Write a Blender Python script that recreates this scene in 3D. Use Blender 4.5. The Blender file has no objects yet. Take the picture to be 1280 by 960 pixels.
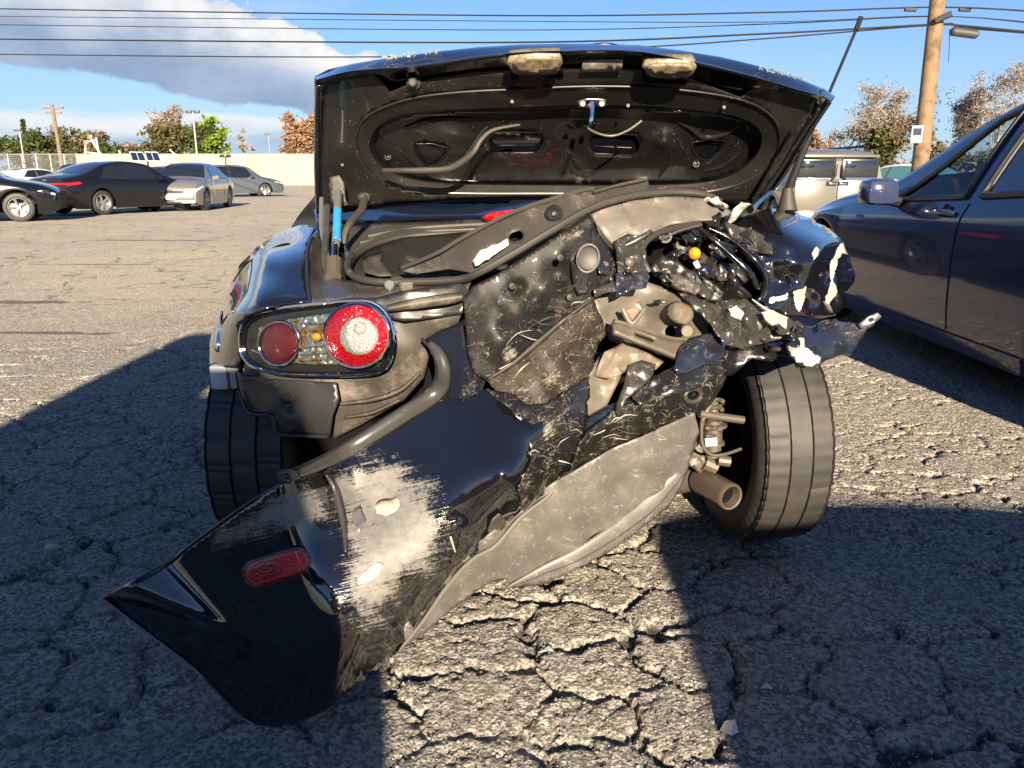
import bpy, bmesh, math, random
import numpy as np
from mathutils import Vector, Matrix
from mathutils.geometry import delaunay_2d_cdt
random.seed(7)
rng = np.random.default_rng(7)
sc = bpy.context.scene
col = sc.collection
R = math.radians

# ------------------------------------------------------------------ camera
CAM_H = 1.03
FPX = 962.0
PITCH = math.atan(260 / 962)
cam_d = bpy.data.cameras.new('camera')
cam = bpy.data.objects.new('camera', cam_d)
col.objects.link(cam)
cam.location = (0, 0, CAM_H)
cam.rotation_euler = (math.pi / 2 - PITCH, 0, 0)
cam_d.sensor_width = 36
cam_d.lens = 36 * FPX / 1280
cam_d.clip_start = 0.05
cam_d.clip_end = 5000
sc.camera = cam

# ------------------------------------------------------------------ sun, sky, exposure
SUN_EL, SUN_AZ = R(18), R(7)          # behind the camera, a little to the right
S = Vector((math.sin(SUN_AZ) * math.cos(SUN_EL), -math.cos(SUN_AZ) * math.cos(SUN_EL), math.sin(SUN_EL)))
sun_d = bpy.data.lights.new('sun', 'SUN')
sun_d.energy = 5.0
sun_d.angle = R(0.5)
sun_d.color = (1.0, 0.83, 0.61)
sun = bpy.data.objects.new('sun', sun_d)
col.objects.link(sun)
sun.rotation_euler = S.to_track_quat('Z', 'Y').to_euler()
sun.location = (3, -10, 8)

sc.view_settings.view_transform = 'Standard'
sc.view_settings.look = 'None'
sc.view_settings.exposure = 1.9
sc.view_settings.gamma = 1
sc.view_settings.use_curve_mapping = False

world = bpy.data.worlds.new('World')
sc.world = world
world.use_nodes = True
wt = world.node_tree
for n in list(wt.nodes):
    wt.nodes.remove(n)


class NT:
    """small helper for building node trees"""
    def __init__(self, tree):
        self.t = tree
        self.n = tree.nodes
        self.l = tree.links

    def put(self, v, sock):
        if isinstance(v, bpy.types.NodeSocket):
            self.l.new(v, sock)
        elif v is not None:
            if isinstance(v, (tuple, list)) and len(v) == 3 and sock.type == 'RGBA':
                v = (*v, 1)
            sock.default_value = v

    def math(self, op, a, b=None, c=None, clamp=False):
        m = self.n.new('ShaderNodeMath')
        m.operation = op
        m.use_clamp = clamp
        for i, x in enumerate((a, b, c)):
            if x is not None:
                self.put(x, m.inputs[i])
        return m.outputs[0]

    def smooth(self, x, lo, hi):
        m = self.n.new('ShaderNodeMapRange')
        m.interpolation_type = 'SMOOTHSTEP'
        self.put(x, m.inputs[0])
        self.put(lo, m.inputs[1])
        self.put(hi, m.inputs[2])
        return m.outputs[0]

    def mixc(self, f, a, b, mode='MIX'):
        m = self.n.new('ShaderNodeMix')
        m.data_type = 'RGBA'
        m.blend_type = mode
        self.put(f, m.inputs[0])
        self.put(a, m.inputs[6])
        self.put(b, m.inputs[7])
        return m.outputs[2]

    def mixf(self, f, a, b):
        m = self.n.new('ShaderNodeMix')
        m.data_type = 'FLOAT'
        self.put(f, m.inputs[0])
        self.put(a, m.inputs[2])
        self.put(b, m.inputs[3])
        return m.outputs[0]

    def noise(self, vec, scale, detail=4, rough=0.55, dist=0.0):
        m = self.n.new('ShaderNodeTexNoise')
        if vec is not None:
            self.l.new(vec, m.inputs['Vector'])
        m.inputs['Scale'].default_value = scale
        m.inputs['Detail'].default_value = detail
        m.inputs['Roughness'].default_value = rough
        m.inputs['Distortion'].default_value = dist
        return m.outputs[0]

    def voronoi(self, vec, scale, feature='F1', out='Distance'):
        m = self.n.new('ShaderNodeTexVoronoi')
        m.feature = feature
        if vec is not None:
            self.l.new(vec, m.inputs['Vector'])
        m.inputs['Scale'].default_value = scale
        return m.outputs[out]

    def mapping(self, vec, scale=(1, 1, 1), rot=(0, 0, 0), loc=(0, 0, 0)):
        if rot != (0, 0, 0):                    # turn first, then stretch
            m0 = self.n.new('ShaderNodeMapping')
            self.l.new(vec, m0.inputs[0])
            m0.inputs['Rotation'].default_value = rot
            vec = m0.outputs[0]
        m = self.n.new('ShaderNodeMapping')
        self.l.new(vec, m.inputs[0])
        m.inputs['Scale'].default_value = scale
        m.inputs['Location'].default_value = loc
        return m.outputs[0]

    def coord(self, which):
        return self.n.new('ShaderNodeTexCoord').outputs[which]

    def bump(self, h, strength, dist=0.01, normal=None):
        m = self.n.new('ShaderNodeBump')
        m.inputs['Strength'].default_value = strength
        m.inputs['Distance'].default_value = dist
        self.l.new(h, m.inputs['Height'])
        if normal is not None:
            self.l.new(normal, m.inputs['Normal'])
        return m.outputs[0]


W = NT(wt)
sky = wt.nodes.new('ShaderNodeTexSky')
sky.sky_type = 'NISHITA'
sky.sun_disc = False
sky.sun_elevation = SUN_EL
sky.sun_rotation = math.pi - SUN_AZ
sky.air_density = 1.0
sky.dust_density = 0.25
sky.ozone_density = 3.5
vec = W.coord('Generated')
sep = wt.nodes.new('ShaderNodeSeparateXYZ')
wt.links.new(vec, sep.inputs[0])
az = W.math('ARCTAN2', sep.outputs[0], sep.outputs[1])
el = W.math('ARCSINE', sep.outputs[2])
cmb = wt.nodes.new('ShaderNodeCombineXYZ')
wt.links.new(az, cmb.inputs[0])
wt.links.new(W.math('MULTIPLY', el, 1.6), cmb.inputs[1])
dirv = cmb.outputs[0]
n1 = W.noise(dirv, 9, 9, 0.6)
n2 = W.noise(W.mapping(dirv, loc=(0.012, 0.03, 0)), 9, 9, 0.6)
# cumulus bank on the left: above a falling base line, below a falling right flank
f1 = W.math('SUBTRACT', el, W.math('MULTIPLY_ADD', W.math('ADD', az, 0.554), -0.150, 0.116))
f2 = W.math('MULTIPLY', W.math('ADD', W.math('MULTIPLY', W.math('ADD', az, 0.150), -1.0),
                               W.math('MULTIPLY', W.math('SUBTRACT', el, 0.133), -3.2)), 0.30)
puff = W.math('ADD', W.math('MULTIPLY', W.math('SUBTRACT', n1, 0.5), 0.13), W.math('MULTIPLY', W.math('SUBTRACT', W.noise(dirv, 30, 6, 0.6), 0.5), 0.03))
dd = W.math('ADD', W.math('MINIMUM', W.math('ADD', f1, W.math('MULTIPLY', puff, 0.35)), W.math('ADD', f2, puff)), 0.004)
m1 = W.math('MULTIPLY', W.smooth(dd, 0.0, 0.007), W.smooth(az, -1.15, -0.85))
# sunlit tops along the flank, grey-blue body and base
flank = W.smooth(W.math('ADD', f2, W.math('MULTIPLY', W.math('SUBTRACT', n2, 0.5), 0.10)), 0.085, 0.008)
high = W.smooth(W.math('ADD', el, W.math('MULTIPLY', W.math('SUBTRACT', n2, 0.5), 0.12)), 0.13, 0.20)
lit = W.math('MULTIPLY', W.math('MAXIMUM', flank, high), W.smooth(W.math('ADD', f1, W.math('MULTIPLY', W.math('SUBTRACT', n1, 0.5), 0.05)), 0.0, 0.045))
lit = W.math('MULTIPLY', lit, W.mixf(0.35, 1.0, W.smooth(W.math('SUBTRACT', n1, n2), -0.10, 0.12)), clamp=True)
c1 = W.mixc(lit, W.mixc(W.smooth(n1, .35, .65), (2.7, 3.7, 5.5), (3.7, 4.7, 6.4)), (9.0, 8.9, 8.8))
# layer cloud low over the horizon at left: white upper edge over a blue-grey body
leftw = W.math('MULTIPLY', W.smooth(az, -0.02, -0.22), W.smooth(az, -1.6, -1.0))
nb = W.noise(W.mapping(dirv, scale=(2.2, 9, 1)), 2.4, 7, 0.6)
edge = W.math('SUBTRACT', 0.068, W.math('ADD', el, W.math('MULTIPLY', W.math('SUBTRACT', nb, 0.5), 0.055)))
m2 = W.math('MULTIPLY', W.math('MULTIPLY', W.smooth(edge, -0.004, 0.008), leftw), W.mixf(W.smooth(el, 0.0, 0.03), 0.55, 0.9))
c2 = W.mixc(W.smooth(edge, 0.004, 0.032), (8.2, 8.3, 8.5), W.mixc(W.smooth(nb, .4, .62), (3.6, 5.0, 7.0), (5.0, 6.2, 7.7)))
nw = W.noise(W.mapping(dirv, scale=(1, 3, 1), loc=(3, 0, 0)), 2.6, 8, 0.6)
m3 = W.math('MULTIPLY', W.smooth(nw, 0.56, 0.76), W.mixf(leftw, 0.05, 0.5))
haze = W.smooth(el, 0.22, 0.0)
base = W.mixc(W.math('MULTIPLY', haze, 0.6), W.mixc(1.0, sky.outputs[0], (0.96, 1.10, 1.42), 'MULTIPLY'), (4.5, 6.0, 7.4))
c = W.mixc(m3, base, (6.2, 6.9, 7.8))
c = W.mixc(m2, c, c2)
c = W.mixc(m1, c, c1)
bg = wt.nodes.new('ShaderNodeBackground')
bg.inputs[1].default_value = 0.030
wt.links.new(c, bg.inputs[0])
wo = wt.nodes.new('ShaderNodeOutputWorld')
wt.links.new(bg.outputs[0], wo.inputs[0])

# ------------------------------------------------------------------ helpers
cp, sp_ = math.cos(PITCH), math.sin(PITCH)


def P(u, v, Y):
    """point at depth Y (m) on the sight line used when measuring the photograph"""
    a, b = u - 640, 480 - v
    dy, dz = cp * FPX + sp_ * b, -sp_ * FPX + cp * b
    t = Y / dy
    return Vector((t * a, Y, CAM_H + t * dz))


def Pn(u, v, Y):
    a, b = u - 640, 480 - v
    dy, dz = cp * FPX + sp_ * b, -sp_ * FPX + cp * b
    t = Y / dy
    return np.stack([t * a, Y, CAM_H + t * dz], -1)


def G(u, v, z=0.0):
    a, b = u - 640, 480 - v
    dy, dz = cp * FPX + sp_ * b, -sp_ * FPX + cp * b
    t = (z - CAM_H) / dz
    return Vector((t * a, t * dy, z))


def _hash(ix, iy, seed):
    h = (ix.astype(np.int64) * 374761393 + iy.astype(np.int64) * 668265263 + seed * 974711) & 0x7fffffff
    h = ((h ^ (h >> 13)) * 1274126177) & 0x7fffffff
    return ((h ^ (h >> 16)) & 0xffff) / 65535.0


def vnoise(x, y, seed=0):
    ix, iy = np.floor(x), np.floor(y)
    fx, fy = x - ix, y - iy
    fx, fy = fx * fx * fx * (fx * (fx * 6 - 15) + 10), fy * fy * fy * (fy * (fy * 6 - 15) + 10)
    a, b = _hash(ix, iy, seed), _hash(ix + 1, iy, seed)
    c_, d = _hash(ix, iy + 1, seed), _hash(ix + 1, iy + 1, seed)
    return (a * (1 - fx) + b * fx) * (1 - fy) + (c_ * (1 - fx) + d * fx) * fy


def fbm(x, y, seed=0, oct=4, gain=0.5):
    s, a, t = 0, 1.0, 0
    for i in range(oct):
        s = s + a * (vnoise(x * 2 ** i, y * 2 ** i, seed + i * 17) - 0.5)
        t += a
        a *= gain
    return s / t * 2


def vor(x, y, seed, jit=0.9):
    """(F1, F2, id) of a jittered grid"""
    ix, iy = np.floor(x), np.floor(y)
    f1 = np.full(x.shape, 9.0)
    f2 = np.full(x.shape, 9.0)
    idd = np.zeros(x.shape)
    for dx in (-1, 0, 1):
        for dy in (-1, 0, 1):
            cx, cy = ix + dx, iy + dy
            px = cx + 0.5 + (_hash(cx, cy, seed) - 0.5) * jit
            py = cy + 0.5 + (_hash(cx, cy, seed + 91) - 0.5) * jit
            d = np.hypot(x - px, y - py)
            cid = _hash(cx, cy, seed + 5)
            closer = d < f1
            f2 = np.where(closer, f1, np.minimum(f2, d))
            idd = np.where(closer, cid, idd)
            f1 = np.where(closer, d, f1)
    return f1, f2, idd


def tag(o, label=None, cat=None, group=None, kind=None):
    if label:
        o['label'] = label
    if cat:
        o['category'] = cat
    if group:
        o['group'] = group
    if kind:
        o['kind'] = kind
    return o


def empty(name, loc=(0, 0, 0), rz=0.0, label=None, cat=None, group=None):
    o = bpy.data.objects.new(name, None)
    col.objects.link(o)
    o.location = loc
    o.rotation_euler = (0, 0, rz)
    o.empty_display_size = 0.1
    return tag(o, label, cat, group)


def base_of(parent):
    """world offset of the thing a part belongs to (parts of world-measured things)"""
    p = parent
    while p is not None and p.parent is not None:
        p = p.parent
    return Vector(p.location) if p is not None else Vector((0, 0, 0))


def mesh_obj(name, verts, faces, mat, parent=None, smooth=True, uv=None, world=False, thick=0.0, angle=None, attr=None):
    """link one mesh object; world=True: verts are world points, moved into the thing's frame"""
    verts = np.asarray(verts, dtype=float).reshape(-1, 3)
    if world and parent is not None:
        verts = verts - np.array(base_of(parent))
    me = bpy.data.meshes.new(name)
    me.from_pydata(verts.tolist(), [], [list(f) for f in faces])
    if mat is not None:
        for m in (mat if isinstance(mat, (list, tuple)) else [mat]):
            me.materials.append(m)
    if smooth:
        me.polygons.foreach_set('use_smooth', [True] * len(me.polygons))
    if uv is not None:
        lay = me.uv_layers.new(name='UVMap')
        li = np.empty(len(me.loops), dtype=np.int32)
        me.loops.foreach_get('vertex_index', li)
        lay.data.foreach_set('uv', np.asarray(uv)[li].astype(np.float32).ravel())
    if attr:
        for k, a in attr.items():
            at = me.attributes.new(k, 'FLOAT', 'POINT')
            at.data.foreach_set('value', np.asarray(a, dtype=np.float32))
    me.update()
    o = bpy.data.objects.new(name, me)
    col.objects.link(o)
    if parent is not None:
        o.parent = parent
    if thick:
        md = o.modifiers.new('sheet', 'SOLIDIFY')
        md.thickness = thick
        md.offset = -1
        md.use_even_offset = False
    if angle is not None:
        try:
            me.set_sharp_from_angle(angle=R(angle))
        except Exception:
            pass
    return o


class MB:
    """collects simple shapes into one mesh"""
    def __init__(self):
        self.v, self.f = [], []

    def add(self, vs, fs):
        o = len(self.v)
        self.v += [tuple(p) for p in vs]
        self.f += [tuple(i + o for i in f) for f in fs]
        return self

    def box(self, x0, x1, y0, y1, z0, z1, bev=0.0):
        bm = bmesh.new()
        bmesh.ops.create_cube(bm, size=1)
        for p in bm.verts:
            p.co = Vector((x0 + (p.co.x + .5) * (x1 - x0), y0 + (p.co.y + .5) * (y1 - y0), z0 + (p.co.z + .5) * (z1 - z0)))
        if bev:
            bmesh.ops.bevel(bm, geom=list(bm.edges), offset=bev, segments=2, affect='EDGES', profile=0.5)
        bm.verts.index_update()
        self.add([p.co[:] for p in bm.verts], [[w.index for w in f.verts] for f in bm.faces])
        bm.free()
        return self

    def tube(self, pts, r, seg=8, closed=False, cap=True):
        pts = [Vector(p) for p in pts]
        n = len(pts)
        rs = list(r) if isinstance(r, (list, tuple)) else [r] * n
        vs, fs = [], []
        prev = None
        for i, p in enumerate(pts):
            a = pts[(i - 1) % n] if (closed or i > 0) else p
            b = pts[(i + 1) % n] if (closed or i < n - 1) else p
            t = (b - a)
            if t.length < 1e-9:
                t = Vector((0, 0, 1))
            t.normalize()
            if prev is None:
                ref = Vector((0, 0, 1)) if abs(t.z) < 0.9 else Vector((1, 0, 0))
                x = t.cross(ref).normalized()
            else:
                x = (prev - t * prev.dot(t))
                x = x.normalized() if x.length > 1e-6 else t.orthogonal().normalized()
            prev = x
            y = t.cross(x)
            for k in range(seg):
                an = 2 * math.pi * k / seg
                vs.append(p + (x * math.cos(an) + y * math.sin(an)) * rs[i])
        m = n if closed else n - 1
        for i in range(m):
            j = (i + 1) % n
            for k in range(seg):
                k2 = (k + 1) % seg
                fs.append((i * seg + k, i * seg + k2, j * seg + k2, j * seg + k))
        if cap and not closed:
            fs.append(tuple(range(seg))[::-1])
            fs.append(tuple((n - 1) * seg + k for k in range(seg)))
        return self.add(vs, fs)

    def lathe(self, prof, origin, axis, seg=24):
        """prof = [(along, radius)], revolved about axis through origin"""
        axis = Vector(axis).normalized()
        x = axis.orthogonal().normalized()
        y = axis.cross(x)
        o = Vector(origin)
        vs, fs = [], []
        for a, r in prof:
            for k in range(seg):
                an = 2 * math.pi * k / seg
                vs.append(o + axis * a + (x * math.cos(an) + y * math.sin(an)) * r)
        for i in range(len(prof) - 1):
            for k in range(seg):
                k2 = (k + 1) % seg
                fs.append((i * seg + k, i * seg + k2, (i + 1) * seg + k2, (i + 1) * seg + k))
        return self.add(vs, fs)

    def build(self, name, mat, parent=None, world=False, smooth=True, angle=35):
        return mesh_obj(name, self.v, self.f, mat, parent, smooth=smooth, world=world, angle=angle)


def spline(pts, n=8, closed=False):
    """Catmull-Rom through points of any dimension"""
    p = np.asarray(pts, dtype=float)
    N = len(p)
    out = []
    rngi = range(N) if closed else range(N - 1)
    for i in rngi:
        if closed:
            a, b, c_, d = p[(i - 1) % N], p[i], p[(i + 1) % N], p[(i + 2) % N]
        else:
            a, b, c_, d = p[max(i - 1, 0)], p[i], p[i + 1], p[min(i + 2, N - 1)]
        for k in range(n):
            t = k / n
            out.append(0.5 * (2 * b + (c_ - a) * t + (2 * a - 5 * b + 4 * c_ - d) * t * t + (3 * b - a - 3 * c_ + d) * t ** 3))
    if not closed:
        out.append(p[-1])
    return np.array(out)


def inside(poly, x, y):
    r = np.zeros(x.shape, bool)
    n = len(poly)
    for i in range(n):
        x1, y1 = poly[i]
        x2, y2 = poly[(i + 1) % n]
        if y1 == y2:
            continue
        cnd = ((y1 > y) != (y2 > y)) & (x < (x2 - x1) * (y - y1) / (y2 - y1) + x1)
        r ^= cnd
    return r


def edge_dist(poly, x, y, closed=True):
    d = np.full(x.shape, 1e9)
    n = len(poly)
    for i in range(n if closed else n - 1):
        a, b = np.array(poly[i]), np.array(poly[(i + 1) % n])
        ab = b - a
        L = max((ab ** 2).sum(), 1e-9)
        t = np.clip(((x - a[0]) * ab[0] + (y - a[1]) * ab[1]) / L, 0, 1)
        d = np.minimum(d, np.hypot(x - a[0] - t * ab[0], y - a[1] - t * ab[1]))
    return d


def rbf(ctrl):
    c_ = np.asarray(ctrl, float)
    xy, z = c_[:, :2] / 100, c_[:, 2]
    n = len(c_)
    if n < 4:
        A = np.c_[xy, np.ones(n)]
        w = np.linalg.lstsq(A, z, rcond=None)[0]
        return lambda u, v: np.asarray(u) / 100 * w[0] + np.asarray(v) / 100 * w[1] + w[2]

    def phi(r):
        return np.where(r > 1e-9, r * r * np.log(np.maximum(r, 1e-9)), 0)
    K = phi(np.hypot(xy[:, None, 0] - xy[None, :, 0], xy[:, None, 1] - xy[None, :, 1])) + np.eye(n) * 1e-3
    Q = np.c_[np.ones(n), xy]
    A = np.zeros((n + 3, n + 3))
    A[:n, :n] = K
    A[:n, n:] = Q
    A[n:, :n] = Q.T
    w = np.linalg.solve(A, np.r_[z, 0, 0, 0])

    def f(u, v):
        u = np.asarray(u, float) / 100
        v = np.asarray(v, float) / 100
        r = np.hypot(u[..., None] - xy[:, 0], v[..., None] - xy[:, 1])
        return phi(r) @ w[:n] + w[n] + w[n + 1] * u + w[n + 2] * v
    return f


_seed = [0]


def panel(name, outline, depth, mat, parent, sp=6, holes=(), crumple=None, thick=0.002, smooth_outline=0, jag=0.0,
          mask=None, dents=(), facet=None, label=None, flat=False):
    """sheet of metal or plastic: an outline with its own depth field, dents and crumples, and a real thickness.
    outline (u, v); depth: [(u, v, Y)] or a function; crumple (amount m, size px); facet (amount m, size px);
    dents: [(u, v, radius, dY)]; mask: [(polygon, softness px, value)] -> attribute 'scrape'"""
    _seed[0] += 1
    sd = _seed[0] * 31
    dfun = depth if callable(depth) else rbf(depth)

    def prep(ol, smo):
        ol = np.asarray(ol, float)
        if smo:
            ol = spline(ol, smo, closed=True)
        out = []
        n = len(ol)
        for i in range(n):
            a, b = ol[i], ol[(i + 1) % n]
            L = np.hypot(*(b - a))
            k = max(1, int(L / sp))
            for j in range(k):
                out.append(a + (b - a) * j / k)
        out = np.array(out)
        if jag:
            nx = fbm(out[:, 0] / 7, out[:, 1] / 7, sd, 2)
            ny = fbm(out[:, 0] / 7 + 40, out[:, 1] / 7, sd + 3, 2)
            out = out + np.c_[nx, ny] * jag
        return out
    ob = prep(outline, smooth_outline)
    hb = [prep(h, smooth_outline) for h in holes]
    lo, hi = ob.min(0), ob.max(0)
    gx, gy = np.meshgrid(np.arange(lo[0], hi[0], sp), np.arange(lo[1], hi[1], sp * 0.87))
    gx = gx + (np.arange(gx.shape[0]) % 2)[:, None] * sp * 0.5
    gx, gy = gx.ravel(), gy.ravel()
    gx = gx + rng.uniform(-.12, .12, gx.shape) * sp
    gy = gy + rng.uniform(-.12, .12, gy.shape) * sp
    ok = inside(ob, gx, gy) & (edge_dist(ob, gx, gy) > sp * 0.55)
    for h in hb:
        ok &= ~inside(h, gx, gy) & (edge_dist(h, gx, gy) > sp * 0.55)
    pts = [Vector(p) for p in ob]
    faces = [list(range(len(ob)))]
    for h in hb:
        o = len(pts)
        pts += [Vector(p) for p in h]
        faces.append(list(range(o, o + len(h))))
    pts += [Vector((x, y)) for x, y in zip(gx[ok], gy[ok])]
    r = delaunay_2d_cdt(pts, [], faces, 2 if holes else 1, 1e-4)
    uv = np.array([p[:] for p in r[0]])
    tri = [list(f) for f in r[2]]
    U, V = uv[:, 0], uv[:, 1]
    if holes:
        keep = []
        cen = np.array([uv[f].mean(0) for f in tri])
        k = np.ones(len(tri), bool)
        for h in hb:
            k &= ~inside(h, cen[:, 0], cen[:, 1])
        tri = [t for t, q in zip(tri, k) if q]
    Y = dfun(U, V)
    if crumple:
        n = fbm(U / crumple[1] * .7, V / crumple[1] * .7, sd, 2)
        fold = 0
        rs_ = random.Random(sd)
        for k in range(4):
            an = rs_.uniform(0, math.pi)
            lam = crumple[1] * rs_.uniform(.9, 2.4)
            wp = fbm(U / lam * .5 + k * 7, V / lam * .5, sd + k, 2) * .55
            q_ = (U * math.cos(an) + V * math.sin(an)) / lam + wp + rs_.random()
            tri_ = np.abs((q_ % 1.0) * 2 - 1)
            pres = np.clip(.5 + 1.6 * fbm(U / lam * .4 + 31, V / lam * .4 + k * 5, sd + 60 + k, 2), 0, 1)
            fold = fold + (tri_ - .5) * pres * rs_.choice((-1, 1))
        Y = Y + crumple[0] * (n * .45 + fold * .75)
    if facet:
        q = facet[1]
        wx, wy = U / q + .4 * fbm(U / q, V / q, sd + 1, 2), V / q + .4 * fbm(U / q + 8, V / q, sd + 2, 2)
        a, b, i_ = vor(wx, wy, sd + 11)
        Y = Y + facet[0] * (a * 1.2 + (i_ - .5) * .35 - .6)
    for (du, dv, dr, dY) in dents:
        Y = Y + dY * np.exp(-((U - du) ** 2 + (V - dv) ** 2) / (dr * dr))
    xyz = Pn(U, V, Y)
    # orient towards the camera
    ff = []
    for t in tri:
        a, b, c_ = uv[t[0]], uv[t[1]], uv[t[2]]
        cr = (b[0] - a[0]) * (c_[1] - a[1]) - (b[1] - a[1]) * (c_[0] - a[0])
        if abs(cr) < 1e-9:
            continue
        ff.append(t if cr < 0 else t[::-1])
    at = np.zeros(len(U))
    for poly, soft, val in (mask or ()):
        ins = inside(poly, U, V)
        ed = edge_dist(poly, U, V)
        m = np.where(ins, .5 + .5 * np.clip(ed / soft, 0, 1), .5 - .5 * np.clip(ed / soft, 0, 1)) * val
        at = np.maximum(at, m)
    o = mesh_obj(name, xyz, ff, mat, parent, smooth=not flat, uv=np.c_[U / 100, -V / 100], world=True, thick=thick,
                 attr={'scrape': at}, angle=(24 if (crumple or facet) else 50))
    if label:
        o['label'] = label
    return o


def ell(u, v, a, b=None, rot=0, n=28):
    b = b or a
    c_, s = math.cos(R(rot)), math.sin(R(rot))
    return [(u + a * math.cos(t) * c_ - b * math.sin(t) * s, v + a * math.cos(t) * s + b * math.sin(t) * c_)
            for t in [2 * math.pi * i / n for i in range(n)]]


def pill(u, v, a, b, rot=0, n=24):
    """rounded bar, half length a, half height b"""
    c_, s = math.cos(R(rot)), math.sin(R(rot))
    out = []
    for i in range(n):
        t = 2 * math.pi * i / n
        x = b * math.cos(t) + (a - b if math.cos(t) >= 0 else -(a - b))
        y = b * math.sin(t)
        out.append((u + x * c_ - y * s, v + x * s + y * c_))
    return out


def ptube(name, pts, r, mat, parent, seg=8, n=6, closed=False, label=None):
    q = spline(pts, n, closed) if len(pts) > 2 else np.array(pts, float)
    rr = r
    if isinstance(r, (list, tuple)):
        rr = list(np.interp(np.linspace(0, 1, len(q)), np.linspace(0, 1, len(r)), r))
    o = MB().tube([P(*p) for p in q], rr, seg, closed).build(name, mat, parent, world=True)
    if label:
        o['label'] = label
    return o


def strip(name, path, width, mat, parent, thick=0.002, bow=0.0, label=None, n=6):
    """bent strip along (u, v, Y) with a width in px across it and a bow in m"""
    q = spline(path, n)
    d = np.gradient(q[:, :2], axis=0)
    L = np.hypot(d[:, 0], d[:, 1])[:, None]
    nr = np.c_[-d[:, 1], d[:, 0]] / np.maximum(L, 1e-6)
    w = np.interp(np.linspace(0, 1, len(q)), np.linspace(0, 1, len(width)), width) if isinstance(width, (list, tuple)) else np.full(len(q), width)
    vs, fs, uvs = [], [], []
    K = 7
    for i in range(len(q)):
        for k in range(K):
            t = k / (K - 1) - .5
            uu, vv = q[i, :2] + nr[i] * w[i] * t
            vs.append(P(uu, vv, q[i, 2] - bow * (1 - 4 * t * t)))
            uvs.append((uu / 100, -vv / 100))
    for i in range(len(q) - 1):
        for k in range(K - 1):
            fs.append((i * K + k, (i + 1) * K + k, (i + 1) * K + k + 1, i * K + k + 1))
    # face the camera
    a, b, c_ = [np.array(uvs[j]) for j in fs[0][:3]]
    if (b - a)[0] * (c_ - a)[1] - (b - a)[1] * (c_ - a)[0] < 0:
        fs = [f[::-1] for f in fs]
    o = mesh_obj(name, vs, fs, mat, parent, uv=uvs, world=True, thick=thick, attr={'scrape': np.zeros(len(vs))})
    if label:
        o['label'] = label
    return o


# ------------------------------------------------------------------ materials
def new_mat(name):
    m = bpy.data.materials.new(name)
    m.use_nodes = True
    n = NT(m.node_tree)
    b = m.node_tree.nodes['Principled BSDF']
    return m, n, b


def mk(name, color, rough=0.5, metal=0.0, coat=0.0, color2=None, nscale=8, nlo=0.4, nhi=0.65, bump=None, rough2=None, spec=0.5,
       dust=None, coord='Object', trans=0.0, specks=None):
    """principled material; color2 mixed in by noise; dust=(colour, amount 0..1, scale)"""
    m, n, b = new_mat(name)
    vec = n.coord(coord)
    cc, rr = color, rough
    if color2 is not None:
        f = n.smooth(n.noise(vec, nscale, 6, 0.6), nlo, nhi)
        cc = n.mixc(f, color, color2)
        if rough2 is not None:
            rr = n.mixf(f, rough, rough2)
    ct = coat
    if dust:
        _g = sum(dust[0]) / 3
        dust = (tuple((x * .6 + _g * .4) * .64 for x in dust[0]), dust[1] * .72, dust[2])
        dn = n.noise(vec, dust[2], 8, 0.68)
        fine = n.noise(vec, dust[2] * 22, 3, 0.6)
        fac = n.smooth(n.math('ADD', dn, n.math('MULTIPLY', n.math('SUBTRACT', fine, .5), .35)), .72 - dust[1] * .55, 1.02 - dust[1] * .5)
        cc = n.mixc(fac, cc, dust[0])
        rr = n.mixf(fac, rr, 0.85)
        if coat:
            ct = n.mixf(fac, coat, 0.0)
    if specks:
        vd = n.voronoi(vec, specks)
        vr = n.noise(vec, specks * .13, 3, .7)
        sf = n.math('MULTIPLY', n.smooth(vd, .16, .08), n.smooth(vr, .50, .62))
        cc = n.mixc(sf, cc, (.30, .26, .20))
        rr = n.mixf(sf, rr, .8)
    n.put(cc, b.inputs['Base Color'])
    n.put(rr, b.inputs['Roughness'])
    n.put(ct, b.inputs['Coat Weight'])
    b.inputs['Coat Roughness'].default_value = 0.03
    b.inputs['Coat IOR'].default_value = 1.7
    b.inputs['Metallic'].default_value = metal
    b.inputs['Specular IOR Level'].default_value = spec
    b.inputs['Transmission Weight'].default_value = trans
    if bump:
        hgt = n.noise(vec, bump[0], 5, 0.6)
        n.l.new(n.bump(hgt, bump[1], bump[2] if len(bump) > 2 else 0.01), b.inputs['Normal'])
    return m


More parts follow.
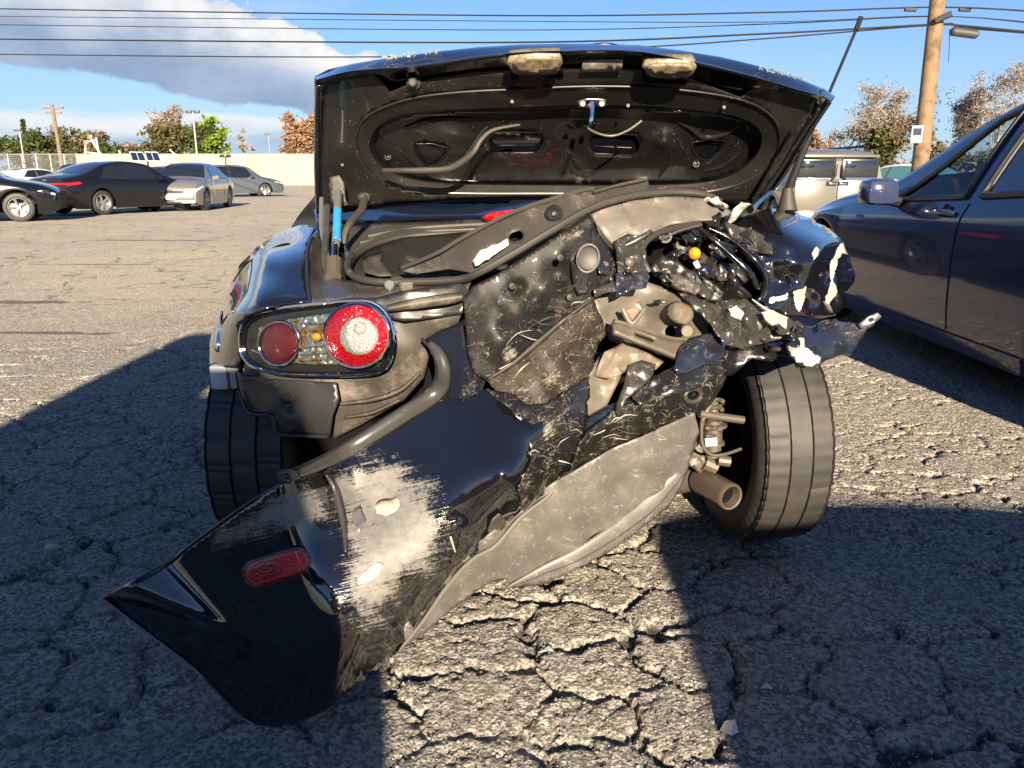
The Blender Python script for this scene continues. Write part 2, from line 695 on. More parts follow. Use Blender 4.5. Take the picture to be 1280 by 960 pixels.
def worn(name, base, rough, wear, angle=-20, metal=0.0, coat=0.0, amount=0.0, stretch=(2.2, 34), wear_rough=0.7, dustc=None, dust_amt=.0,
         chip=None, bump=0.25, hair=0.0, spec=0.5):
    """surface with directional scratches: attribute 'scrape' drives big scrapes, 'amount' a general scatter of them"""
    m, n, b = new_mat(name)
    uv = n.coord('UV')
    at = n.n.new('ShaderNodeAttribute')
    at.attribute_name = 'scrape'
    msk = at.outputs['Fac']
    st = n.noise(n.mapping(uv, scale=(stretch[0], stretch[1], 1), rot=(0, 0, R(-angle))), 1.0, 6, 0.65)
    st2 = n.noise(n.mapping(uv, scale=(stretch[0] * 3, stretch[1] * 1.7, 1), rot=(0, 0, R(-angle + 9))), 1.0, 5, 0.65)
    big = n.noise(uv, 3.0, 5, 0.6)
    s = n.math('ADD', n.math('MULTIPLY', n.math('SUBTRACT', n.math('ADD', n.math('MULTIPLY', st, .65), n.math('MULTIPLY', st2, .35)), .5), 1.75),
               n.math('ADD', n.math('MULTIPLY', n.math('SUBTRACT', big, .5), 1.3), n.math('MULTIPLY', n.math('SUBTRACT', n.noise(uv, 26, 5, .7), .5), .9)))
    fac = n.smooth(n.math('ADD', s, n.math('SUBTRACT', n.math('MULTIPLY', msk, 1.7), 0.85)), -0.05, 0.34)
    if amount:
        vecs = n.mapping(uv, scale=(stretch[0] * 1.5, stretch[1] * 1.2, 1), rot=(0, 0, R(-angle + 40)))
        s3 = n.noise(vecs, 1.0, 4, 0.7, 0.6)
        s4 = n.noise(uv, 42, 4, 0.7)
        gen = n.smooth(n.math('ADD', n.math('MAXIMUM', s3, n.math('MULTIPLY', s4, .96)), n.math('MULTIPLY', n.math('SUBTRACT', big, .5), .55)),
                       .78 - amount * .3, .90 - amount * .25)
        fac = n.math('MAXIMUM', fac, n.math('MULTIPLY', gen, .75))
    if hair:
        wv = n.noise(uv, 2.5, 3, .6)
        hf = None
        for k, (rx, sx, sy) in enumerate(((angle + 10, .8, 2.6), (angle - 35, .9, 2.2), (angle + 55, 1.0, 1.8))):
            cn = n.noise(n.mapping(uv, scale=(sx, sy, 1), rot=(0, 0, R(-rx)), loc=(k * 3.1, k * 1.7, 0)), 2.6, 4, .5, .8)
            ln = n.smooth(n.math('ABSOLUTE', n.math('SUBTRACT', cn, .5)), .007, .0015)
            brk = n.smooth(n.noise(n.mapping(uv, loc=(k * 5.3, 2, 0)), 4.5, 3, .6), .60 - hair * .2, .70 - hair * .2)
            ln = n.math('MULTIPLY', ln, brk)
            hf = ln if hf is None else n.math('MAXIMUM', hf, ln)
        fac = n.math('MAXIMUM', fac, n.math('MULTIPLY', hf, .7))
    wcol = n.mixc(n.noise(uv, 9, 5, .65), tuple(x * .35 for x in wear), tuple(min(1, x * 1.45) for x in wear))
    cc = base
    rr = rough
    ct = coat
    if dustc:
        _g = sum(dustc) / 3
        dustc, dust_amt = tuple((x * .6 + _g * .4) * .62 for x in dustc), dust_amt * .80
        dn = n.noise(uv, 2.2, 8, .7)
        fn = n.noise(uv, 60, 3, .6)
        df = n.smooth(n.math('ADD', dn, n.math('MULTIPLY', n.math('SUBTRACT', fn, .5), .35)), .72 - dust_amt * .55, 1.02 - dust_amt * .5)
        cc = n.mixc(df, cc, dustc)
        rr = n.mixf(df, rr, .8)
        if coat:
            ct = n.mixf(df, coat, 0.0)
    if chip:
        cf = n.smooth(n.math('ADD', n.math('MULTIPLY', msk, 1.3), n.math('MULTIPLY', n.noise(uv, 11, 6, .65), 1.2)), 1.16, 1.22)
        cc = n.mixc(cf, cc, chip)
        rr = n.mixf(cf, rr, .55)
        ct = n.mixf(cf, ct, 0.0)
        final_fac = n.math('MULTIPLY', fac, 0.0) if amount == 0 else n.math('MULTIPLY', gen, .7)
        fac = n.math('MULTIPLY', final_fac, n.math('SUBTRACT', 1.0, cf))
    cc = n.mixc(fac, cc, wcol)
    rr = n.mixf(fac, rr, wear_rough)
    ct = n.mixf(fac, ct, 0.0) if coat else 0.0
    n.put(cc, b.inputs['Base Color'])
    n.put(rr, b.inputs['Roughness'])
    n.put(ct, b.inputs['Coat Weight'])
    b.inputs['Coat Roughness'].default_value = 0.03
    b.inputs['Coat IOR'].default_value = 1.7
    b.inputs['Metallic'].default_value = metal
    b.inputs['Specular IOR Level'].default_value = spec
    if bump:
        n.l.new(n.bump(n.math('MULTIPLY', fac, -1.0), bump, 0.0015), b.inputs['Normal'])
    return m


DUST = (0.34, 0.27, 0.19)
M = {}
M['paint'] = mk('black_paint', (0.004, 0.0042, 0.0055), 0.12, coat=1.0, dust=(DUST, .10, 5), bump=(2.2, .02, .02))
M['paint_dusty'] = mk('dusty_black_paint', (0.006, 0.006, 0.007), 0.25, coat=.5, dust=(DUST, .30, 7))
M['lid_inner'] = mk('lid_inner_black', (0.009, 0.0088, 0.0085), 0.38, coat=.25, dust=((.26, .21, .15), .20, 9), color2=(.014, .013, .012), nscale=7, specks=110)
M['lid_dark'] = mk('lid_recess_black', (0.006, 0.006, 0.006), 0.3, coat=.35, dust=((.22, .18, .13), .26, 12), specks=120)
M['bumper'] = worn('bumper_paint', (0.004, 0.0042, 0.0055), 0.09, (.165, .16, .15), angle=15, coat=1.0, amount=.06, stretch=(.8, 34), dustc=DUST, dust_amt=.06)
M['bumper_under'] = worn('scuffed_black_plastic', (0.009, 0.0085, 0.008), 0.22, (.24, .21, .17), angle=38, coat=.35, amount=.38, stretch=(1.6, 26), dustc=(.12, .09, .06), dust_amt=.48, hair=.6, spec=.35)
M['tailplate'] = worn('scratched_tail_plate', (0.009, 0.0088, 0.0085), 0.46, (.20, .18, .145), angle=40, coat=.05, amount=.34, stretch=(1.8, 24), dustc=(.17, .125, .08), dust_amt=.42, hair=.35, spec=.15)
M['plate_dirty'] = worn('dirty_scratched_plastic', (0.014, 0.011, 0.008), 0.5, (.20, .175, .135), angle=42, amount=.42, stretch=(2.2, 22), dustc=(.085, .062, .04), dust_amt=.7, hair=.8, spec=.2)
M['tan_metal'] = worn('tan_primer_metal', (.110, .098, .080), .45, (.030, .026, .021), angle=30, amount=.46, stretch=(2, 12), dustc=(.075, .056, .036), dust_amt=.66, hair=.12)
M['tan_trim'] = worn('dusty_trim', (.034, .030, .025), .55, (.30, .25, .18), angle=25, amount=.25, stretch=(2, 20), dustc=(.26, .21, .15), dust_amt=.5)
M['rust_tan'] = mk('rusty_primer', (.125, .105, .08), .6, color2=(.17, .07, .02), nscale=16, nlo=.5, nhi=.72, dust=((.13, .095, .06), .4, 14), bump=(40, .3, .004))
M['grey_flap'] = worn('grey_undertray_plastic', (.082, .077, .070), .42, (.24, .225, .20), angle=30, amount=.50, stretch=(1.4, 16), dustc=(.24, .20, .155), dust_amt=.6, hair=.5)
M['grey_strip'] = worn('grey_flange_plastic', (.034, .033, .031), .3, (.20, .19, .165), angle=35, amount=.15, stretch=(1.5, 20), dustc=(.26, .22, .17), dust_amt=.45)
M['rear_metal'] = worn('dusty_rear_panel', (.036, .032, .026), .5, (.30, .25, .18), angle=15, amount=.12, stretch=(2, 20), dustc=(.27, .215, .15), dust_amt=.62)
M['black_plastic'] = mk('black_plastic', (.012, .012, .012), .4, dust=((.2, .16, .11), .34, 9))
M['gutter'] = mk('gutter_paint', (.035, .032, .028), .35, coat=.3, dust=((.32, .26, .19), .5, 8))
M['deck_grey'] = mk('deck_grey', (.045, .043, .040), .35, coat=.2, dust=((.3, .25, .18), .35, 7))
M['rubber_seal'] = mk('rubber_seal', (.026, .023, .019), .55, dust=((.26, .21, .15), .45, 12))
M['silver_crush'] = worn('crushed_bare_metal', (.055, .052, .047), .26, (.30, .285, .26), angle=-30, metal=.5, amount=.50, stretch=(2.5, 20), dustc=(.15, .12, .085), dust_amt=.45, hair=.4)
M['fender_crush'] = worn('cracked_fender_paint', (0.004, 0.0042, 0.0055), .08, (.42, .39, .34), angle=-35, coat=1.0, amount=.10, stretch=(2, 22), chip=(.36, .34, .29), dustc=DUST, dust_amt=.05)
M['lip_crush'] = worn('torn_lip', (.012, .013, .018), .15, (.60, .57, .50), angle=-25, coat=.8, amount=.3, stretch=(2.2, 18), dustc=(.26, .22, .17), dust_amt=.50, chip=(.36, .34, .30), hair=.4)
M['white_chip'] = mk('exposed_white_filler', (.38, .36, .31), .55, color2=(.24, .21, .17), nscale=30, bump=(60, .3, .003))
M['chrome'] = mk('chrome', (.75, .76, .78), .08, metal=1.0)
M['steel'] = mk('dull_steel', (.35, .34, .32), .35, metal=.8, dust=((.3, .24, .17), .35, 20))
M['tan_steel'] = mk('dusty_steel', (.085, .072, .055), .5, metal=.3, dust=((.25, .20, .145), .52, 14))
M['exhaust'] = mk('exhaust_steel', (.15, .12, .09), .34, metal=.6, dust=((.33, .25, .16), .5, 12))
M['shade_black'] = mk('shade_black', (.004, .004, .004), .9, spec=.08)  # near-black standing in for shade in gaps, holes and other dark spots
M['dark'] = mk('dark_underbody', (.004, .004, .004), .9, spec=.08)
M['rubber'] = mk('tyre_rubber', (.017, .016, .0155), .62, color2=(.028, .025, .022), nscale=10, bump=(60, .25, .002), dust=((.12, .10, .078), .22, 9))
M['rubber_dark'] = mk('tyre_rubber_dark', (.022, .021, .021), .6, color2=(.032, .030, .027), nscale=14, bump=(60, .25, .002))
M['white_clip'] = mk('white_nylon', (.42, .45, .48), .4, color2=(.34, .35, .36), nscale=20)
M['blue_label'] = mk('blue_label', (.02, .17, .38), .4, color2=(.03, .20, .38), nscale=40)
M['beige_lamp'] = mk('yellowed_lamp', (.20, .165, .11), .3, coat=.4, color2=(.10, .08, .05), nscale=50, bump=(120, .4, .003))
M['plate_grey'] = mk('grey_plate', (.17, .165, .135), .5, color2=(.13, .125, .10), nscale=30)
M['amber'] = mk('amber_plastic', (.75, .24, .01), .15, coat=1.0, spec=.6)
M['white_tape'] = mk('white_tape', (.50, .47, .40), .4, color2=(.40, .30, .15), nscale=38, nlo=.58, nhi=.7)
M['glitter'] = mk('glass_crumbs', (.10, .12, .13), .08, coat=1.0, color2=(.22, .26, .26), nscale=200)


def lens(name, color, scale, glow=.0, rough=.08, ring=True, line=0.0):
    """moulded lamp plastic with a prism pattern"""
    m, n, b = new_mat(name)
    vec = n.coord('Object')
    v = n.voronoi(vec, scale)
    nz = n.noise(vec, 60, 4, .6)
    n.put(n.mixc(n.smooth(v, .1, .6), color, tuple(x * .45 for x in color)), b.inputs['Base Color'])
    b.inputs['Roughness'].default_value = rough
    b.inputs['Coat Weight'].default_value = 1.0
    b.inputs['Coat Roughness'].default_value = .02
    n.l.new(n.bump(v, .8, .004), b.inputs['Normal'])
    return m


M['lens_red'] = lens('red_lens', (.55, .004, .008), 210)
M['lens_red_deep'] = lens('deep_red_lens', (.16, .003, .004), 420, rough=.08)
M['lens_clear'] = lens('clear_prism_lens', (.50, .49, .47), 330, rough=.12)
M['reflector_red'] = lens('red_reflector', (.85, .02, .035), 240)


def chrome_facets(name, tint, scale):
    m, n, b = new_mat(name)
    vec = n.coord('Object')
    v = n.voronoi(n.mapping(vec, scale=(1, 1, .5)), scale, 'F1', 'Color')
    d = n.voronoi(n.mapping(vec, scale=(1, 1, .5)), scale)
    n.put(n.mixc(n.smooth(n.noise(vec, 30, 3), .54, .62), (.42, .42, .41), tint), b.inputs['Base Color'])
    b.inputs['Metallic'].default_value = .8
    b.inputs['Roughness'].default_value = .2
    n.l.new(n.bump(d, .8, .006), b.inputs['Normal'])
    return m


M['lamp_chrome'] = chrome_facets('lamp_reflector_chrome', (.42, .19, .03), 95)


def glass_mat(name, tint=(1, 1, 1), dens=0.0, rough=0.0):
    m = bpy.data.materials.new(name)
    m.use_nodes = True
    n = NT(m.node_tree)
    for q in list(n.n):
        n.n.remove(q)
    tr = n.n.new('ShaderNodeBsdfTransparent')
    tr.inputs[0].default_value = (*tint, 1)
    gl = n.n.new('ShaderNodeBsdfGlossy')
    gl.inputs[1].default_value = rough
    df = n.n.new('ShaderNodeBsdfDiffuse')
    df.inputs[0].default_value = (.012, .013, .015, 1)
    mx0 = n.n.new('ShaderNodeMixShader')
    mx0.inputs[0].default_value = dens
    n.l.new(tr.outputs[0], mx0.inputs[1])
    n.l.new(df.outputs[0], mx0.inputs[2])
    fr = n.n.new('ShaderNodeLayerWeight')          # same from both sides of the pane
    refl = n.math('MULTIPLY_ADD', n.math('POWER', fr.outputs['Facing'], 5.0), .80, .045)
    mx = n.n.new('ShaderNodeMixShader')
    n.l.new(refl, mx.inputs[0])
    n.l.new(mx0.outputs[0], mx.inputs[1])
    n.l.new(gl.outputs[0], mx.inputs[2])
    o = n.n.new('ShaderNodeOutputMaterial')
    n.l.new(mx.outputs[0], o.inputs[0])
    return m


M['glass_clear'] = glass_mat('clear_glass', (.80, .86, .86), .04)
M['glass_dark'] = mk('dark_glass', (.010, .012, .015), .03, coat=.6, spec=.7)
M['glass_teal'] = mk('teal_glass', (.05, .13, .15), .04, coat=.6, spec=.7)


def car_paint(name, colr, flake=.0, rough=.22, dust=.12, metal=.0):
    m = mk(name, colr, rough, metal=metal, coat=1.0, dust=(DUST, dust, 2.2), spec=.2)
    m.node_tree.nodes['Principled BSDF'].inputs['Coat IOR'].default_value = 1.42
    return m


# ------------------------------------------------------------------ ground
def build_ground():
    def axis(lo, hi, step, far, grow):
        a = list(np.arange(lo, hi, step))
        s, x = step, a[-1]
        while x < far[1]:
            s *= grow
            x += s
            a.append(x)
        s, x = step, a[0]
        pre = []
        while x > far[0]:
            s *= grow
            x -= s
            pre.append(x)
        return np.array(pre[::-1] + a)
    xs = axis(-2.3, 2.7, .0085, (-900, 900), 1.16)
    ys = axis(.9, 4.4, .0085, (-300, 1400), 1.10)
    X, Yy = np.meshgrid(xs, ys)
    near = np.clip((7 - np.hypot(X - .2, Yy - 2)) / 3.5, 0, 1)
    wx = X + .05 * fbm(X * 6, Yy * 6, 3, 3) + .02 * fbm(X * 24, Yy * 24, 8, 2) + .011 * fbm(X * 62, Yy * 62, 18, 2)
    wy = Yy + .05 * fbm(X * 6 + 50, Yy * 6, 4, 3) + .02 * fbm(X * 24 + 9, Yy * 24, 9, 2) + .011 * fbm(X * 62 + 9, Yy * 62, 19, 2)
    f1, f2, i1 = vor(wx / .235 + .25 * fbm(X * 1.3, Yy * 1.3, 90, 2), wy / .175 + .25 * fbm(X * 1.3 + 5, Yy * 1.3, 91, 2), 2, .95)
    e1 = (f2 - f1) * .10
    g1, g2, i2 = vor(wx / .11 + 7, wy / .10 + 3, 6)
    e2 = (g2 - g1) * .052
    sel = np.clip((fbm(X * .9 + 4, Yy * .9, 21, 2) + .10) * 4, 0, 1)
    # the tracks of the sunlit strip are broken up worst
    worst = np.exp(-((X + .05) / .55) ** 2) * np.clip((2.6 - Yy) / .6, 0, 1)
    wid = .0025 + .0040 * np.clip(fbm(X * 2.5, Yy * 2.5, 31, 2) + .3, 0, 1.2) + .0040 * worst
    c1_ = np.clip(1.25 - e1 / np.maximum(wid, .003), 0, 1) ** .7
    c2_ = np.clip(1 - e2 / .0034, 0, 1) * np.maximum(sel, .8 * worst)
    gap = np.clip((fbm(X * 2.1 + 20, Yy * 2.1, 77, 2) + .34 + .30 * worst) * 5, .0, 1)
    crack = np.maximum(c1_ * gap, c2_ * .5 * np.clip(gap + .3, 0, 1))
    # plates sit at slightly different heights
    dome = np.clip(e1 / .03, 0, 1)
    z = -.023 * crack + .0012 * dome * near * gap + (i1 - .5) * .005 * gap + .010 * fbm(X * 1.2, Yy * 1.2, 51, 3)
    st1, st2, sid = vor(X / .0175, Yy / .0175, 12)
    z = z + .0030 * np.clip(1 - st1 * 1.5, 0, 1) * (.3 + sid) + .0030 * fbm(X * 38, Yy * 38, 60, 3)
    z = z * near - .004
    verts = np.stack([X, Yy, z], -1).reshape(-1, 3)
    ny, nx = X.shape
    idx = np.arange(ny * nx).reshape(ny, nx)
    quads = np.stack([idx[:-1, :-1], idx[:-1, 1:], idx[1:, 1:], idx[1:, :-1]], -1).reshape(-1, 4)
    me = bpy.data.meshes.new('ground')
    me.vertices.add(len(verts))
    me.vertices.foreach_set('co', verts.astype(np.float32).ravel())
    me.loops.add(quads.size)
    me.loops.foreach_set('vertex_index', quads.astype(np.int32).ravel())
    me.polygons.add(len(quads))
    me.polygons.foreach_set('loop_start', np.arange(0, quads.size, 4, dtype=np.int32))
    me.polygons.foreach_set('loop_total', np.full(len(quads), 4, dtype=np.int32))
    me.polygons.foreach_set('use_smooth', np.ones(len(quads), bool))
    at = me.attributes.new('crack', 'FLOAT', 'POINT')
    at.data.foreach_set('value', (crack * near).astype(np.float32).ravel())
    me.update()
    o = bpy.data.objects.new('ground', me)
    col.objects.link(o)
    tag(o, 'cracked grey asphalt of the parking lot', kind='structure')
    m, n, b = new_mat('asphalt')
    vec = n.coord('Object')
    big = n.noise(vec, .35, 6, .6)
    mid = n.noise(vec, 6, 6, .65)
    stv = n.voronoi(vec, 125, 'F1', 'Color')
    sepc = n.n.new('ShaderNodeSeparateColor')
    n.l.new(stv, sepc.inputs[0])
    stone = n.mixc(n.smooth(sepc.outputs[0], .1, .95), (.10, .095, .083), (.40, .375, .325))
    c_ = n.mixc(n.smooth(mid, .3, .7), n.mixc(.5, stone, (.205, .192, .165)), stone)
    c_ = n.mixc(n.smooth(big, .35, .68), c_, n.mixc(1.0, c_, (1.22, 1.17, 1.08), 'MULTIPLY'))
    # tar and oil stains, crack lines too far off to be modelled
    stain = n.smooth(n.noise(n.mapping(vec, scale=(.35, 1.0, 1)), .9, 6, .62), .62, .72)
    c_ = n.mixc(n.math('MULTIPLY', stain, .45), c_, (.06, .055, .05))
    sx = n.n.new('ShaderNodeSeparateXYZ')
    n.l.new(vec, sx.inputs[0])
    warp = n.n.new('ShaderNodeVectorMath')
    warp.operation = 'ADD'
    n.l.new(vec, warp.inputs[0])
    nzc = n.n.new('ShaderNodeTexNoise')
    n.l.new(vec, nzc.inputs['Vector'])
    nzc.inputs['Scale'].default_value = 1.4
    nzc.inputs['Detail'].default_value = 4
    n.l.new(nzc.outputs['Color'], warp.inputs[1])
    far = n.voronoi(warp.outputs[0], 1.1, 'DISTANCE_TO_EDGE')
    farm = n.math('MULTIPLY', n.smooth(far, .032, .010), n.math('MULTIPLY', n.smooth(sx.outputs[1], 4.5, 7.5), n.smooth(mid, .4, .6)))
    c_ = n.mixc(n.math('MULTIPLY', farm, .85), c_, (.05, .045, .04))
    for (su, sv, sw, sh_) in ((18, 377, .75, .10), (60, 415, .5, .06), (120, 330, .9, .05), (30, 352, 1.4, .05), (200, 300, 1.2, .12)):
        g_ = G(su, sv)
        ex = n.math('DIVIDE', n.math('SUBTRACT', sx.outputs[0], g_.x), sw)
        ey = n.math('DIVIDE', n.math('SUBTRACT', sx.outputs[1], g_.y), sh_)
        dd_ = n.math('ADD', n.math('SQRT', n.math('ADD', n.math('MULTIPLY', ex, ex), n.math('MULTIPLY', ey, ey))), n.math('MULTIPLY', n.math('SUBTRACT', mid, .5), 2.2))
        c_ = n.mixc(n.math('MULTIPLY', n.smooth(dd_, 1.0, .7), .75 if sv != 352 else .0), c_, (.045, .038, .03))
    at_ = n.n.new('ShaderNodeAttribute')
    at_.attribute_name = 'crack'
    # open lot coloured paler with distance, standing in for its brighter sunlight
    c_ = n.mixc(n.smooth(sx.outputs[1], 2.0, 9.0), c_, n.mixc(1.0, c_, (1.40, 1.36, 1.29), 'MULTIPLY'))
    c_ = n.mixc(n.smooth(at_.outputs['Fac'], .3, 1.0), c_, (.045, .04, .034))
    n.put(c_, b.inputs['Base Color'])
    n.put(n.mixf(mid, .75, .95), b.inputs['Roughness'])
    b.inputs['Specular IOR Level'].default_value = .3
    sx0 = n.n.new('ShaderNodeSeparateXYZ')
    n.l.new(vec, sx0.inputs[0])
    v1 = n.voronoi(vec, 110)
    hh = n.math('ADD', n.math('MULTIPLY', v1, -.6), n.math('MULTIPLY', n.noise(vec, 150, 4, .7), .9))
    n.l.new(n.bump(hh, 1.0, .007), b.inputs['Normal'])
    me.materials.append(m)
    # loose and half-buried stones of the worn surface
    N = 60000
    gy = .95 + 3.6 * rng.random(N) ** 1.5
    gx = (rng.random(N) - .5) * 2 * (.62 * gy + .55)
    keep = (gx > -2.2) & (gx < 2.5)
    gx, gy = gx[keep], gy[keep]
    N = len(gx)
    ix, iy = np.searchsorted(xs, gx), np.searchsorted(ys, gy)
    gz = z[iy, ix]
    r_ = .0014 + .0034 * rng.random(N) ** 2.5
    an = rng.random(N) * 6.28
    ring = []
    for k in range(4):
        t = an + k * 1.5708 + rng.normal(0, .25, N)
        ring.append(np.stack([gx + np.cos(t) * r_ * rng.uniform(.8, 1.5, N), gy + np.sin(t) * r_ * rng.uniform(.8, 1.3, N), gz - r_ * .3], -1))
    topv = np.stack([gx + rng.normal(0, .3, N) * r_, gy + rng.normal(0, .3, N) * r_, gz + r_ * rng.uniform(.5, 1.0, N)], -1)
    V_ = np.stack(ring + [topv], 1).reshape(-1, 3)
    b0 = np.arange(N)[:, None] * 5
    F_ = np.concatenate([b0 + np.array([[k, (k + 1) % 4, 4]]) for k in range(4)], 0)
    mg = bpy.data.meshes.new('gravel')
    mg.vertices.add(len(V_))
    mg.vertices.foreach_set('co', V_.astype(np.float32).ravel())
    mg.loops.add(F_.size)
    mg.loops.foreach_set('vertex_index', F_.astype(np.int32).ravel())
    mg.polygons.add(len(F_))
    mg.polygons.foreach_set('loop_start', np.arange(0, F_.size, 3, dtype=np.int32))
    mg.polygons.foreach_set('loop_total', np.full(len(F_), 3, dtype=np.int32))
    mg.update()
    m2_, n2_, b2_ = new_mat('gravel')
    g_ = n2_.n.new('ShaderNodeNewGeometry')
    n2_.put(n2_.mixc(g_.outputs['Random Per Island'], (.10, .097, .09), (.36, .345, .315)), b2_.inputs['Base Color'])
    b2_.inputs['Roughness'].default_value = .75
    mg.materials.append(m2_)
    go = bpy.data.objects.new('gravel', mg)
    col.objects.link(go)
    tag(go, 'small loose stones of the worn asphalt', 'gravel', kind='stuff')
    return o


build_ground()

# ------------------------------------------------------------------ the wrecked roadster
car_w = empty('wrecked_roadster', (0.0, 2.4, 0.0), 0,
              'black two-seat roadster with crushed rear end, open trunk lid and hanging bumper', 'car')


def lidY(u, v):
    u = np.asarray(u, float)
    v = np.asarray(v, float)
    return 1.90 + (v - 65) * (.40 / 190) + .03 * (1 - ((u - 710) / 330) ** 2)


def off(f, d):
    return lambda u, v: f(u, v) + d


# --- trunk lid
lid_out = [(393, 97), (410, 88), (440, 81), (470, 76), (500, 72), (550, 65), (600, 60), (650, 57), (700, 56), (755, 56), (800, 58),
           (850, 64), (900, 72), (950, 84), (1000, 100), (1030, 112), (1044, 121), (1022, 150), (995, 195), (972, 230), (952, 262), (925, 268),
           (880, 262), (800, 256), (740, 250), (650, 250), (560, 253), (480, 260), (420, 267), (396, 268), (393, 200)]
lid = panel('trunk_lid', lid_out, off(lidY, .085), M['paint'], car_w, sp=9, thick=.003, label='raised trunk lid seen from below')
ring = [(446, 182), (449, 158), (462, 143), (490, 130), (525, 121), (580, 115), (640, 112), (700, 109), (760, 108), (820, 110), (880, 116), (930, 126),
        (960, 141), (974, 162), (972, 188), (955, 212), (925, 230), (880, 240), (800, 243), (700, 242), (600, 242), (540, 240), (495, 232), (465, 214)]
hole = [(462, 186), (465, 168), (478, 154), (505, 143), (545, 138), (600, 135), (650, 134), (700, 132), (760, 131), (820, 133), (875, 138), (915, 144),
        (940, 154), (952, 168), (950, 186), (936, 205), (912, 220), (875, 229), (800, 232), (700, 232), (600, 231), (545, 229), (502, 221), (475, 206)]
frame_out = [(400, 106), (430, 97), (464, 93), (478, 102), (487, 116), (505, 108), (540, 99), (590, 91), (640, 88), (700, 86), (760, 86), (810, 88), (860, 98), (900, 112),
             (925, 122), (940, 112), (965, 108), (1000, 114), (1022, 126), (1014, 142), (985, 192), (962, 228), (940, 256), (900, 254), (800, 248), (650, 247), (560, 250), (480, 257),
             (415, 264), (403, 262), (401, 180)]
inner = panel('inner_frame', frame_out, off(lidY, .0), M['lid_inner'], lid, sp=6, holes=[ring], thick=.002, smooth_outline=0,
              crumple=(.0012, 60))


def band(name, a, b, da, db, mat, parent, n=4, k=3):
    """wall between two closed outlines of equal count at two depths"""
    A, B = spline(a, n, True), spline(b, n, True)
    vs, fs, uvs = [], [], []
    N = len(A)
    for j in range(k + 1):
        t = j / k
        for i in range(N):
            q = A[i] * (1 - t) + B[i] * t
            y = float(da(q[0], q[1])) * (1 - t) + float(db(q[0], q[1])) * t
            vs.append(P(q[0], q[1], y))
            uvs.append((q[0] / 100, -q[1] / 100))
    for j in range(k):
        for i in range(N):
            i2 = (i + 1) % N
            fs.append((j * N + i, j * N + i2, (j + 1) * N + i2, (j + 1) * N + i))
    return mesh_obj(name, vs, fs, mat, parent, uv=uvs, world=True, attr={'scrape': np.zeros(len(vs))})


band('frame_step', ring, hole, off(lidY, -.0), off(lidY, .018), M['lid_inner'], lid)
band('recess_wall', hole, [(a + (710 - a) * .03, b + (185 - b) * .05) for a, b in hole], off(lidY, .018), off(lidY, .072), M['lid_dark'], lid)
ptube('frame_bead', [(a, b, float(lidY(a, b)) - .001) for a, b in ring], .0028, M['lid_inner'], lid, 6, 4, True)
# lip of the lid: painted edge above a dark undercut
up = [(393, 97), (430, 83), (470, 76), (510, 70), (550, 65), (600, 60), (650, 57), (700, 56), (755, 56), (800, 58), (850, 64), (900, 72), (950, 84), (1000, 100), (1030, 112), (1044, 121)]
md = [(396, 100), (432, 90), (470, 86), (505, 84), (545, 79), (600, 71), (650, 66), (700, 64), (755, 63), (800, 65), (850, 74), (900, 85), (950, 98), (998, 112), (1026, 119), (1038, 126)]
dn = [(400, 110), (432, 101), (468, 97), (500, 104), (545, 97), (600, 90), (650, 87), (700, 85), (755, 84), (800, 87), (850, 96), (900, 112), (945, 116), (990, 118), (1018, 127), (1030, 134)]
vs, fs = [], []
cols = []
for a, dY in ((up, .10), (up, .06), (md, -.035), (md, -.025), (dn, .012)):
    cols.append([(q[0], q[1], float(lidY(q[0], q[1])) + dY) for q in spline(a, 5)])
cols = np.array(cols)                       # rows across the lip
rows = np.array([spline(cols[:, i], 4) for i in range(cols.shape[1])])
for r_ in rows:
    vs += [P(*q) for q in r_]
K = rows.shape[1]
for i in range(len(rows) - 1):
    for k in range(K - 1):
        fs.append((i * K + k, i * K + k + 1, (i + 1) * K + k + 1, (i + 1) * K + k))
mesh_obj('lid_lip', vs, fs, M['paint'], lid, world=True, angle=40)
# right hand side edge of the lid, two folded seams
strip('side_seam', [(1036, 126, 2.0), (1010, 165, 2.09), (985, 207, 2.18), (962, 240, 2.25), (948, 262, 2.30)], 9, M['paint'], lid, bow=.012)
strip('side_seam', [(1024, 136, 1.98), (998, 175, 2.06), (972, 216, 2.15), (950, 248, 2.22), (935, 266, 2.28)], 6, M['lid_inner'], lid, bow=.008)
strip('side_seam', [(397, 108, 1.96), (396, 160, 2.07), (396, 215, 2.18), (398, 266, 2.28)], 7, M['paint_dusty'], lid, bow=.010)
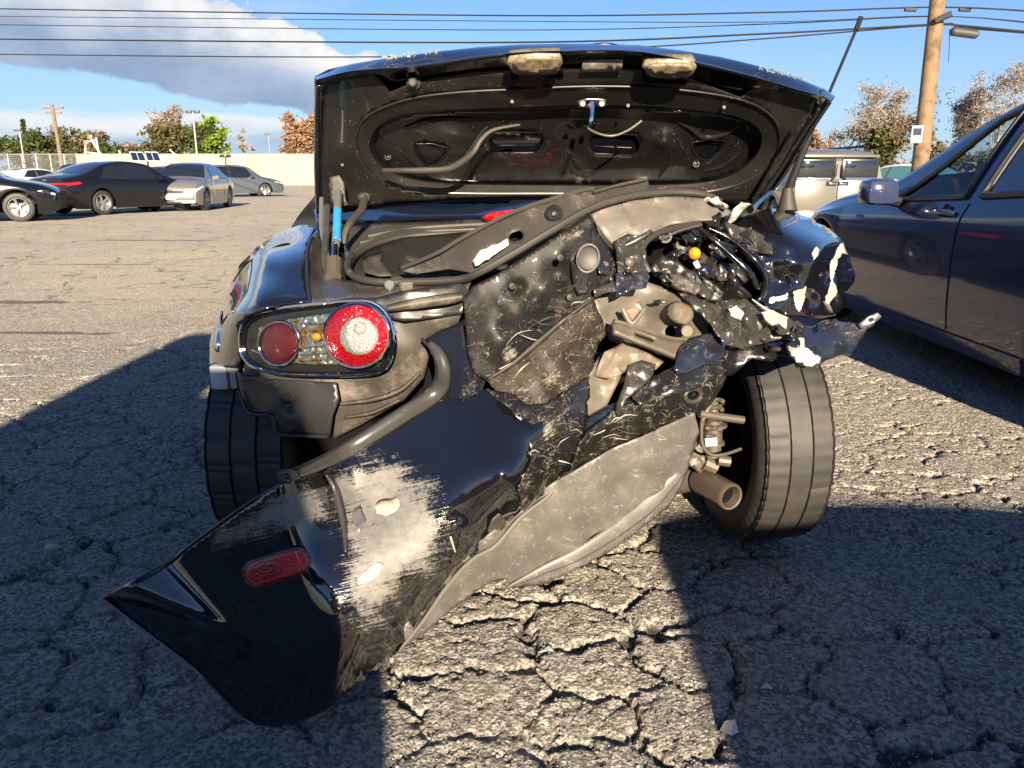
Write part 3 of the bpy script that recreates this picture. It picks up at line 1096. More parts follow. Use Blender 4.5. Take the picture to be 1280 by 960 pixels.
# inside of the outer skin, with its stamped slots
floorY = off(lidY, .068)
slots = [pill(645, 178, 34, 13, -1, 20), pill(768, 180, 32, 13, 2, 20), [(520, 180), (560, 185), (545, 205), (530, 205)], [(865, 178), (905, 176), (890, 198), (875, 198)],
         ell(500, 200, 14, 12), [(640, 205), (600, 215), (570, 206), (590, 198)]]
panel('lid_skin_inside', [(a + (710 - a) * .02, b + (185 - b) * .03) for a, b in hole], floorY, M['lid_dark'], lid, sp=5, holes=slots[:4], thick=.002,
      smooth_outline=3, dents=[(545, 165, 45, .008), (705, 180, 16, -.016), (612, 190, 9, -.012), (830, 180, 14, -.018), (880, 165, 40, .008), (700, 215, 90, -.006)])
for s_ in slots[:4]:
    ptube('slot_rim', [(a, b, float(floorY(a, b)) - .002) for a, b in s_], .0014, M['lid_dark'], lid, 5, 2, True)
for pts in ([(505, 160, 0), (540, 150, 0), (600, 147, 0)], [(720, 150, 0), (718, 180, 0), (722, 222, 0)], [(690, 152, 0), (668, 205, 0), (640, 226, 0)], [(812, 150, 0), (838, 190, 0), (820, 226, 0)],
            [(842, 150, 0), (862, 160, 0), (880, 172, 0), (905, 168, 0), (925, 158, 0)], [(500, 190, 0), (520, 205, 0), (545, 222, 0), (600, 226, 0)], [(880, 214, 0), (905, 206, 0), (925, 190, 0)]):
    ptube('pressed_rib', [(p[0], p[1], float(floorY(p[0], p[1])) + .003) for p in pts], [.003, .0075, .003], M['lid_dark'], lid, 8, 6)
for (hu, hv) in ((485, 196), (870, 205), (590, 222)):
    MB().lathe([(0, 0), (-.001, .004), (.002, .007), (.003, .0075), (.003, .009), (0, .009)], P(hu, hv, float(floorY(hu, hv)) - .001), (0, -1, 0), 12).build('drain_hole', M['lid_inner'], lid, world=True)
# lamps over the plate
for k, (ol, bl) in enumerate((([(637, 74), (700, 71), (698, 88), (690, 93), (646, 93), (638, 86)], [(641, 78), (660, 73), (697, 74), (692, 90), (650, 91)]),
                              ([(808, 80), (866, 79), (867, 90), (858, 98), (816, 97), (806, 88)], [(812, 82), (863, 82), (860, 92), (818, 93)]))):
    lp = panel('plate_lamp', ol, off(lidY, -.050), M['beige_lamp'], lid, sp=5, thick=.026, dents=[(ol[0][0] + 30, 84, 24, -.007)], smooth_outline=2,
               label='yellowed number plate lamp with a cracked cover' if k == 0 else None)
    panel('lens', bl, off(lidY, -.058), M['beige_lamp'], lp, sp=4, thick=.004, facet=(.004, 7), smooth_outline=2)
panel('lamp_shadow', [(632, 70), (706, 66), (704, 97), (640, 100)], off(lidY, -.006), M['shade_black'], lid, sp=8, thick=.002)  # flat near-black patches painted as the shadow about the plate lamps
panel('lamp_shadow', [(802, 78), (868, 77), (858, 106), (804, 103)], off(lidY, -.006), M['shade_black'], lid, sp=8, thick=.002)
panel('bracket_scrap', [(650, 94), (688, 92), (680, 112), (655, 108), (644, 106)], off(lidY, -.02), M['black_plastic'], lid, sp=5, thick=.004, facet=(.006, 9), jag=2)
panel('plate_patch', [(729, 77), (779, 75), (777, 89), (726, 90)], off(lidY, -.016), M['plate_grey'], lid, sp=6, thick=.004)
# emblem on the far edge
eb = ptube('emblem', [(a, b, 2.0) for a, b in ell(755, 60, 20, 5)], .0035, M['chrome'], lid, 6, 2, True)
ptube('emblem_wing', [(737, 60, 1.99), (748, 58, 1.985), (755, 63, 1.98), (762, 58, 1.985), (773, 60, 1.99)], .004, M['chrome'], eb, 6)
# glass crumbs lying along the lip
mb = MB()
for (u0, v0, u1, v1, dz) in ((478, 72, 548, 64, 0), (950, 84, 1003, 98, 0)):
    for i in range(70):
        t = random.random()
        c0 = P(u0 + (u1 - u0) * t + random.uniform(-2, 2), v0 + (v1 - v0) * t - 1 + random.uniform(-1, 4), 1.97 + random.uniform(-.01, .02))
        s_ = random.uniform(.0012, .0026)
        mb.tube([c0 + Vector((-s_, 0, 0)), c0 + Vector((s_, s_ * .3, s_ * .5))], s_ * .8, 5)
tag(mb.build('glass_crumbs', M['glitter'], lid, world=True), kind='stuff')
# latch, cable, wiring sleeve, bump stops
la = panel('latch', [(722, 127), (732, 124), (757, 125), (758, 132), (748, 134), (745, 130), (738, 131), (736, 135), (724, 134)], off(lidY, -.018), M['chrome'], lid, sp=3, thick=.006)
ptube('latch_hook', [(740, 129, 1.99), (740, 140, 1.985), (739, 150, 1.98), (737, 159, 1.985)], [.0075, .0068, .0062, .0055], M['chrome'], la, 10)
for bu in (728, 752):
    MB().lathe([(0, .0), (0, .008), (.006, .007), (.008, .0)], P(bu, 130, 1.995), (0, -1, .2), 10).build('bolt', M['steel'], la, world=True)
ptube('release_cable', [(730, 157, 2.07), (745, 166, 2.05), (765, 170, 2.04), (785, 163, 2.05), (802, 151, 2.06)], .0032, M['tan_steel'], lid)
ptube('wiring_sleeve', [(480, 213, 2.16), (505, 213, 2.13), (530, 213, 2.12), (560, 211, 2.11), (578, 202, 2.10), (592, 190, 2.09), (602, 174, 2.09), (618, 162, 2.09), (650, 156, 2.10)],
      [.006, .007, .0085, .008, .0085, .008, .007, .005, .003], M['tan_trim'], lid, 10)
ptube('wire', [(560, 206, 2.13), (580, 196, 2.12), (600, 168, 2.12), (610, 158, 2.12)], .0025, M['black_plastic'], lid, 6)
for (bu, bv) in ((517, 103), (419, 231), (455, 246)):
    y0 = float(lidY(bu, bv))
    b_ = MB().lathe([(-.004, 0), (-.004, .019), (.006, .017), (.010, .012), (.024, .011), (.028, .007), (.028, 0)], P(bu, bv, y0), (0, -1, -.1), 16).build('bump_stop', M['tan_trim'], lid, world=True)
for (bu, bv) in ((640, 127), (785, 132), (428, 206), (905, 134)):
    MB().lathe([(0, 0), (0, .005), (.002, .0045), (.002, 0)], P(bu, bv, float(lidY(bu, bv)) - .001), (0, -1, 0), 8).build('bolt', M['tan_trim'], lid, world=True)

# --- gas strut and hoses on the left hinge
st_ = ptube('gas_strut', [(423, 240, 2.16), (420, 300, 1.99), (419, 306, 1.97)], .0105, M['steel'], car_w, 14, label='left gas strut holding the trunk lid')
ptube('label_sleeve', [(422, 263, 2.09), (421, 300, 1.985)], .0112, M['blue_label'], st_, 14)
ptube('piston_rod', [(419, 306, 1.97), (418, 328, 1.90)], .009, M['chrome'], st_, 10)
MB().tube([P(418, 326, 1.90), P(417, 346, 1.85)], .019, 10).build('ball_socket', M['tan_steel'], st_, world=True)
panel('hinge_plate', [(412, 222), (424, 219), (430, 228), (432, 250), (436, 256), (428, 258), (414, 252)], lambda u, v: 2.19 + 0 * u, M['tan_trim'], st_, sp=4, thick=.004)
ptube('hinge_arm', [(409, 258, 2.14), (408, 290, 2.05), (405, 325, 1.93), (410, 345, 1.86)], .009, M['gutter'], car_w, 8)
ptube('hinge_arm', [(402, 248, 2.2), (402, 285, 2.1), (407, 310, 2.0), (413, 338, 1.88)], .006, M['steel'], car_w, 8)
ptube('wiring_hose', [(455, 250, 2.2), (452, 262, 2.14), (445, 270, 2.10), (437, 280, 2.06), (431, 292, 2.04), (429, 305, 2.03)], [.012, .011, .009, .010, .009, .009], M['tan_trim'], car_w, 10)

# --- deck behind the cabin, third brake lamp, boot floor
panel('rear_deck', [(392, 262), (480, 252), (700, 244), (760, 250), (750, 268), (650, 272), (520, 276), (430, 281), (398, 284)],
      [(392, 262, 2.52), (700, 244, 2.58), (560, 250, 2.6), (398, 284, 2.36), (560, 276, 2.38), (740, 268, 2.40)], M['paint'], car_w, sp=7)
panel('deck_trim', [(428, 281), (520, 275), (650, 271), (740, 266), (740, 290), (640, 290), (560, 292), (500, 299), (450, 315), (440, 330), (432, 335)],
      [(428, 281, 2.34), (650, 271, 2.34), (740, 266, 2.34), (740, 290, 2.20), (560, 292, 2.20), (440, 330, 2.0), (500, 299, 2.14)], M['deck_grey'], car_w, sp=6,
      dents=[(560, 284, 200, .0)], crumple=(.004, 90))
ptube('deck_rib', [(460, 296, 2.2), (520, 286, 2.24), (600, 281, 2.25), (680, 279, 2.25)], .007, M['tan_trim'], car_w, 8)
ptube('deck_rib', [(450, 304, 2.16), (510, 292, 2.21), (590, 287, 2.22), (660, 284, 2.22)], .005, M['deck_grey'], car_w, 8)
panel('high_brake_lamp', [(602, 272), (612, 266), (640, 262), (690, 260), (690, 270), (640, 274), (608, 276)], lambda u, v: 2.27 + 0 * u, M['lens_red'], car_w, sp=4, thick=.02,
      dents=[(640, 268, 20, -.01)])
panel('boot_floor', [(430, 330), (450, 312), (500, 297), (600, 288), (760, 268), (900, 255), (900, 300), (700, 320), (590, 346), (480, 350), (440, 344)],
      [(430, 330, 1.98), (500, 297, 2.10), (760, 268, 2.2), (900, 255, 2.2), (590, 346, 1.95), (700, 320, 2.0), (900, 300, 2.0)], M['black_plastic'], car_w, sp=9, crumple=(.01, 50))
panel('boot_box', [(498, 336), (540, 322), (590, 300), (610, 318), (585, 345), (520, 346)], [(498, 336, 1.86), (590, 300, 1.95), (610, 318, 1.88), (520, 346, 1.8)], M['lid_dark'], car_w, sp=6, facet=(.012, 22))
panel('boot_liner', [(452, 322), (478, 314), (476, 326), (490, 344), (474, 345), (455, 340)], [(452, 322, 1.98), (478, 314, 2.0), (490, 344, 1.85), (455, 340, 1.88)], M['tan_trim'], car_w, sp=5)
ptube('jack_handle', [(510, 342, 1.83), (540, 328, 1.86), (575, 316, 1.88)], .005, M['steel'], car_w, 6)

# --- left rear quarter
panel('quarter_panel', [(262, 455), (262, 428), (268, 405), (279, 380), (288, 355), (300, 330), (322, 308), (350, 290), (375, 281), (398, 281), (392, 292), (384, 305), (381, 330), (383, 355), (388, 376),
                        (350, 381), (325, 388), (308, 397), (302, 412), (303, 432), (300, 450), (298, 458), (280, 459)],
      [(262, 455, 1.92), (262, 428, 1.98), (279, 380, 2.06), (300, 330, 2.24), (350, 290, 2.46), (398, 281, 2.36), (384, 305, 2.06), (388, 376, 1.68), (383, 340, 1.84), (350, 381, 1.66), (308, 397, 1.68),
       (340, 340, 1.85), (320, 365, 1.73), (302, 412, 1.74), (300, 450, 1.76), (330, 320, 2.0), (285, 420, 1.80), (290, 390, 1.78), (280, 445, 1.82), (360, 310, 2.05)], M['paint'], car_w, sp=5,
      label='intact left quarter panel')
ptube('panel_seam', [(322, 322, 2.06), (345, 308, 2.13), (362, 305, 2.12), (360, 314, 2.07)], .0022, M['shade_black'], car_w, 5)
ptube('panel_seam', [(292, 352, 1.93), (305, 333, 2.05), (322, 320, 2.13), (350, 306, 2.22)], .002, M['shade_black'], car_w, 5)
sm = panel('side_marker', [(268, 412), (276, 389), (275, 410), (270, 440), (266, 430)], [(268, 412, 1.93), (276, 389, 1.88), (270, 440, 1.87), (266, 430, 1.9)], M['chrome'], car_w, sp=4, thick=.006)
panel('gutter', [(386, 300), (398, 284), (404, 300), (408, 330), (420, 348), (450, 351), (480, 354), (590, 350), (584, 362), (500, 364), (470, 372), (430, 374), (390, 378), (383, 345)],
      [(386, 300, 2.06), (398, 284, 2.3), (408, 330, 2.0), (420, 348, 1.84), (480, 354, 1.74), (590, 350, 1.68), (584, 362, 1.66), (470, 372, 1.66), (390, 378, 1.67), (383, 345, 1.80), (395, 340, 1.92)],
      M['gutter'], car_w, sp=5)
ptube('gutter_edge', [(388, 378, 1.665), (384, 345, 1.80), (384, 315, 1.96), (390, 296, 2.12)], .004, M['black_plastic'], car_w, 6)

# weatherstrip round the boot opening
ptube('weatherstrip', [(440, 318, 1.95), (434, 332, 1.86), (442, 345, 1.77), (470, 352, 1.72), (520, 352, 1.70), (575, 349, 1.67), (600, 340, 1.64), (640, 318, 1.64), (690, 288, 1.66), (740, 260, 1.70), (790, 245, 1.74), (840, 240, 1.78),
                       (880, 243, 1.80), (900, 252, 1.82)], .0082, M['rubber_seal'], car_w, 10, 8)
ptube('weatherstrip', [(434, 332, 1.88), (446, 318, 1.98), (472, 304, 2.06), (512, 295, 2.12), (560, 292, 2.15), (620, 290, 2.17)], .0075, M['rubber_seal'], car_w, 10, 8)

# tail panel upper trims above the lamp
panel('lamp_top_trim', [(394, 379), (440, 372), (470, 372), (500, 364), (575, 353), (590, 366), (578, 392), (545, 397), (505, 402), (488, 398), (470, 384), (430, 380)],
      [(394, 379, 1.67), (470, 372, 1.63), (575, 353, 1.64), (590, 366, 1.62), (505, 402, 1.61), (578, 392, 1.62)], M['black_plastic'], car_w, sp=5, crumple=(.005, 30))
strip('rolled_edge', [(484, 386, 1.60), (520, 380, 1.60), (560, 374, 1.60), (578, 371, 1.60)], [9, 15, 15, 10], M['rear_metal'], car_w, bow=.012)
MB().lathe([(0, 0), (0, .012), (.006, .010), (.006, 0)], P(487, 357, 1.69), (0, -.8, .6), 12).build('plug', M['steel'], car_w, world=True)
panel('clip_bracket', [(498, 352), (516, 352), (518, 372), (500, 374)], lambda u, v: 1.635 + 0 * u, M['tan_trim'], car_w, sp=4, thick=.006)

# --- rear panel under the lamp
panel('rear_panel', [(488, 396), (545, 396), (578, 390), (572, 405), (545, 418), (530, 428), (536, 446), (530, 472), (505, 500), (450, 532), (418, 548), (395, 545), (345, 540), (322, 500), (305, 470), (306, 450), (330, 462), (420, 474), (476, 468), (492, 445), (493, 415)],
      [(488, 396, 1.64), (578, 390, 1.63), (530, 428, 1.66), (530, 472, 1.68), (450, 532, 1.70), (345, 540, 1.74), (305, 470, 1.77), (420, 474, 1.67), (492, 430, 1.64)], M['rear_metal'], car_w, sp=5,
      crumple=(.010, 55), dents=[(480, 510, 30, .012), (515, 440, 20, -.012)], label='bare dusty rear panel where the bumper was')
strip('panel_rib', [(425, 505, 1.672), (465, 500, 1.665), (500, 488, 1.665), (525, 466, 1.67)], [5, 7, 7, 4], M['rear_metal'], car_w, bow=.010)
strip('panel_rib', [(430, 522, 1.68), (465, 516, 1.675), (500, 500, 1.675)], [4, 6, 4], M['rear_metal'], car_w, bow=.008)
panel('side_bracket', [(296, 466), (340, 474), (420, 478), (424, 500), (416, 520), (412, 546), (378, 542), (347, 544), (342, 518), (318, 520), (302, 500)],
      [(296, 466, 1.74), (424, 485, 1.64), (416, 530, 1.64), (347, 544, 1.68), (302, 500, 1.74), (342, 500, 1.68)], M['black_plastic'], car_w, sp=5, crumple=(.014, 40), dents=[(364, 505, 9, .02)])
ptube('bracket_rim', [(298, 488, 1.73), (312, 516, 1.71), (340, 520, 1.69), (348, 542, 1.67), (380, 545, 1.655), (410, 546, 1.635)], .004, M['black_plastic'], car_w, 6)
wc = MB()
for (u0, v0, u1, v1, y) in ((261, 458, 285, 487, 1.84), (285, 461, 296, 486, 1.85), (282, 455, 297, 465, 1.83), (303, 458, 309, 476, 1.82)):
    a, b_ = P(u0, v0, y), P(u1, v1, y)
    wc.box(a.x, b_.x, y, y + .03, b_.z, a.z, .003)
wc.build('bumper_clip', M['white_clip'], car_w, world=True)['label'] = 'white plastic bumper clip left hanging'

# --- left tail lamp
lampY = rbf([(302, 430, 1.735), (330, 385, 1.69), (330, 470, 1.69), (420, 378, 1.615), (420, 470, 1.615), (490, 420, 1.575), (480, 380, 1.59), (480, 466, 1.59)])
lo_ = [(300, 432), (302, 408), (316, 394), (345, 386), (390, 380), (440, 376), (466, 378), (484, 393), (493, 420), (490, 446), (478, 463), (450, 469), (400, 470), (350, 468), (320, 460), (305, 448)]
li_ = [(310, 430), (313, 412), (324, 402), (350, 395), (392, 388), (440, 383), (462, 385), (477, 398), (485, 420), (482, 442), (472, 456), (448, 462), (402, 462), (352, 460), (328, 454), (314, 444)]
li_ = [(p[0] + .42 * (q[0] - p[0]), p[1] + .42 * (q[1] - p[1])) for p, q in zip(li_, lo_)]
tl = panel('tail_lamp', lo_, off(lampY, .030), M['black_plastic'], car_w, sp=6, thick=.003, smooth_outline=3, label='surviving left tail lamp')
band('bezel', lo_, li_, off(lampY, -.006), off(lampY, .004), M['paint'], tl)
band('bezel_wall', li_, [(a + (400 - a) * .02, b + (424 - b) * .03) for a, b in li_], off(lampY, .004), off(lampY, .030), M['black_plastic'], tl)
ptube('bezel_rim', [(a, b, float(lampY(a, b)) - .006) for a, b in lo_], .0035, M['chrome'], tl, 6, 4, True)
panel('reflector', [(322, 410), (350, 401), (395, 394), (440, 388), (474, 400), (478, 440), (440, 456), (395, 456), (350, 454), (325, 446)], off(lampY, .012), M['lamp_chrome'], tl, sp=3,
      thick=.002, facet=(.007, 8))
panel('chrome_tongue', [(314, 437), (334, 441), (338, 447), (320, 443)], off(lampY, -.004), M['chrome'], tl, sp=4, thick=.004)


def dome(name, u, v, a, b, rot, bulge, base, mat, parent, rim=None, sp=3):
    def f(U, V):
        c_, s_ = math.cos(R(rot)), math.sin(R(rot))
        x = ((U - u) * c_ + (V - v) * s_) / a
        y = (-(U - u) * s_ + (V - v) * c_) / b
        return lampY(U, V) + base - bulge * np.sqrt(np.clip(1 - (x * x + y * y), 0, 1))
    o = panel(name, ell(u, v, a, b, rot, 36), f, mat, parent, sp=sp, thick=.002)
    if rim:
        ptube('chrome_ring', [(p, q, float(lampY(p, q)) + base - .002) for p, q in ell(u, v, a + .8, b + .8, rot, 40)], rim, M['chrome'], o, 8, 1, True)
    return o


dome('outer_lens', 349, 429, 24.5, 26.5, 8, .028, -.004, M['lens_red_deep'], tl, .0036)
big = dome('brake_lens', 446, 419.5, 40, 39, 0, .016, -.012, M['lens_red'], tl, .0044)
dome('reverse_lens', 448.5, 420.5, 26, 25.5, 0, .022, -.0185, M['lens_clear'], tl, .0016)
dome('reverse_bulb', 450, 411, 9.5, 9.5, 0, .016, -.032, M['lens_clear'], tl, sp=2)
dome('indicator_bulb', 395, 421, 7.5, 6, 0, .018, -.002, M['amber'], tl, sp=2)
panel('lens_cover', [(a + (400 - a) * .015, b_ + (424 - b_) * .02) for a, b_ in li_], lambda u, v: lampY(u, v) - .012 - .030 * np.clip(1 - ((np.asarray(u, float) - 397) / 92) ** 2, 0, 1) * np.clip(1 - ((np.asarray(v, float) - 424) / 46) ** 2, 0, 1),
      M['glass_clear'], tl, sp=5, thick=0, smooth_outline=3)
for vv in (403, 412, 432, 441, 449):
    ptube('prism_bar', [(374, vv + 1, float(lampY(374, vv)) + .002), (396, vv, float(lampY(396, vv)) + .002), (409, vv - 1, float(lampY(409, vv)) + .002)], .0038, M['lamp_chrome'], tl, 6)

# --- crumpled tail panel
panel('tail_flange', [(500, 338), (540, 322), (575, 300), (620, 275), (660, 258), (720, 240), (770, 231), (810, 223), (813, 244), (775, 250), (735, 264), (700, 284), (650, 312), (612, 336), (594, 341), (560, 336), (520, 342)],
      [(500, 338, 1.78), (575, 300, 1.75), (660, 258, 1.75), (735, 238, 1.78), (810, 223, 1.84), (812, 244, 1.80), (735, 264, 1.72), (650, 312, 1.665), (594, 341, 1.665), (540, 338, 1.74)], M['tan_trim'], car_w, sp=5,
      holes=[pill(645, 295, 9, 6, -20, 16)], crumple=(.010, 32), thick=.003, label='buckled flange of the tail panel')
ptube('flange_edge', [(502, 335, 1.77), (545, 317, 1.74), (575, 299, 1.735), (620, 275, 1.735), (660, 258, 1.74), (722, 239, 1.77), (742, 236, 1.78)], .0045, M['tan_trim'], car_w, 6)
ptube('flange_edge', [(742, 240, 1.76), (775, 231, 1.80), (808, 224, 1.83)], .004, M['tan_trim'], car_w, 6)
MB().lathe([(0, 0), (0, .017), (.010, .020), (.016, .013), (.012, .008), (.016, .004), (.016, 0)], P(693, 268, 1.715), (-.15, -1, .15), 18).build('grommet', M['black_plastic'], car_w, world=True)
panel('hole_shade', pill(645, 295, 11, 8, -20, 16), lambda u, v: 1.76 + 0 * u, M['shade_black'], car_w, sp=5)  # near-black sheet behind the flange hole, put in as its shade
panel('torn_tape', [(591, 324), (600, 314), (634, 299), (636, 306), (610, 324), (594, 332)], [(591, 324, 1.655), (634, 299, 1.665), (610, 326, 1.645), (600, 318, 1.65)], M['white_tape'], car_w, sp=4, crumple=(.003, 9), jag=2)
panel('tail_plate', [(579, 372), (590, 358), (622, 342), (660, 318), (700, 292), (722, 276), (736, 266), (741, 284), (736, 330), (742, 372), (718, 390), (690, 414), (655, 444), (628, 466), (606, 474), (592, 466), (584, 440), (582, 405)],
      [(579, 372, 1.585), (622, 342, 1.60), (700, 292, 1.64), (738, 268, 1.67), (738, 330, 1.61), (742, 372, 1.575), (690, 414, 1.545), (640, 456, 1.50), (600, 472, 1.50), (584, 420, 1.54), (640, 395, 1.575), (680, 350, 1.615)],
      M['tailplate'], car_w, sp=4, crumple=(.006, 60), thick=.003, dents=[(700, 345, 16, .020), (648, 360, 9, .020), (668, 378, 13, .018), (628, 430, 20, .016), (632, 408, 8, -.012), (640, 365, 9, -.010), (708, 322, 6, -.012)],
      mask=[([(620, 345), (735, 275), (737, 295), (640, 352)], 14, .62), ([(620, 440), (640, 420), (652, 445), (632, 462)], 10, .62)], label='torn tail panel scratched down to the plastic')
for (a, b_) in ((640, 358), (625, 378), (700, 322), (712, 372)):
    MB().lathe([(0, 0), (0, .008), (.006, .007), (.008, 0)], P(a, b_, 1.578), (.1, -1, .2), 8).build('stud', M['black_plastic'], car_w, world=True)
strip('fold_ridge', [(610, 474, 1.485), (640, 455, 1.495), (672, 428, 1.52), (705, 400, 1.55), (742, 372, 1.57)], [3, 8, 9, 7, 3], M['tan_trim'], car_w, bow=.012)
panel('plug_plate', [(716, 282), (728, 274), (737, 268), (745, 288), (760, 308), (771, 334), (768, 348), (752, 358), (738, 366), (722, 368), (716, 350), (712, 320)],
      [(716, 282, 1.655), (737, 268, 1.66), (771, 334, 1.64), (768, 348, 1.63), (738, 366, 1.58), (712, 320, 1.625), (735, 323, 1.615)], M['tailplate'], car_w, sp=4, crumple=(.004, 40), thick=.004)
rp = MB().lathe([(-.004, 0), (-.004, .024), (.004, .026), (.007, .024), (.005, .021), (.005, 0)], P(735, 323, 1.605), (.12, -1, .12), 26).build('round_plug', M['tan_trim'], car_w, world=True)
ptube('plug_ring', [(a, b_, 1.598) for a, b_ in ell(735, 323, 13.5, 17.5, 12)], .0022, M['steel'], rp, 6, 1, True)
panel('torn_corner', [(742, 362), (768, 351), (771, 364), (758, 366), (744, 372)], [(742, 362, 1.56), (768, 351, 1.60), (771, 364, 1.59), (744, 372, 1.56)], M['silver_crush'], car_w, sp=4)
panel('scraped_plate', [(606, 474), (630, 462), (660, 440), (700, 406), (742, 373), (752, 395), (757, 418), (745, 436), (741, 462), (722, 482), (700, 500), (672, 520), (652, 510), (636, 492), (620, 490)],
      [(606, 474, 1.495), (660, 440, 1.52), (742, 373, 1.59), (757, 418, 1.585), (740, 462, 1.545), (700, 500, 1.49), (650, 508, 1.455), (620, 490, 1.47), (690, 450, 1.505)], M['plate_dirty'], car_w, sp=4, crumple=(.007, 36), jag=2,
      mask=[([(630, 485), (670, 455), (720, 440), (740, 460), (690, 500), (650, 508)], 20, .55)], label='dirt-brown plastic scraped all over')
panel('black_scrap', [(530, 425), (548, 414), (578, 402), (584, 440), (592, 466), (606, 476), (600, 500), (565, 512), (552, 500), (556, 465), (548, 440)],
      [(530, 425, 1.60), (578, 402, 1.585), (592, 466, 1.52), (600, 500, 1.47), (552, 500, 1.50), (556, 460, 1.55)], M['paint_dusty'], car_w, sp=5, crumple=(.006, 40))
panel('tail_panel_top', [(738, 266), (756, 258), (800, 248), (845, 245), (880, 248), (905, 256), (915, 266), (895, 275), (872, 276), (838, 281), (812, 292), (804, 312), (796, 325), (780, 330), (771, 322), (760, 306), (748, 286)],
      [(738, 266, 1.72), (800, 248, 1.76), (880, 248, 1.80), (915, 266, 1.80), (872, 276, 1.75), (812, 292, 1.70), (796, 325, 1.68), (771, 322, 1.68), (748, 286, 1.70)], M['tan_metal'], car_w, sp=4, crumple=(.012, 26), facet=(.006, 30),
      label='tan inner tail panel bent upwards')
strip('torn_edge', [(746, 284, 1.69), (756, 300, 1.68), (772, 310, 1.66), (800, 298, 1.66), (815, 288, 1.67)], [4, 7, 9, 8, 4], M['silver_crush'], car_w, bow=.006)
panel('crushed_skin', [(766, 302), (785, 292), (804, 296), (808, 316), (806, 338), (786, 346), (772, 340), (770, 318)], [(766, 302, 1.66), (804, 296, 1.66), (806, 338, 1.61), (772, 340, 1.62)], M['silver_crush'], car_w, sp=3, crumple=(.010, 14),
      facet=(.010, 16))
panel('crushed_skin', [(770, 342), (806, 330), (812, 345), (808, 360), (790, 362), (771, 372)], [(770, 342, 1.61), (812, 345, 1.62), (808, 360, 1.60), (771, 372, 1.585)], M['lip_crush'], car_w, sp=4, crumple=(.006, 14))
MB().lathe([(0, 0), (0, .011), (.008, .010), (.012, .004), (.012, 0)], P(786, 328, 1.62), (.1, -1, .25), 12).build('bolt', M['tan_steel'], car_w, world=True)

# --- exposed inner metal at the impact
panel('impact_metal', [(742, 374), (772, 360), (808, 352), (838, 362), (866, 380), (886, 400), (884, 432), (902, 440), (888, 456), (850, 450), (815, 442), (786, 436), (762, 424), (752, 398)],
      [(742, 374, 1.62), (808, 352, 1.72), (886, 400, 1.76), (902, 440, 1.72), (815, 442, 1.66), (762, 424, 1.62), (840, 392, 1.65), (800, 395, 1.70)], M['tan_metal'], car_w, sp=4, crumple=(.014, 28), facet=(.012, 34),
      holes=[ell(838, 415, 7, 8)], dents=[(846, 388, 16, -.03), (858, 414, 9, -.03), (775, 375, 16, -.015)], label='bare inner metal showing through at the impact')
panel('rusty_boss', ell(850, 391, 18, 14, 20, 20), [(832, 391, 1.62), (868, 391, 1.63), (850, 378, 1.62), (850, 404, 1.60), (850, 391, 1.585)], M['rust_tan'], car_w, sp=3, crumple=(.006, 10))
ptube('torn_tube', [(858, 410, 1.63), (858, 412, 1.60), (859, 414, 1.585)], [.013, .013, .012], M['rust_tan'], car_w, 10)
panel('hole_shade', ell(838, 415, 9, 10), lambda u, v: 1.73 + 0 * u, M['shade_black'], car_w, sp=5)  # shade inside this hole is a near-black sheet too
panel('gap_shadow', [(742, 404), (772, 420), (850, 446), (905, 440), (900, 480), (800, 520), (740, 530), (735, 450)], lambda u, v: 1.80 + 0 * u, M['shade_black'], car_w, sp=12)
panel('rusty_gusset', [(779, 388), (792, 384), (803, 388), (790, 403)], lambda u, v: 1.625 + 0 * u, M['rust_tan'], car_w, sp=4, thick=.004)
ptube('gusset_rim', [(778, 386, 1.62), (790, 405, 1.615), (806, 386, 1.62)], .005, M['tan_metal'], car_w, 6, 3)
br = panel('bracket_bar', [(766, 402), (776, 403), (800, 413), (836, 425), (856, 426), (852, 450), (838, 444), (800, 428), (768, 415)], [(766, 402, 1.565), (856, 426, 1.60), (852, 450, 1.57), (768, 415, 1.545)], M['tan_steel'], car_w, sp=4,
           thick=.012, holes=[pill(806, 421, 13, 2.6, 20, 14)])
ptube('bar_edge', [(767, 401, 1.56), (800, 411, 1.575), (838, 423, 1.59), (858, 424, 1.60)], .005, M['tan_steel'], br, 6)
panel('crash_foam', [(722, 502), (736, 470), (757, 440), (784, 430), (790, 442), (774, 476), (758, 508), (738, 534), (726, 540)], [(722, 502, 1.52), (757, 440, 1.58), (790, 442, 1.60), (758, 508, 1.545), (726, 540, 1.50)], M['tan_metal'], car_w, sp=4,
      thick=.03, crumple=(.006, 22), dents=[(758, 470, 6, .012), (746, 490, 6, .012)])
panel('bent_plate', [(756, 440), (780, 428), (800, 436), (830, 452), (820, 462), (790, 462), (762, 474), (742, 470)], [(756, 440, 1.57), (800, 436, 1.60), (830, 452, 1.60), (742, 470, 1.55), (790, 462, 1.56)], M['rust_tan'], car_w, sp=4, crumple=(.01, 16))
panel('blue_shard', [(850, 432), (862, 422), (888, 416), (906, 430), (908, 444), (880, 458), (850, 470), (842, 462)], [(850, 432, 1.58), (888, 416, 1.66), (908, 444, 1.64), (850, 470, 1.54), (870, 445, 1.575)], M['lip_crush'], car_w, sp=4, crumple=(.008, 16), facet=(.012, 24))
panel('blue_shard', [(786, 456), (802, 450), (820, 455), (816, 470), (800, 486), (784, 498), (772, 520), (768, 512), (780, 480)], [(786, 456, 1.55), (820, 455, 1.56), (784, 498, 1.51), (768, 512, 1.51)], M['silver_crush'], car_w, sp=3, crumple=(.006, 14),
      facet=(.008, 20))
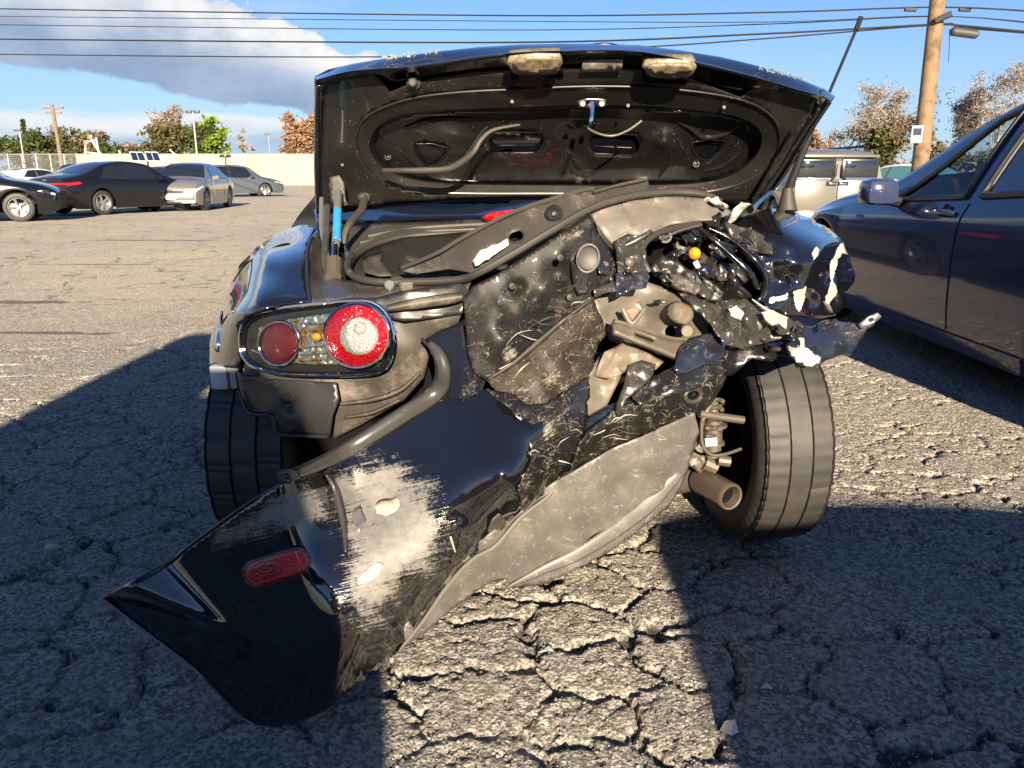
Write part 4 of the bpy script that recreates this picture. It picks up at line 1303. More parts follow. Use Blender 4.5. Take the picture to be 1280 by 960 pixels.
panel('blue_shard', [(818, 470), (846, 456), (880, 452), (906, 446), (907, 468), (870, 486), (830, 500), (800, 506), (790, 496)], [(818, 470, 1.545), (906, 446, 1.63), (907, 468, 1.62), (800, 506, 1.50), (850, 475, 1.535)], M['bumper_under'], car_w, sp=4, crumple=(.008, 22))

# --- smashed right lamp opening
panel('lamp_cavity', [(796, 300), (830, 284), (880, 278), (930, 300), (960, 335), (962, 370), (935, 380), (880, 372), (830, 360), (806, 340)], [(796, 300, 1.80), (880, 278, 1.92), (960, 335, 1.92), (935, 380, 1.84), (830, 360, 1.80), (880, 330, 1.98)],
      M['shade_black'], car_w, sp=6, crumple=(.03, 24))
ptube('opening_rim', [(812, 340, 1.66), (803, 322, 1.67), (806, 305, 1.68), (822, 292, 1.69), (845, 285, 1.70), (875, 279, 1.72)], .0065, M['silver_crush'], car_w, 8)
strip('opening_rim', [(826, 300, 1.70), (850, 288, 1.71), (878, 281, 1.72)], [4, 7, 5], M['tan_trim'], car_w, bow=.01)
strip('lens_frame', [(868, 281, 1.73), (890, 298, 1.71), (915, 320, 1.70), (938, 342, 1.69), (948, 362, 1.70)], [5, 9, 9, 10, 7], M['paint'], car_w, bow=.012)
strip('lens_frame', [(884, 284, 1.76), (915, 300, 1.75), (945, 326, 1.73), (958, 350, 1.73), (950, 374, 1.73), (930, 382, 1.72)], [4, 7, 10, 11, 9, 6], M['paint'], car_w, bow=.012)
for k, (ol, y, mm) in enumerate((([(812, 334), (828, 318), (850, 330), (880, 348), (905, 366), (900, 378), (870, 372), (835, 358)], 1.67, 'black_plastic'),
                                 ([(840, 306), (856, 296), (870, 304), (864, 318), (848, 322)], 1.80, 'black_plastic'),
                                 ([(852, 288), (872, 286), (880, 300), (866, 306), (852, 300)], 1.78, 'paint_dusty'),
                                 ([(884, 306), (902, 302), (908, 322), (890, 330)], 1.76, 'black_plastic'),
                                 ([(872, 330), (892, 322), (905, 340), (890, 352), (874, 346)], 1.74, 'lid_dark'),
                                 ([(900, 330), (922, 328), (935, 350), (915, 366), (900, 352)], 1.75, 'black_plastic'),
                                 ([(826, 322), (842, 314), (850, 330), (838, 342), (824, 336)], 1.72, 'paint_dusty'),
                                 ([(886, 352), (918, 348), (938, 372), (910, 380), (888, 372)], 1.70, 'lid_dark'),
                                 ([(836, 340), (862, 348), (880, 362), (868, 368), (840, 356)], 1.655, 'tan_trim'))):
    us = [q[0] for q in ol]
    vs_ = [q[1] for q in ol]
    um, vm = sum(us) / len(us), sum(vs_) / len(vs_)
    t1, t2 = random.uniform(-.0012, .0012), random.uniform(-.0012, .0012)
    panel('lamp_shard', ol, lambda U, V, y=y, um=um, vm=vm, t1=t1, t2=t2: y + (U - um) * t1 + (V - vm) * t2, M[mm], car_w, sp=4, thick=.008, facet=(.008, 12), jag=2.5)
ab = MB().lathe([(-.012, .0), (-.012, .011), (0, .0145), (.010, .012), (.016, .006), (.017, 0)], P(868, 317, 1.70), (-.1, -1, .15), 16).build('amber_bulb', M['amber'], car_w, world=True)
ab['label'] = 'amber indicator bulb bare in the smashed lamp opening'
ptube('bulb_socket', [(874, 322, 1.73), (884, 330, 1.76)], .014, M['black_plastic'], car_w, 10)
MB().lathe([(0, 0), (0, .012), (.012, .014), (.012, .009), (.004, .007), (.004, 0)], P(832, 296, 1.71), (-.2, -1, .1), 14).build('bulb_socket', M['tan_trim'], car_w, world=True)
panel('foil_scrap', [(866, 328), (872, 325), (876, 334), (870, 336)], lambda u, v: 1.68 + 0 * u, M['white_clip'], car_w, sp=3, jag=1)
panel('foil_scrap', [(876, 338), (882, 333), (885, 345), (882, 350)], lambda u, v: 1.675 + 0 * u, M['chrome'], car_w, sp=3, jag=1)
for k in range(14):
    u0, v0 = random.uniform(815, 945), random.uniform(292, 372)
    ptube('loose_wire', [(u0, v0, 1.76), (u0 + random.uniform(-14, 14), v0 + random.uniform(-10, 12), 1.73), (u0 + random.uniform(-22, 22), v0 + random.uniform(-14, 18), 1.76)], random.uniform(.0014, .003), M['tan_trim' if k % 3 == 0 else 'black_plastic'], car_w, 5, 5)

# --- crushed right quarter
panel('quarter_panel', [(935, 268), (955, 261), (985, 263), (1015, 273), (1040, 288), (1054, 302), (1061, 322), (1070, 344), (1066, 356), (1056, 366), (1058, 382), (1046, 394), (1018, 398), (985, 397), (962, 386), (948, 372),
                        (956, 352), (950, 332), (934, 318), (916, 306), (900, 294), (905, 284), (922, 278)],
      [(935, 268, 1.92), (985, 263, 2.05), (1040, 288, 2.06), (1070, 344, 1.98), (1046, 394, 1.86), (985, 397, 1.74), (948, 372, 1.74), (950, 332, 1.76), (916, 306, 1.80), (905, 284, 1.86), (960, 290, 1.79), (985, 284, 1.84), (1005, 303, 1.79), (1030, 312, 1.83), (990, 340, 1.745),
       (1020, 345, 1.77), (1045, 330, 1.88), (960, 312, 1.78)], M['fender_crush'], car_w, sp=4, crumple=(.014, 30), thick=.003,
      dents=[(1030, 345, 10, .030), (1012, 375, 12, .025), (1046, 355, 9, -.028), (1000, 362, 10, -.015), (978, 350, 12, .014), (940, 300, 9, .02), (925, 296, 8, -.02), (1040, 375, 8, .02), (1058, 335, 6, .02), (1022, 318, 9, -.012)],
      mask=[([(1052, 300), (1060, 306), (1062, 322), (1052, 316), (1046, 332), (1042, 352), (1048, 366), (1036, 382), (1030, 380), (1038, 352), (1036, 332)], 3.5, .80), ([(1016, 312), (1023, 306), (1024, 318), (1014, 328)], 3.5, .80),
            ([(990, 364), (1008, 358), (1007, 372), (1000, 392), (994, 384)], 3.5, .80), ([(956, 330), (966, 326), (964, 352), (954, 360), (960, 345)], 3.5, .80), ([(960, 372), (985, 368), (985, 374), (962, 380)], 3.5, .78),
            ([(918, 282), (945, 292), (960, 300), (940, 302), (915, 294)], 6, .7)], label='crushed right quarter panel with chipped paint', jag=2)
panel('white_tear', [(958, 332), (966, 327), (967, 342), (964, 356), (952, 360), (950, 355), (958, 350)], lambda u, v: 1.735 + 0 * u, M['lip_crush'], car_w, sp=3, crumple=(.006, 9), jag=1.5)
for ol, ys in (([(872, 258), (884, 246), (893, 250), (902, 262), (898, 272), (884, 275), (868, 268)], 1.80), ([(886, 250), (896, 244), (900, 250), (912, 258), (908, 262), (896, 256)], 1.78),
               ([(914, 266), (926, 254), (940, 256), (930, 262), (920, 276), (910, 280)], 1.82), ([(856, 262), (866, 252), (872, 256), (884, 262), (870, 268), (858, 274)], 1.79)):
    panel('torn_filler', ol, lambda u, v, ys=ys: ys + (v - 260) * .0008, M['white_chip'], car_w, sp=3, crumple=(.012, 9), jag=2)
panel('crushed_skin', [(905, 276), (925, 282), (950, 292), (985, 300), (1000, 304), (992, 316), (965, 318), (940, 314), (915, 302)], [(905, 276, 1.82), (950, 292, 1.80), (1000, 304, 1.82), (965, 318, 1.76), (915, 302, 1.79)], M['silver_crush'], car_w, sp=3,
      crumple=(.016, 14), facet=(.010, 18), jag=2)
# crumpled bumper remnant below the lamp
panel('bumper_remnant', [(846, 364), (870, 358), (888, 370), (905, 376), (930, 372), (955, 384), (985, 398), (1000, 402), (1008, 412), (985, 424), (960, 428), (930, 436), (908, 432), (896, 416), (884, 400), (866, 386)],
      [(846, 364, 1.67), (905, 376, 1.68), (985, 398, 1.74), (1008, 412, 1.76), (930, 436, 1.66), (896, 416, 1.64), (866, 386, 1.64), (930, 400, 1.66)], M['silver_crush'], car_w, sp=3, crumple=(.020, 22), facet=(.022, 26), jag=2.5,
      mask=[([(950, 390), (982, 400), (980, 412), (955, 408)], 4, .9)], label='crumpled remnant of the bumper skin')
panel('white_tear', [(951, 391), (966, 388), (984, 398), (982, 411), (974, 404), (966, 408), (958, 400)], lambda u, v: 1.655 + 0 * u, M['white_chip'], car_w, sp=3, crumple=(.008, 8), jag=1.5)
panel('white_tear', [(910, 386), (922, 382), (930, 392), (926, 400), (914, 396)], lambda u, v: 1.645 + 0 * u, M['white_chip'], car_w, sp=3, crumple=(.006, 8), jag=1.5)
strip('white_tear', [(940, 374, 1.69), (960, 388, 1.68), (985, 398, 1.71)], [2, 5, 3], M['white_chip'], car_w, bow=.006)
panel('torn_lip', [(978, 424), (1000, 408), (1040, 399), (1070, 405), (1090, 394), (1100, 392), (1101, 398), (1084, 412), (1077, 424), (1064, 444), (1050, 444), (1030, 452), (1016, 461), (1000, 456), (986, 442)],
      [(978, 424, 1.72), (1040, 399, 1.80), (1100, 394, 1.86), (1064, 444, 1.76), (1016, 461, 1.66), (1000, 440, 1.66), (1040, 425, 1.75)], M['lip_crush'], car_w, sp=4, crumple=(.010, 26), facet=(.008, 34), thick=.004, jag=1.5,
      mask=[([(980, 430), (1000, 420), (1015, 440), (1030, 450), (1014, 460), (995, 452)], 8, .8)], label='torn end of the wheel arch lip')
panel('lip_tip', [(1074, 406), (1086, 396), (1098, 391), (1102, 396), (1090, 406), (1078, 412)], lambda u, v: 1.80 + 0 * u, M['steel'], car_w, sp=4, thick=.006, holes=[ell(1089, 400, 3, 2)])
panel('arch_liner', [(900, 432), (930, 434), (985, 426), (990, 446), (960, 452), (940, 448), (915, 470), (905, 470)], [(900, 432, 1.70), (985, 426, 1.75), (990, 446, 1.72), (905, 470, 1.70)], M['lid_dark'], car_w, sp=5, crumple=(.015, 24))

# --- bumper cover torn off on the left and hanging to the ground
bump_out = [(356, 601), (380, 596), (404, 590), (440, 568), (500, 532), (546, 500), (556, 496), (580, 500), (606, 486), (640, 492), (668, 512), (700, 500), (722, 490), (736, 520), (760, 508), (800, 490), (850, 470), (905, 450), (908, 472), (890, 505),
            (868, 520), (820, 540), (760, 566), (715, 590), (692, 606), (650, 640), (606, 682), (572, 710), (548, 745), (520, 780), (497, 815), (462, 845), (430, 870), (400, 892), (370, 905), (345, 909), (318, 906), (300, 895), (276, 870), (250, 842), (210, 810),
            (170, 780), (129, 748), (170, 726), (212, 703), (233, 684), (300, 636)]
bump_Y = rbf([(356, 601, 1.415), (404, 590, 1.44), (440, 568, 1.47), (500, 532, 1.49), (546, 500, 1.49), (606, 486, 1.47), (700, 500, 1.47), (736, 520, 1.50), (850, 470, 1.58), (905, 450, 1.66), (908, 472, 1.66), (868, 520, 1.62), (760, 566, 1.52),
              (692, 606, 1.46), (606, 682, 1.40), (548, 745, 1.37), (497, 815, 1.33), (430, 870, 1.27), (370, 905, 1.235), (318, 906, 1.23), (250, 842, 1.30), (210, 810, 1.36), (129, 748, 1.50), (212, 703, 1.50), (233, 684, 1.44), (300, 636, 1.39),
              (300, 800, 1.265), (250, 730, 1.385), (330, 700, 1.315), (330, 780, 1.255), (400, 680, 1.325), (420, 780, 1.215), (470, 700, 1.275), (480, 620, 1.40), (225, 760, 1.405), (270, 790, 1.315), (550, 640, 1.325), (600, 560, 1.375), (640, 600, 1.33), (560, 700, 1.33), (720, 530, 1.46), (790, 520, 1.53), (380, 850, 1.21),
              (290, 850, 1.262), (540, 560, 1.43), (430, 640, 1.375)])
_bump_rbf = bump_Y


def left_face(u, v, a=-.25, b_=.10):
    u = np.asarray(u, float)
    v = np.asarray(v, float)
    dy, dz = cp * FPX + sp_ * (480 - v), -sp_ * FPX + cp * (480 - v)
    A = P(318, 906, 1.238)
    c_ = A.y - a * A.x - b_ * A.z
    Y = (c_ + b_ * CAM_H) / (1 - a * (u - 640) / dy - b_ * dz / dy)
    # pressed-in facet at the tip, turned up to the sky, above a narrow dark lip
    dA = (-(u - 212) * .74 + (v - 703) * .67)
    dB = 3.2 * ((792 - v) + (u - 290) * .285)
    d = -9 * np.log(np.exp(-np.clip(dA, -200, 200) / 9) + np.exp(-np.clip(dB, -200, 200) / 9))
    d = 6 * np.log1p(np.exp(np.clip(d / 6, -30, 30)))
    return Y - .00105 * np.minimum(d, 90)


def bump_Y(u, v):
    u = np.asarray(u, float)
    v = np.asarray(v, float)
    w = np.clip((u - .12 * (v - 700) - 350) / 110, 0, 1)
    w = w * w * (3 - 2 * w)
    return left_face(u, v) * (1 - w) + _bump_rbf(u, v) * w


bumper = panel('rear_bumper', bump_out, bump_Y, M['bumper'], car_w, sp=5, thick=.004,
               dents=[(640, 650, 26, .020), (575, 660, 10, -.012), (470, 640, 22, .012), (445, 610, 16, .018), (700, 560, 22, .016), (665, 540, 16, -.010), (640, 500, 16, .012)],
               mask=[([(396, 590), (436, 566), (478, 554), (512, 570), (548, 580), (556, 612), (560, 640), (574, 655), (582, 694), (556, 712), (530, 730), (510, 752), (488, 786), (436, 796), (422, 750), (416, 700), (404, 650)], 40, .74),
                     ([(424, 604), (480, 575), (530, 592), (545, 650), (530, 700), (480, 760), (442, 770), (430, 650)], 30, .78),
                     ([(250, 668), (300, 632), (350, 606), (400, 595), (424, 640), (425, 660), (370, 668), (320, 680), (262, 690)], 26, .73),
                     ([(395, 660), (432, 650), (434, 760), (420, 752), (398, 700)], 26, .48),
                     ([(140, 752), (200, 790), (222, 812), (196, 806), (150, 768)], 6, .55), ([(252, 828), (262, 832), (268, 858), (258, 850)], 8, .5),
                     ([(520, 700), (566, 684), (575, 700), (530, 722)], 10, .5)], label='detached rear bumper cover scraped down to primer')
panel('scuffed_side', [(606, 486), (640, 492), (660, 508), (690, 500), (722, 480), (736, 470), (735, 520), (728, 545), (712, 580), (690, 608), (655, 640), (648, 610), (664, 575), (660, 540), (640, 515)],
      lambda u, v: bump_Y(u, v) - .006, M['bumper_under'], bumper, sp=4, crumple=(.008, 26), mask=[([(665, 520), (720, 490), (725, 530), (690, 570), (668, 560)], 22, .5)], jag=3)
panel('scuffed_side', [(735, 538), (770, 512), (800, 498), (850, 478), (907, 456), (908, 474), (890, 505), (868, 519), (820, 538), (760, 564), (712, 590), (722, 560)], lambda u, v: bump_Y(u, v) - .006, M['bumper_under'], bumper, sp=4,
      crumple=(.007, 26), holes=[ell(866, 494, 9, 7, -20)], jag=1, mask=[([(700, 590), (800, 545), (870, 505), (868, 519), (760, 564)], 8, .6)])
ptube('hole_rim', [(a, b_, float(bump_Y(a, b_)) - .010) for a, b_ in ell(866, 494, 10, 8, -20)], .005, M['tan_trim'], bumper, 6, 1, True)
panel('filler_patch', ell(484, 632, 17, 10, -15, 20), lambda u, v: bump_Y(u, v) - .005, M['white_chip'], bumper, sp=4, jag=3, crumple=(.003, 8))
panel('filler_patch', [(448, 722), (462, 708), (480, 704), (478, 716), (460, 728), (446, 732)], lambda u, v: bump_Y(u, v) - .005, M['white_chip'], bumper, sp=4, jag=3, crumple=(.003, 8))
panel('filler_patch', [(440, 640), (452, 632), (456, 650), (448, 664), (442, 655)], lambda u, v: bump_Y(u, v) - .005, M['steel'], bumper, sp=4, jag=3, crumple=(.003, 8))
ptube('crack', [(533, 655, 1.333), (548, 662, 1.328), (556, 660, 1.326), (563, 672, 1.326), (569, 690, 1.33)], [.001, .003, .004, .003, .001], M['white_chip'], bumper, 5)
panel('torn_bit', [(612, 652), (622, 642), (634, 650), (626, 664), (616, 672), (610, 664)], lambda u, v: bump_Y(u, v) - .004, M['tan_trim'], bumper, sp=3, jag=2, crumple=(.006, 8))
rf_ = panel('reflector', pill(346, 709.5, 41, 14.5, -17, 32), lambda u, v: bump_Y(u, v) - .008 - .006 * np.sqrt(np.clip(1 - ((u - 346) / 44) ** 2, 0, 1)), M['reflector_red'], bumper, sp=3, thick=.008, label='red side reflector in the hanging bumper')
ptube('reflector_rim', [(a, b_, float(bump_Y(a, b_)) - .007) for a, b_ in pill(346, 709.5, 42.5, 16, -17, 32)], .003, M['lens_red_deep'], rf_, 6, 1, True)
panel('lamp_film', pill(330, 714, 21, 11, -17, 24), lambda u, v: bump_Y(u, v) - .0165, M['lens_red'], rf_, sp=4)
for pl in ([(129, 748), (170, 780), (210, 810), (250, 842), (300, 893), (318, 905)], [(130, 747), (170, 725), (212, 703), (234, 684), (300, 636), (356, 601)]):
    ptube('bumper_edge', [(a, b_, float(bump_Y(a, b_)) - .002) for a, b_ in pl], .003, M['paint_dusty'], bumper, 6)
_fl = [(536, 428, 1.58), (549, 444, 1.56), (555, 468, 1.54)] + [(q[0], q[1], float(bump_Y(q[0] + 5, q[1] + 10)) + .004) for q in ((545, 492), (500, 522), (440, 560), (405, 579), (372, 594), (352, 600))]
strip('mounting_flange', _fl, [8, 16, 18, 20, 21, 20, 15, 12, 5], M['grey_strip'], bumper, bow=.007)
ptube('flange_edge', [(q[0] - 9, q[1] - 5, q[2] + .01) for q in _fl[:-1]], .0035, M['black_plastic'], bumper, 6)
panel('mounting_tab', [(346, 592), (355, 586), (372, 588), (376, 598), (360, 604), (348, 602)], lambda u, v: bump_Y(u, v + 10), M['grey_strip'], bumper, sp=3, holes=[ell(359, 595, 4.5, 3.2)], thick=.004)
panel('shade_block', [(385, 597), (404, 590), (412, 606), (392, 612)], lambda u, v: bump_Y(u, v) - .004, M['shade_black'], bumper, sp=4)
strip('sun_rib', [(a, b_, float(bump_Y(a, b_)) - .004) for a, b_ in ((408, 594), (418, 612), (428, 650), (432, 690))], [5, 9, 10, 5], M['grey_strip'], bumper, bow=.010)
# under-tray hanging below it
panel('undertray', [(498, 814), (497, 795), (520, 765), (548, 722), (575, 690), (602, 676), (640, 645), (692, 603), (720, 588), (762, 563), (815, 540), (868, 516), (874, 540), (864, 572), (856, 600), (838, 632), (800, 662), (762, 690), (735, 705), (700, 722), (668, 732), (640, 736),
                    (632, 724), (614, 728), (598, 738), (578, 752), (560, 766), (530, 792)],
      [(498, 814, 1.335), (548, 722, 1.37), (602, 676, 1.39), (692, 603, 1.45), (762, 563, 1.50), (868, 516, 1.60), (864, 572, 1.63), (838, 632, 1.62), (762, 690, 1.56), (700, 722, 1.52), (640, 736, 1.49), (598, 738, 1.46), (530, 792, 1.37), (740, 630, 1.50),
       (820, 575, 1.57), (660, 690, 1.45), (600, 710, 1.42)], M['grey_flap'], car_w, sp=4, crumple=(.020, 52), facet=(.010, 60), thick=.004,
      dents=[(770, 610, 14, .014), (660, 700, 12, .012), (610, 700, 10, -.012), (720, 690, 18, -.012), (820, 575, 26, -.020), (740, 660, 12, .012), (700, 640, 30, -.012), (640, 690, 22, -.010), (835, 600, 8, .014)], jag=1, label='grey under-tray hanging loose below the bumper')
strip('tray_lip', [(632, 735, 1.475), (680, 712, 1.485), (720, 694, 1.50), (762, 668, 1.53), (810, 632, 1.575), (850, 590, 1.605)], [3, 12, 16, 18, 20, 12], M['grey_flap'], car_w, bow=.004)
ptube('tray_crease', [(692, 606, 1.44), (688, 618, 1.437), (650, 648, 1.415), (620, 682, 1.39), (590, 700, 1.385), (560, 732, 1.37), (530, 775, 1.35), (500, 812, 1.33)], [.002, .004, .005, .005, .005, .005, .004, .002], M['grey_flap'], car_w, 8)

# --- splinters: torn flakes round the impact, and curled slivers of paint and plastic
_r = random.Random(41)
for k in range(46):
    cu, cv = _r.choice(((800, 345), (860, 372), (905, 395), (930, 420), (960, 410), (890, 440), (820, 470), (770, 350), (905, 290), (918, 300), (870, 345), (925, 360), (985, 435), (1010, 405)))
    cu += _r.gauss(0, 22)
    cv += _r.gauss(0, 12)
    if cv > 470 or cv < 252 or cu < 745:
        continue
    y0 = 1.66 + .0003 * (cu - 800) + (.10 if cv < 330 else -.02) - _r.uniform(0, .03)
    n_ = _r.randint(4, 6)
    rr = _r.uniform(5, 12)
    a0 = _r.uniform(0, 6.28)
    el_ = _r.uniform(.35, .9)
    ol = []
    for q in range(n_):
        t = a0 + 6.283 * q / n_ + _r.uniform(-.3, .3)
        x, y = rr * math.cos(t) * _r.uniform(.7, 1.5), rr * el_ * math.sin(t) * _r.uniform(.7, 1.3)
        ol.append((cu + x * math.cos(a0) - y * math.sin(a0), cv + x * math.sin(a0) + y * math.cos(a0)))
    gx_, gy_ = _r.uniform(-.0022, .0022), _r.uniform(-.0022, .0022)
    try:
        panel('torn_flake', ol, lambda U, V, y0=y0, cu=cu, cv=cv, gx_=gx_, gy_=gy_: y0 + (U - cu) * gx_ + (V - cv) * gy_, M[_r.choice(('silver_crush', 'silver_crush', 'paint_dusty', 'lip_crush', 'black_plastic', 'tan_metal', 'lid_dark'))],
              car_w, sp=4, thick=.0025, crumple=(.006, 9), jag=2)
    except Exception:
        pass
for k in range(40):
    if k % 2:
        t = _r.random()
        cu, cv, y0 = 620 + 110 * t + _r.gauss(0, 14), 470 - 80 * t + _r.gauss(0, 22), 1.475 + .07 * t
    else:
        t = _r.random()
        cu, cv, y0 = 650 + 250 * t + _r.gauss(0, 8), 575 - 95 * t + _r.gauss(0, 14), None
        y0 = float(bump_Y(cu, cv)) - .014
    ln, an0 = _r.uniform(6, 20), _r.uniform(-.9, .3)
    mx, my = ln * math.cos(an0), ln * math.sin(an0)
    ptube('paint_sliver', [(cu - mx, cv - my, y0), (cu + _r.gauss(0, 4), cv + _r.gauss(0, 4), y0 - _r.uniform(.003, .012)), (cu + mx, cv + my, y0)], [.0003, _r.uniform(.0007, .0016), .0003], M[_r.choice(('tan_trim', 'white_chip', 'tan_steel'))], car_w, 4, 3)

# --- wheels
def tyre(name, c, axis, rad, wid, seg_mat, parent, blocks=False, label=None):
    axis = Vector(axis).normalized()
    x = axis.orthogonal().normalized()
    y = axis.cross(x)
    c = Vector(c)
    h = wid / 2
    prof = [(-h * .80, rad * .66), (-h * .97, rad * .74), (-h * 1.0, rad * .84), (-h * .96, rad * .92), (-h * .86, rad * .968)]
    gro = [-.50, -.17, .17, .50]
    gw = .035
    for g in gro:
        a = g * 2 * h * .86
        def crown(t):
            return rad * (.985 + .015 * (1 - (t / h) ** 2))
        prof += [(a - gw * h, crown(a)), (a - gw * h * .6, crown(a) - .008), (a + gw * h * .6, crown(a) - .008), (a + gw * h, crown(a))]
    prof += [(h * .86, rad * .968), (h * .96, rad * .92), (h, rad * .84), (h * .97, rad * .74), (h * .80, rad * .66)]
    SEG = 216
    vs, fs = [], []
    for i in range(SEG):
        an = 2 * math.pi * i / SEG
        for (a, r) in prof:
            rr = r
            if blocks and r > rad * .96 and (i + int(20 + a / h * 3)) % 9 == 0:
                rr -= .006
            if not blocks and (r > rad * .90) and (abs(a) > h * .46) and i % 4 == 0:
                rr -= .0042
            if not blocks and (r > rad * .975) and (abs(a) < h * .46) and (i + (2 if a > 0 else 0)) % 9 == 0:
                rr -= .0022
            vs.append(c + axis * a + (x * math.cos(an) + y * math.sin(an)) * rr)
    n = len(prof)
    for i in range(SEG):
        j = (i + 1) % SEG
        for k in range(n - 1):
            fs.append((i * n + k, i * n + k + 1, j * n + k + 1, j * n + k))
    o = mesh_obj(name, vs, fs, seg_mat, parent, world=True, angle=32)
    if label:
        o['label'] = label
    return o


def wheel_parts(c, axis, rad, wid, mat, blocks, label):
    t_ = tyre('wheel', c, axis, rad, wid, mat, car_w, blocks, label)
    ax = Vector(axis).normalized()
    MB().lathe([(-wid * .42, rad * .67), (-wid * .42, rad * .63), (-wid * .1, rad * .60), (wid * .3, rad * .60), (wid * .42, rad * .63), (wid * .42, rad * .67)], c, ax, 48).build('rim', M['dark'], t_, world=True)
    hub = MB().lathe([(-.02, 0), (-.02, rad * .2), (.02, rad * .2), (.02, 0)], c, ax, 20)
    x = ax.orthogonal().normalized()
    y = ax.cross(x)
    for k in range(5):
        an = 2 * math.pi * k / 5
        d = x * math.cos(an) + y * math.sin(an)
        hub.tube([Vector(c) + d * rad * .15, Vector(c) + d * rad * .62], [.03, .022], 8)
    hub.build('spokes', M['dark'], t_, world=True)
    MB().lathe([(-.006, .04), (-.006, .14), (.006, .14), (.006, .04)], Vector(c) - ax * .05, ax, 32).build('brake_disc', M['shade_black'], t_, world=True)
    return t_


wheel_parts(Vector((.702, 2.13, .318)), (1, .09, .035),   .315, .198, M['rubber'], False, 'splayed right rear wheel with worn tread')
wheel_parts(Vector((-.655, 2.12, .318)), (1, -.05, -.02), .32, .225, M['rubber_dark'], True, 'left rear wheel in shadow under the quarter panel')

# --- what shows beside the right wheel: silencer, spring and links
ex = MB().lathe([(0, 0), (0, .026), (.006, .033), (.02, .0365), (.125, .0365), (.134, .0365), (.138, .034), (.136, .029), (.13, .0275), (.06, .027), (.06, 0)], P(872, 597, 1.95), (.42, -.90, -.03), 28).build('exhaust_tip', M['exhaust'], car_w, world=True)
MB().lathe([(.112, .0), (.112, .0272)], P(872, 597, 1.95), (.42, -.90, -.03), 24).build('bore', M['shade_black'], ex, world=True)
MB().tube([P(780, 596, 2.06), P(840, 597, 2.02), P(872, 597, 1.96)], [.06, .05, .034], 14).build('silencer', M['tan_steel'], car_w, world=True)
sp0 = MB()
ax_ = Vector((-.05, .05, 1))
sp0.lathe([(0, 0), (0, .022), (.03, .022), (.032, .030), (.040, .030), (.042, .024), (.075, .024), (.08, .036), (.088, .036), (.09, .026), (.11, .026), (.115, .018), (.15, .014), (.15, 0)], P(891, 570, 1.90), ax_, 16)
sp0.build('damper', M['tan_steel'], car_w, world=True)
for k, vv in enumerate((505, 515, 530, 540)):
    ptube('coil', [(a, b_, 1.88 + .02 * math.sin(t)) for t, (a, b_) in enumerate(ell(890, vv, 14 - k, 5, -12, 14))], .0055, M['tan_steel'], car_w, 6, 2, True)
ptube('link_rod', [(874, 517, 1.84), (900, 521, 1.85), (929, 525, 1.86)], .0105, M['tan_steel'], car_w, 12)
ptube('link_rod', [(862, 560, 1.86), (872, 552, 1.85), (880, 520, 1.84), (892, 502, 1.86)], .006, M['tan_steel'], car_w, 8)
ptube('brake_hose', [(877, 528, 1.83), (878, 555, 1.82), (888, 568, 1.82), (905, 568, 1.83), (926, 561, 1.86)], .0042, M['tan_steel'], car_w, 8)
panel('tag_sticker', [(881, 548), (896, 547), (897, 557), (882, 559)], lambda u, v: 1.865 + 0 * u, M['white_clip'], car_w, sp=4)
MB().tube([P(897, 575, 1.88), P(912, 577, 1.88)], .014, 10).build('link_bush', M['tan_steel'], car_w, world=True)
MB().tube([P(880, 578, 1.90), P(895, 584, 1.9)], .02, 10).build('link_bush', M['tan_steel'], car_w, world=True)
panel('hanger', [(862, 560), (876, 552), (884, 586), (874, 592), (860, 580)], lambda u, v: 1.90 + 0 * u, M['tan_steel'], car_w, sp=4, thick=.006, facet=(.01, 12))

# --- antenna on the right quarter
an_ = MB().tube([P(984, 264, 2.06), P(985, 236, 2.07)], [.026, .0125], 14).build('antenna', M['tan_trim'], car_w, world=True)
MB().tube([P(985, 238, 2.07), P(1003, 192, 2.13), P(1012, 170, 2.15)], [.0115, .010, .009], 10).build('mast_base', M['black_plastic'], an_, world=True)
MB().tube([P(1011, 172, 2.15), P(1037, 115, 2.26), P(1075, 26, 2.36)], [.0052, .0046, .0042], 8).build('mast', M['black_plastic'], an_, world=True)
MB().tube([P(1070, 38, 2.345), P(1076, 22, 2.36)], [.0075, .0075], 8).build('mast_tip', M['black_plastic'], an_, world=True)
ptube('body_flange', [(938, 262, 2.0), (948, 252, 2.1), (960, 242, 2.2), (975, 225, 2.35)], .01, M['paint'], car_w, 6)

# --- dark underbody that closes the car below, and the boot tub
ub = MB()
ub.box(-.50, .50, 2.02, 2.50, .20, .58, .02)
ub.box(-.52, -.34, 1.80, 2.15, .36, .60, .02)
ub.box(.10, .42, 2.08, 2.3, .30, .60, .02)
ub.box(-.80, .84, 2.30, 2.46, .16, .80, .02)
ub.build('underbody', M['dark'], car_w, world=True)

# ------------------------------------------------------------------ complete cars
def smooth_profile(pts):
    p = np.array(pts, float)

    def f(x):
        x = min(max(x, p[0, 0]), p[-1, 0])
        i = int(np.clip(np.searchsorted(p[:, 0], x) - 1, 0, len(p) - 2))
        # monotone cubic
        h = p[1:, 0] - p[:-1, 0]
        d = (p[1:, 1] - p[:-1, 1]) / h

        def slope(k):
            if k == 0:
                return d[0]
            if k == len(p) - 1:
                return d[-1]
            if d[k - 1] * d[k] <= 0:
                return 0.0
            return 2 / (1 / d[k - 1] + 1 / d[k])
        t = (x - p[i, 0]) / h[i]
        m0, m1 = slope(i) * h[i], slope(i + 1) * h[i]
        return ((2 * t ** 3 - 3 * t ** 2 + 1) * p[i, 1] + (t ** 3 - 2 * t ** 2 + t) * m0 + (-2 * t ** 3 + 3 * t ** 2) * p[i + 1, 1] + (t ** 3 - t ** 2) * m1)
    return f


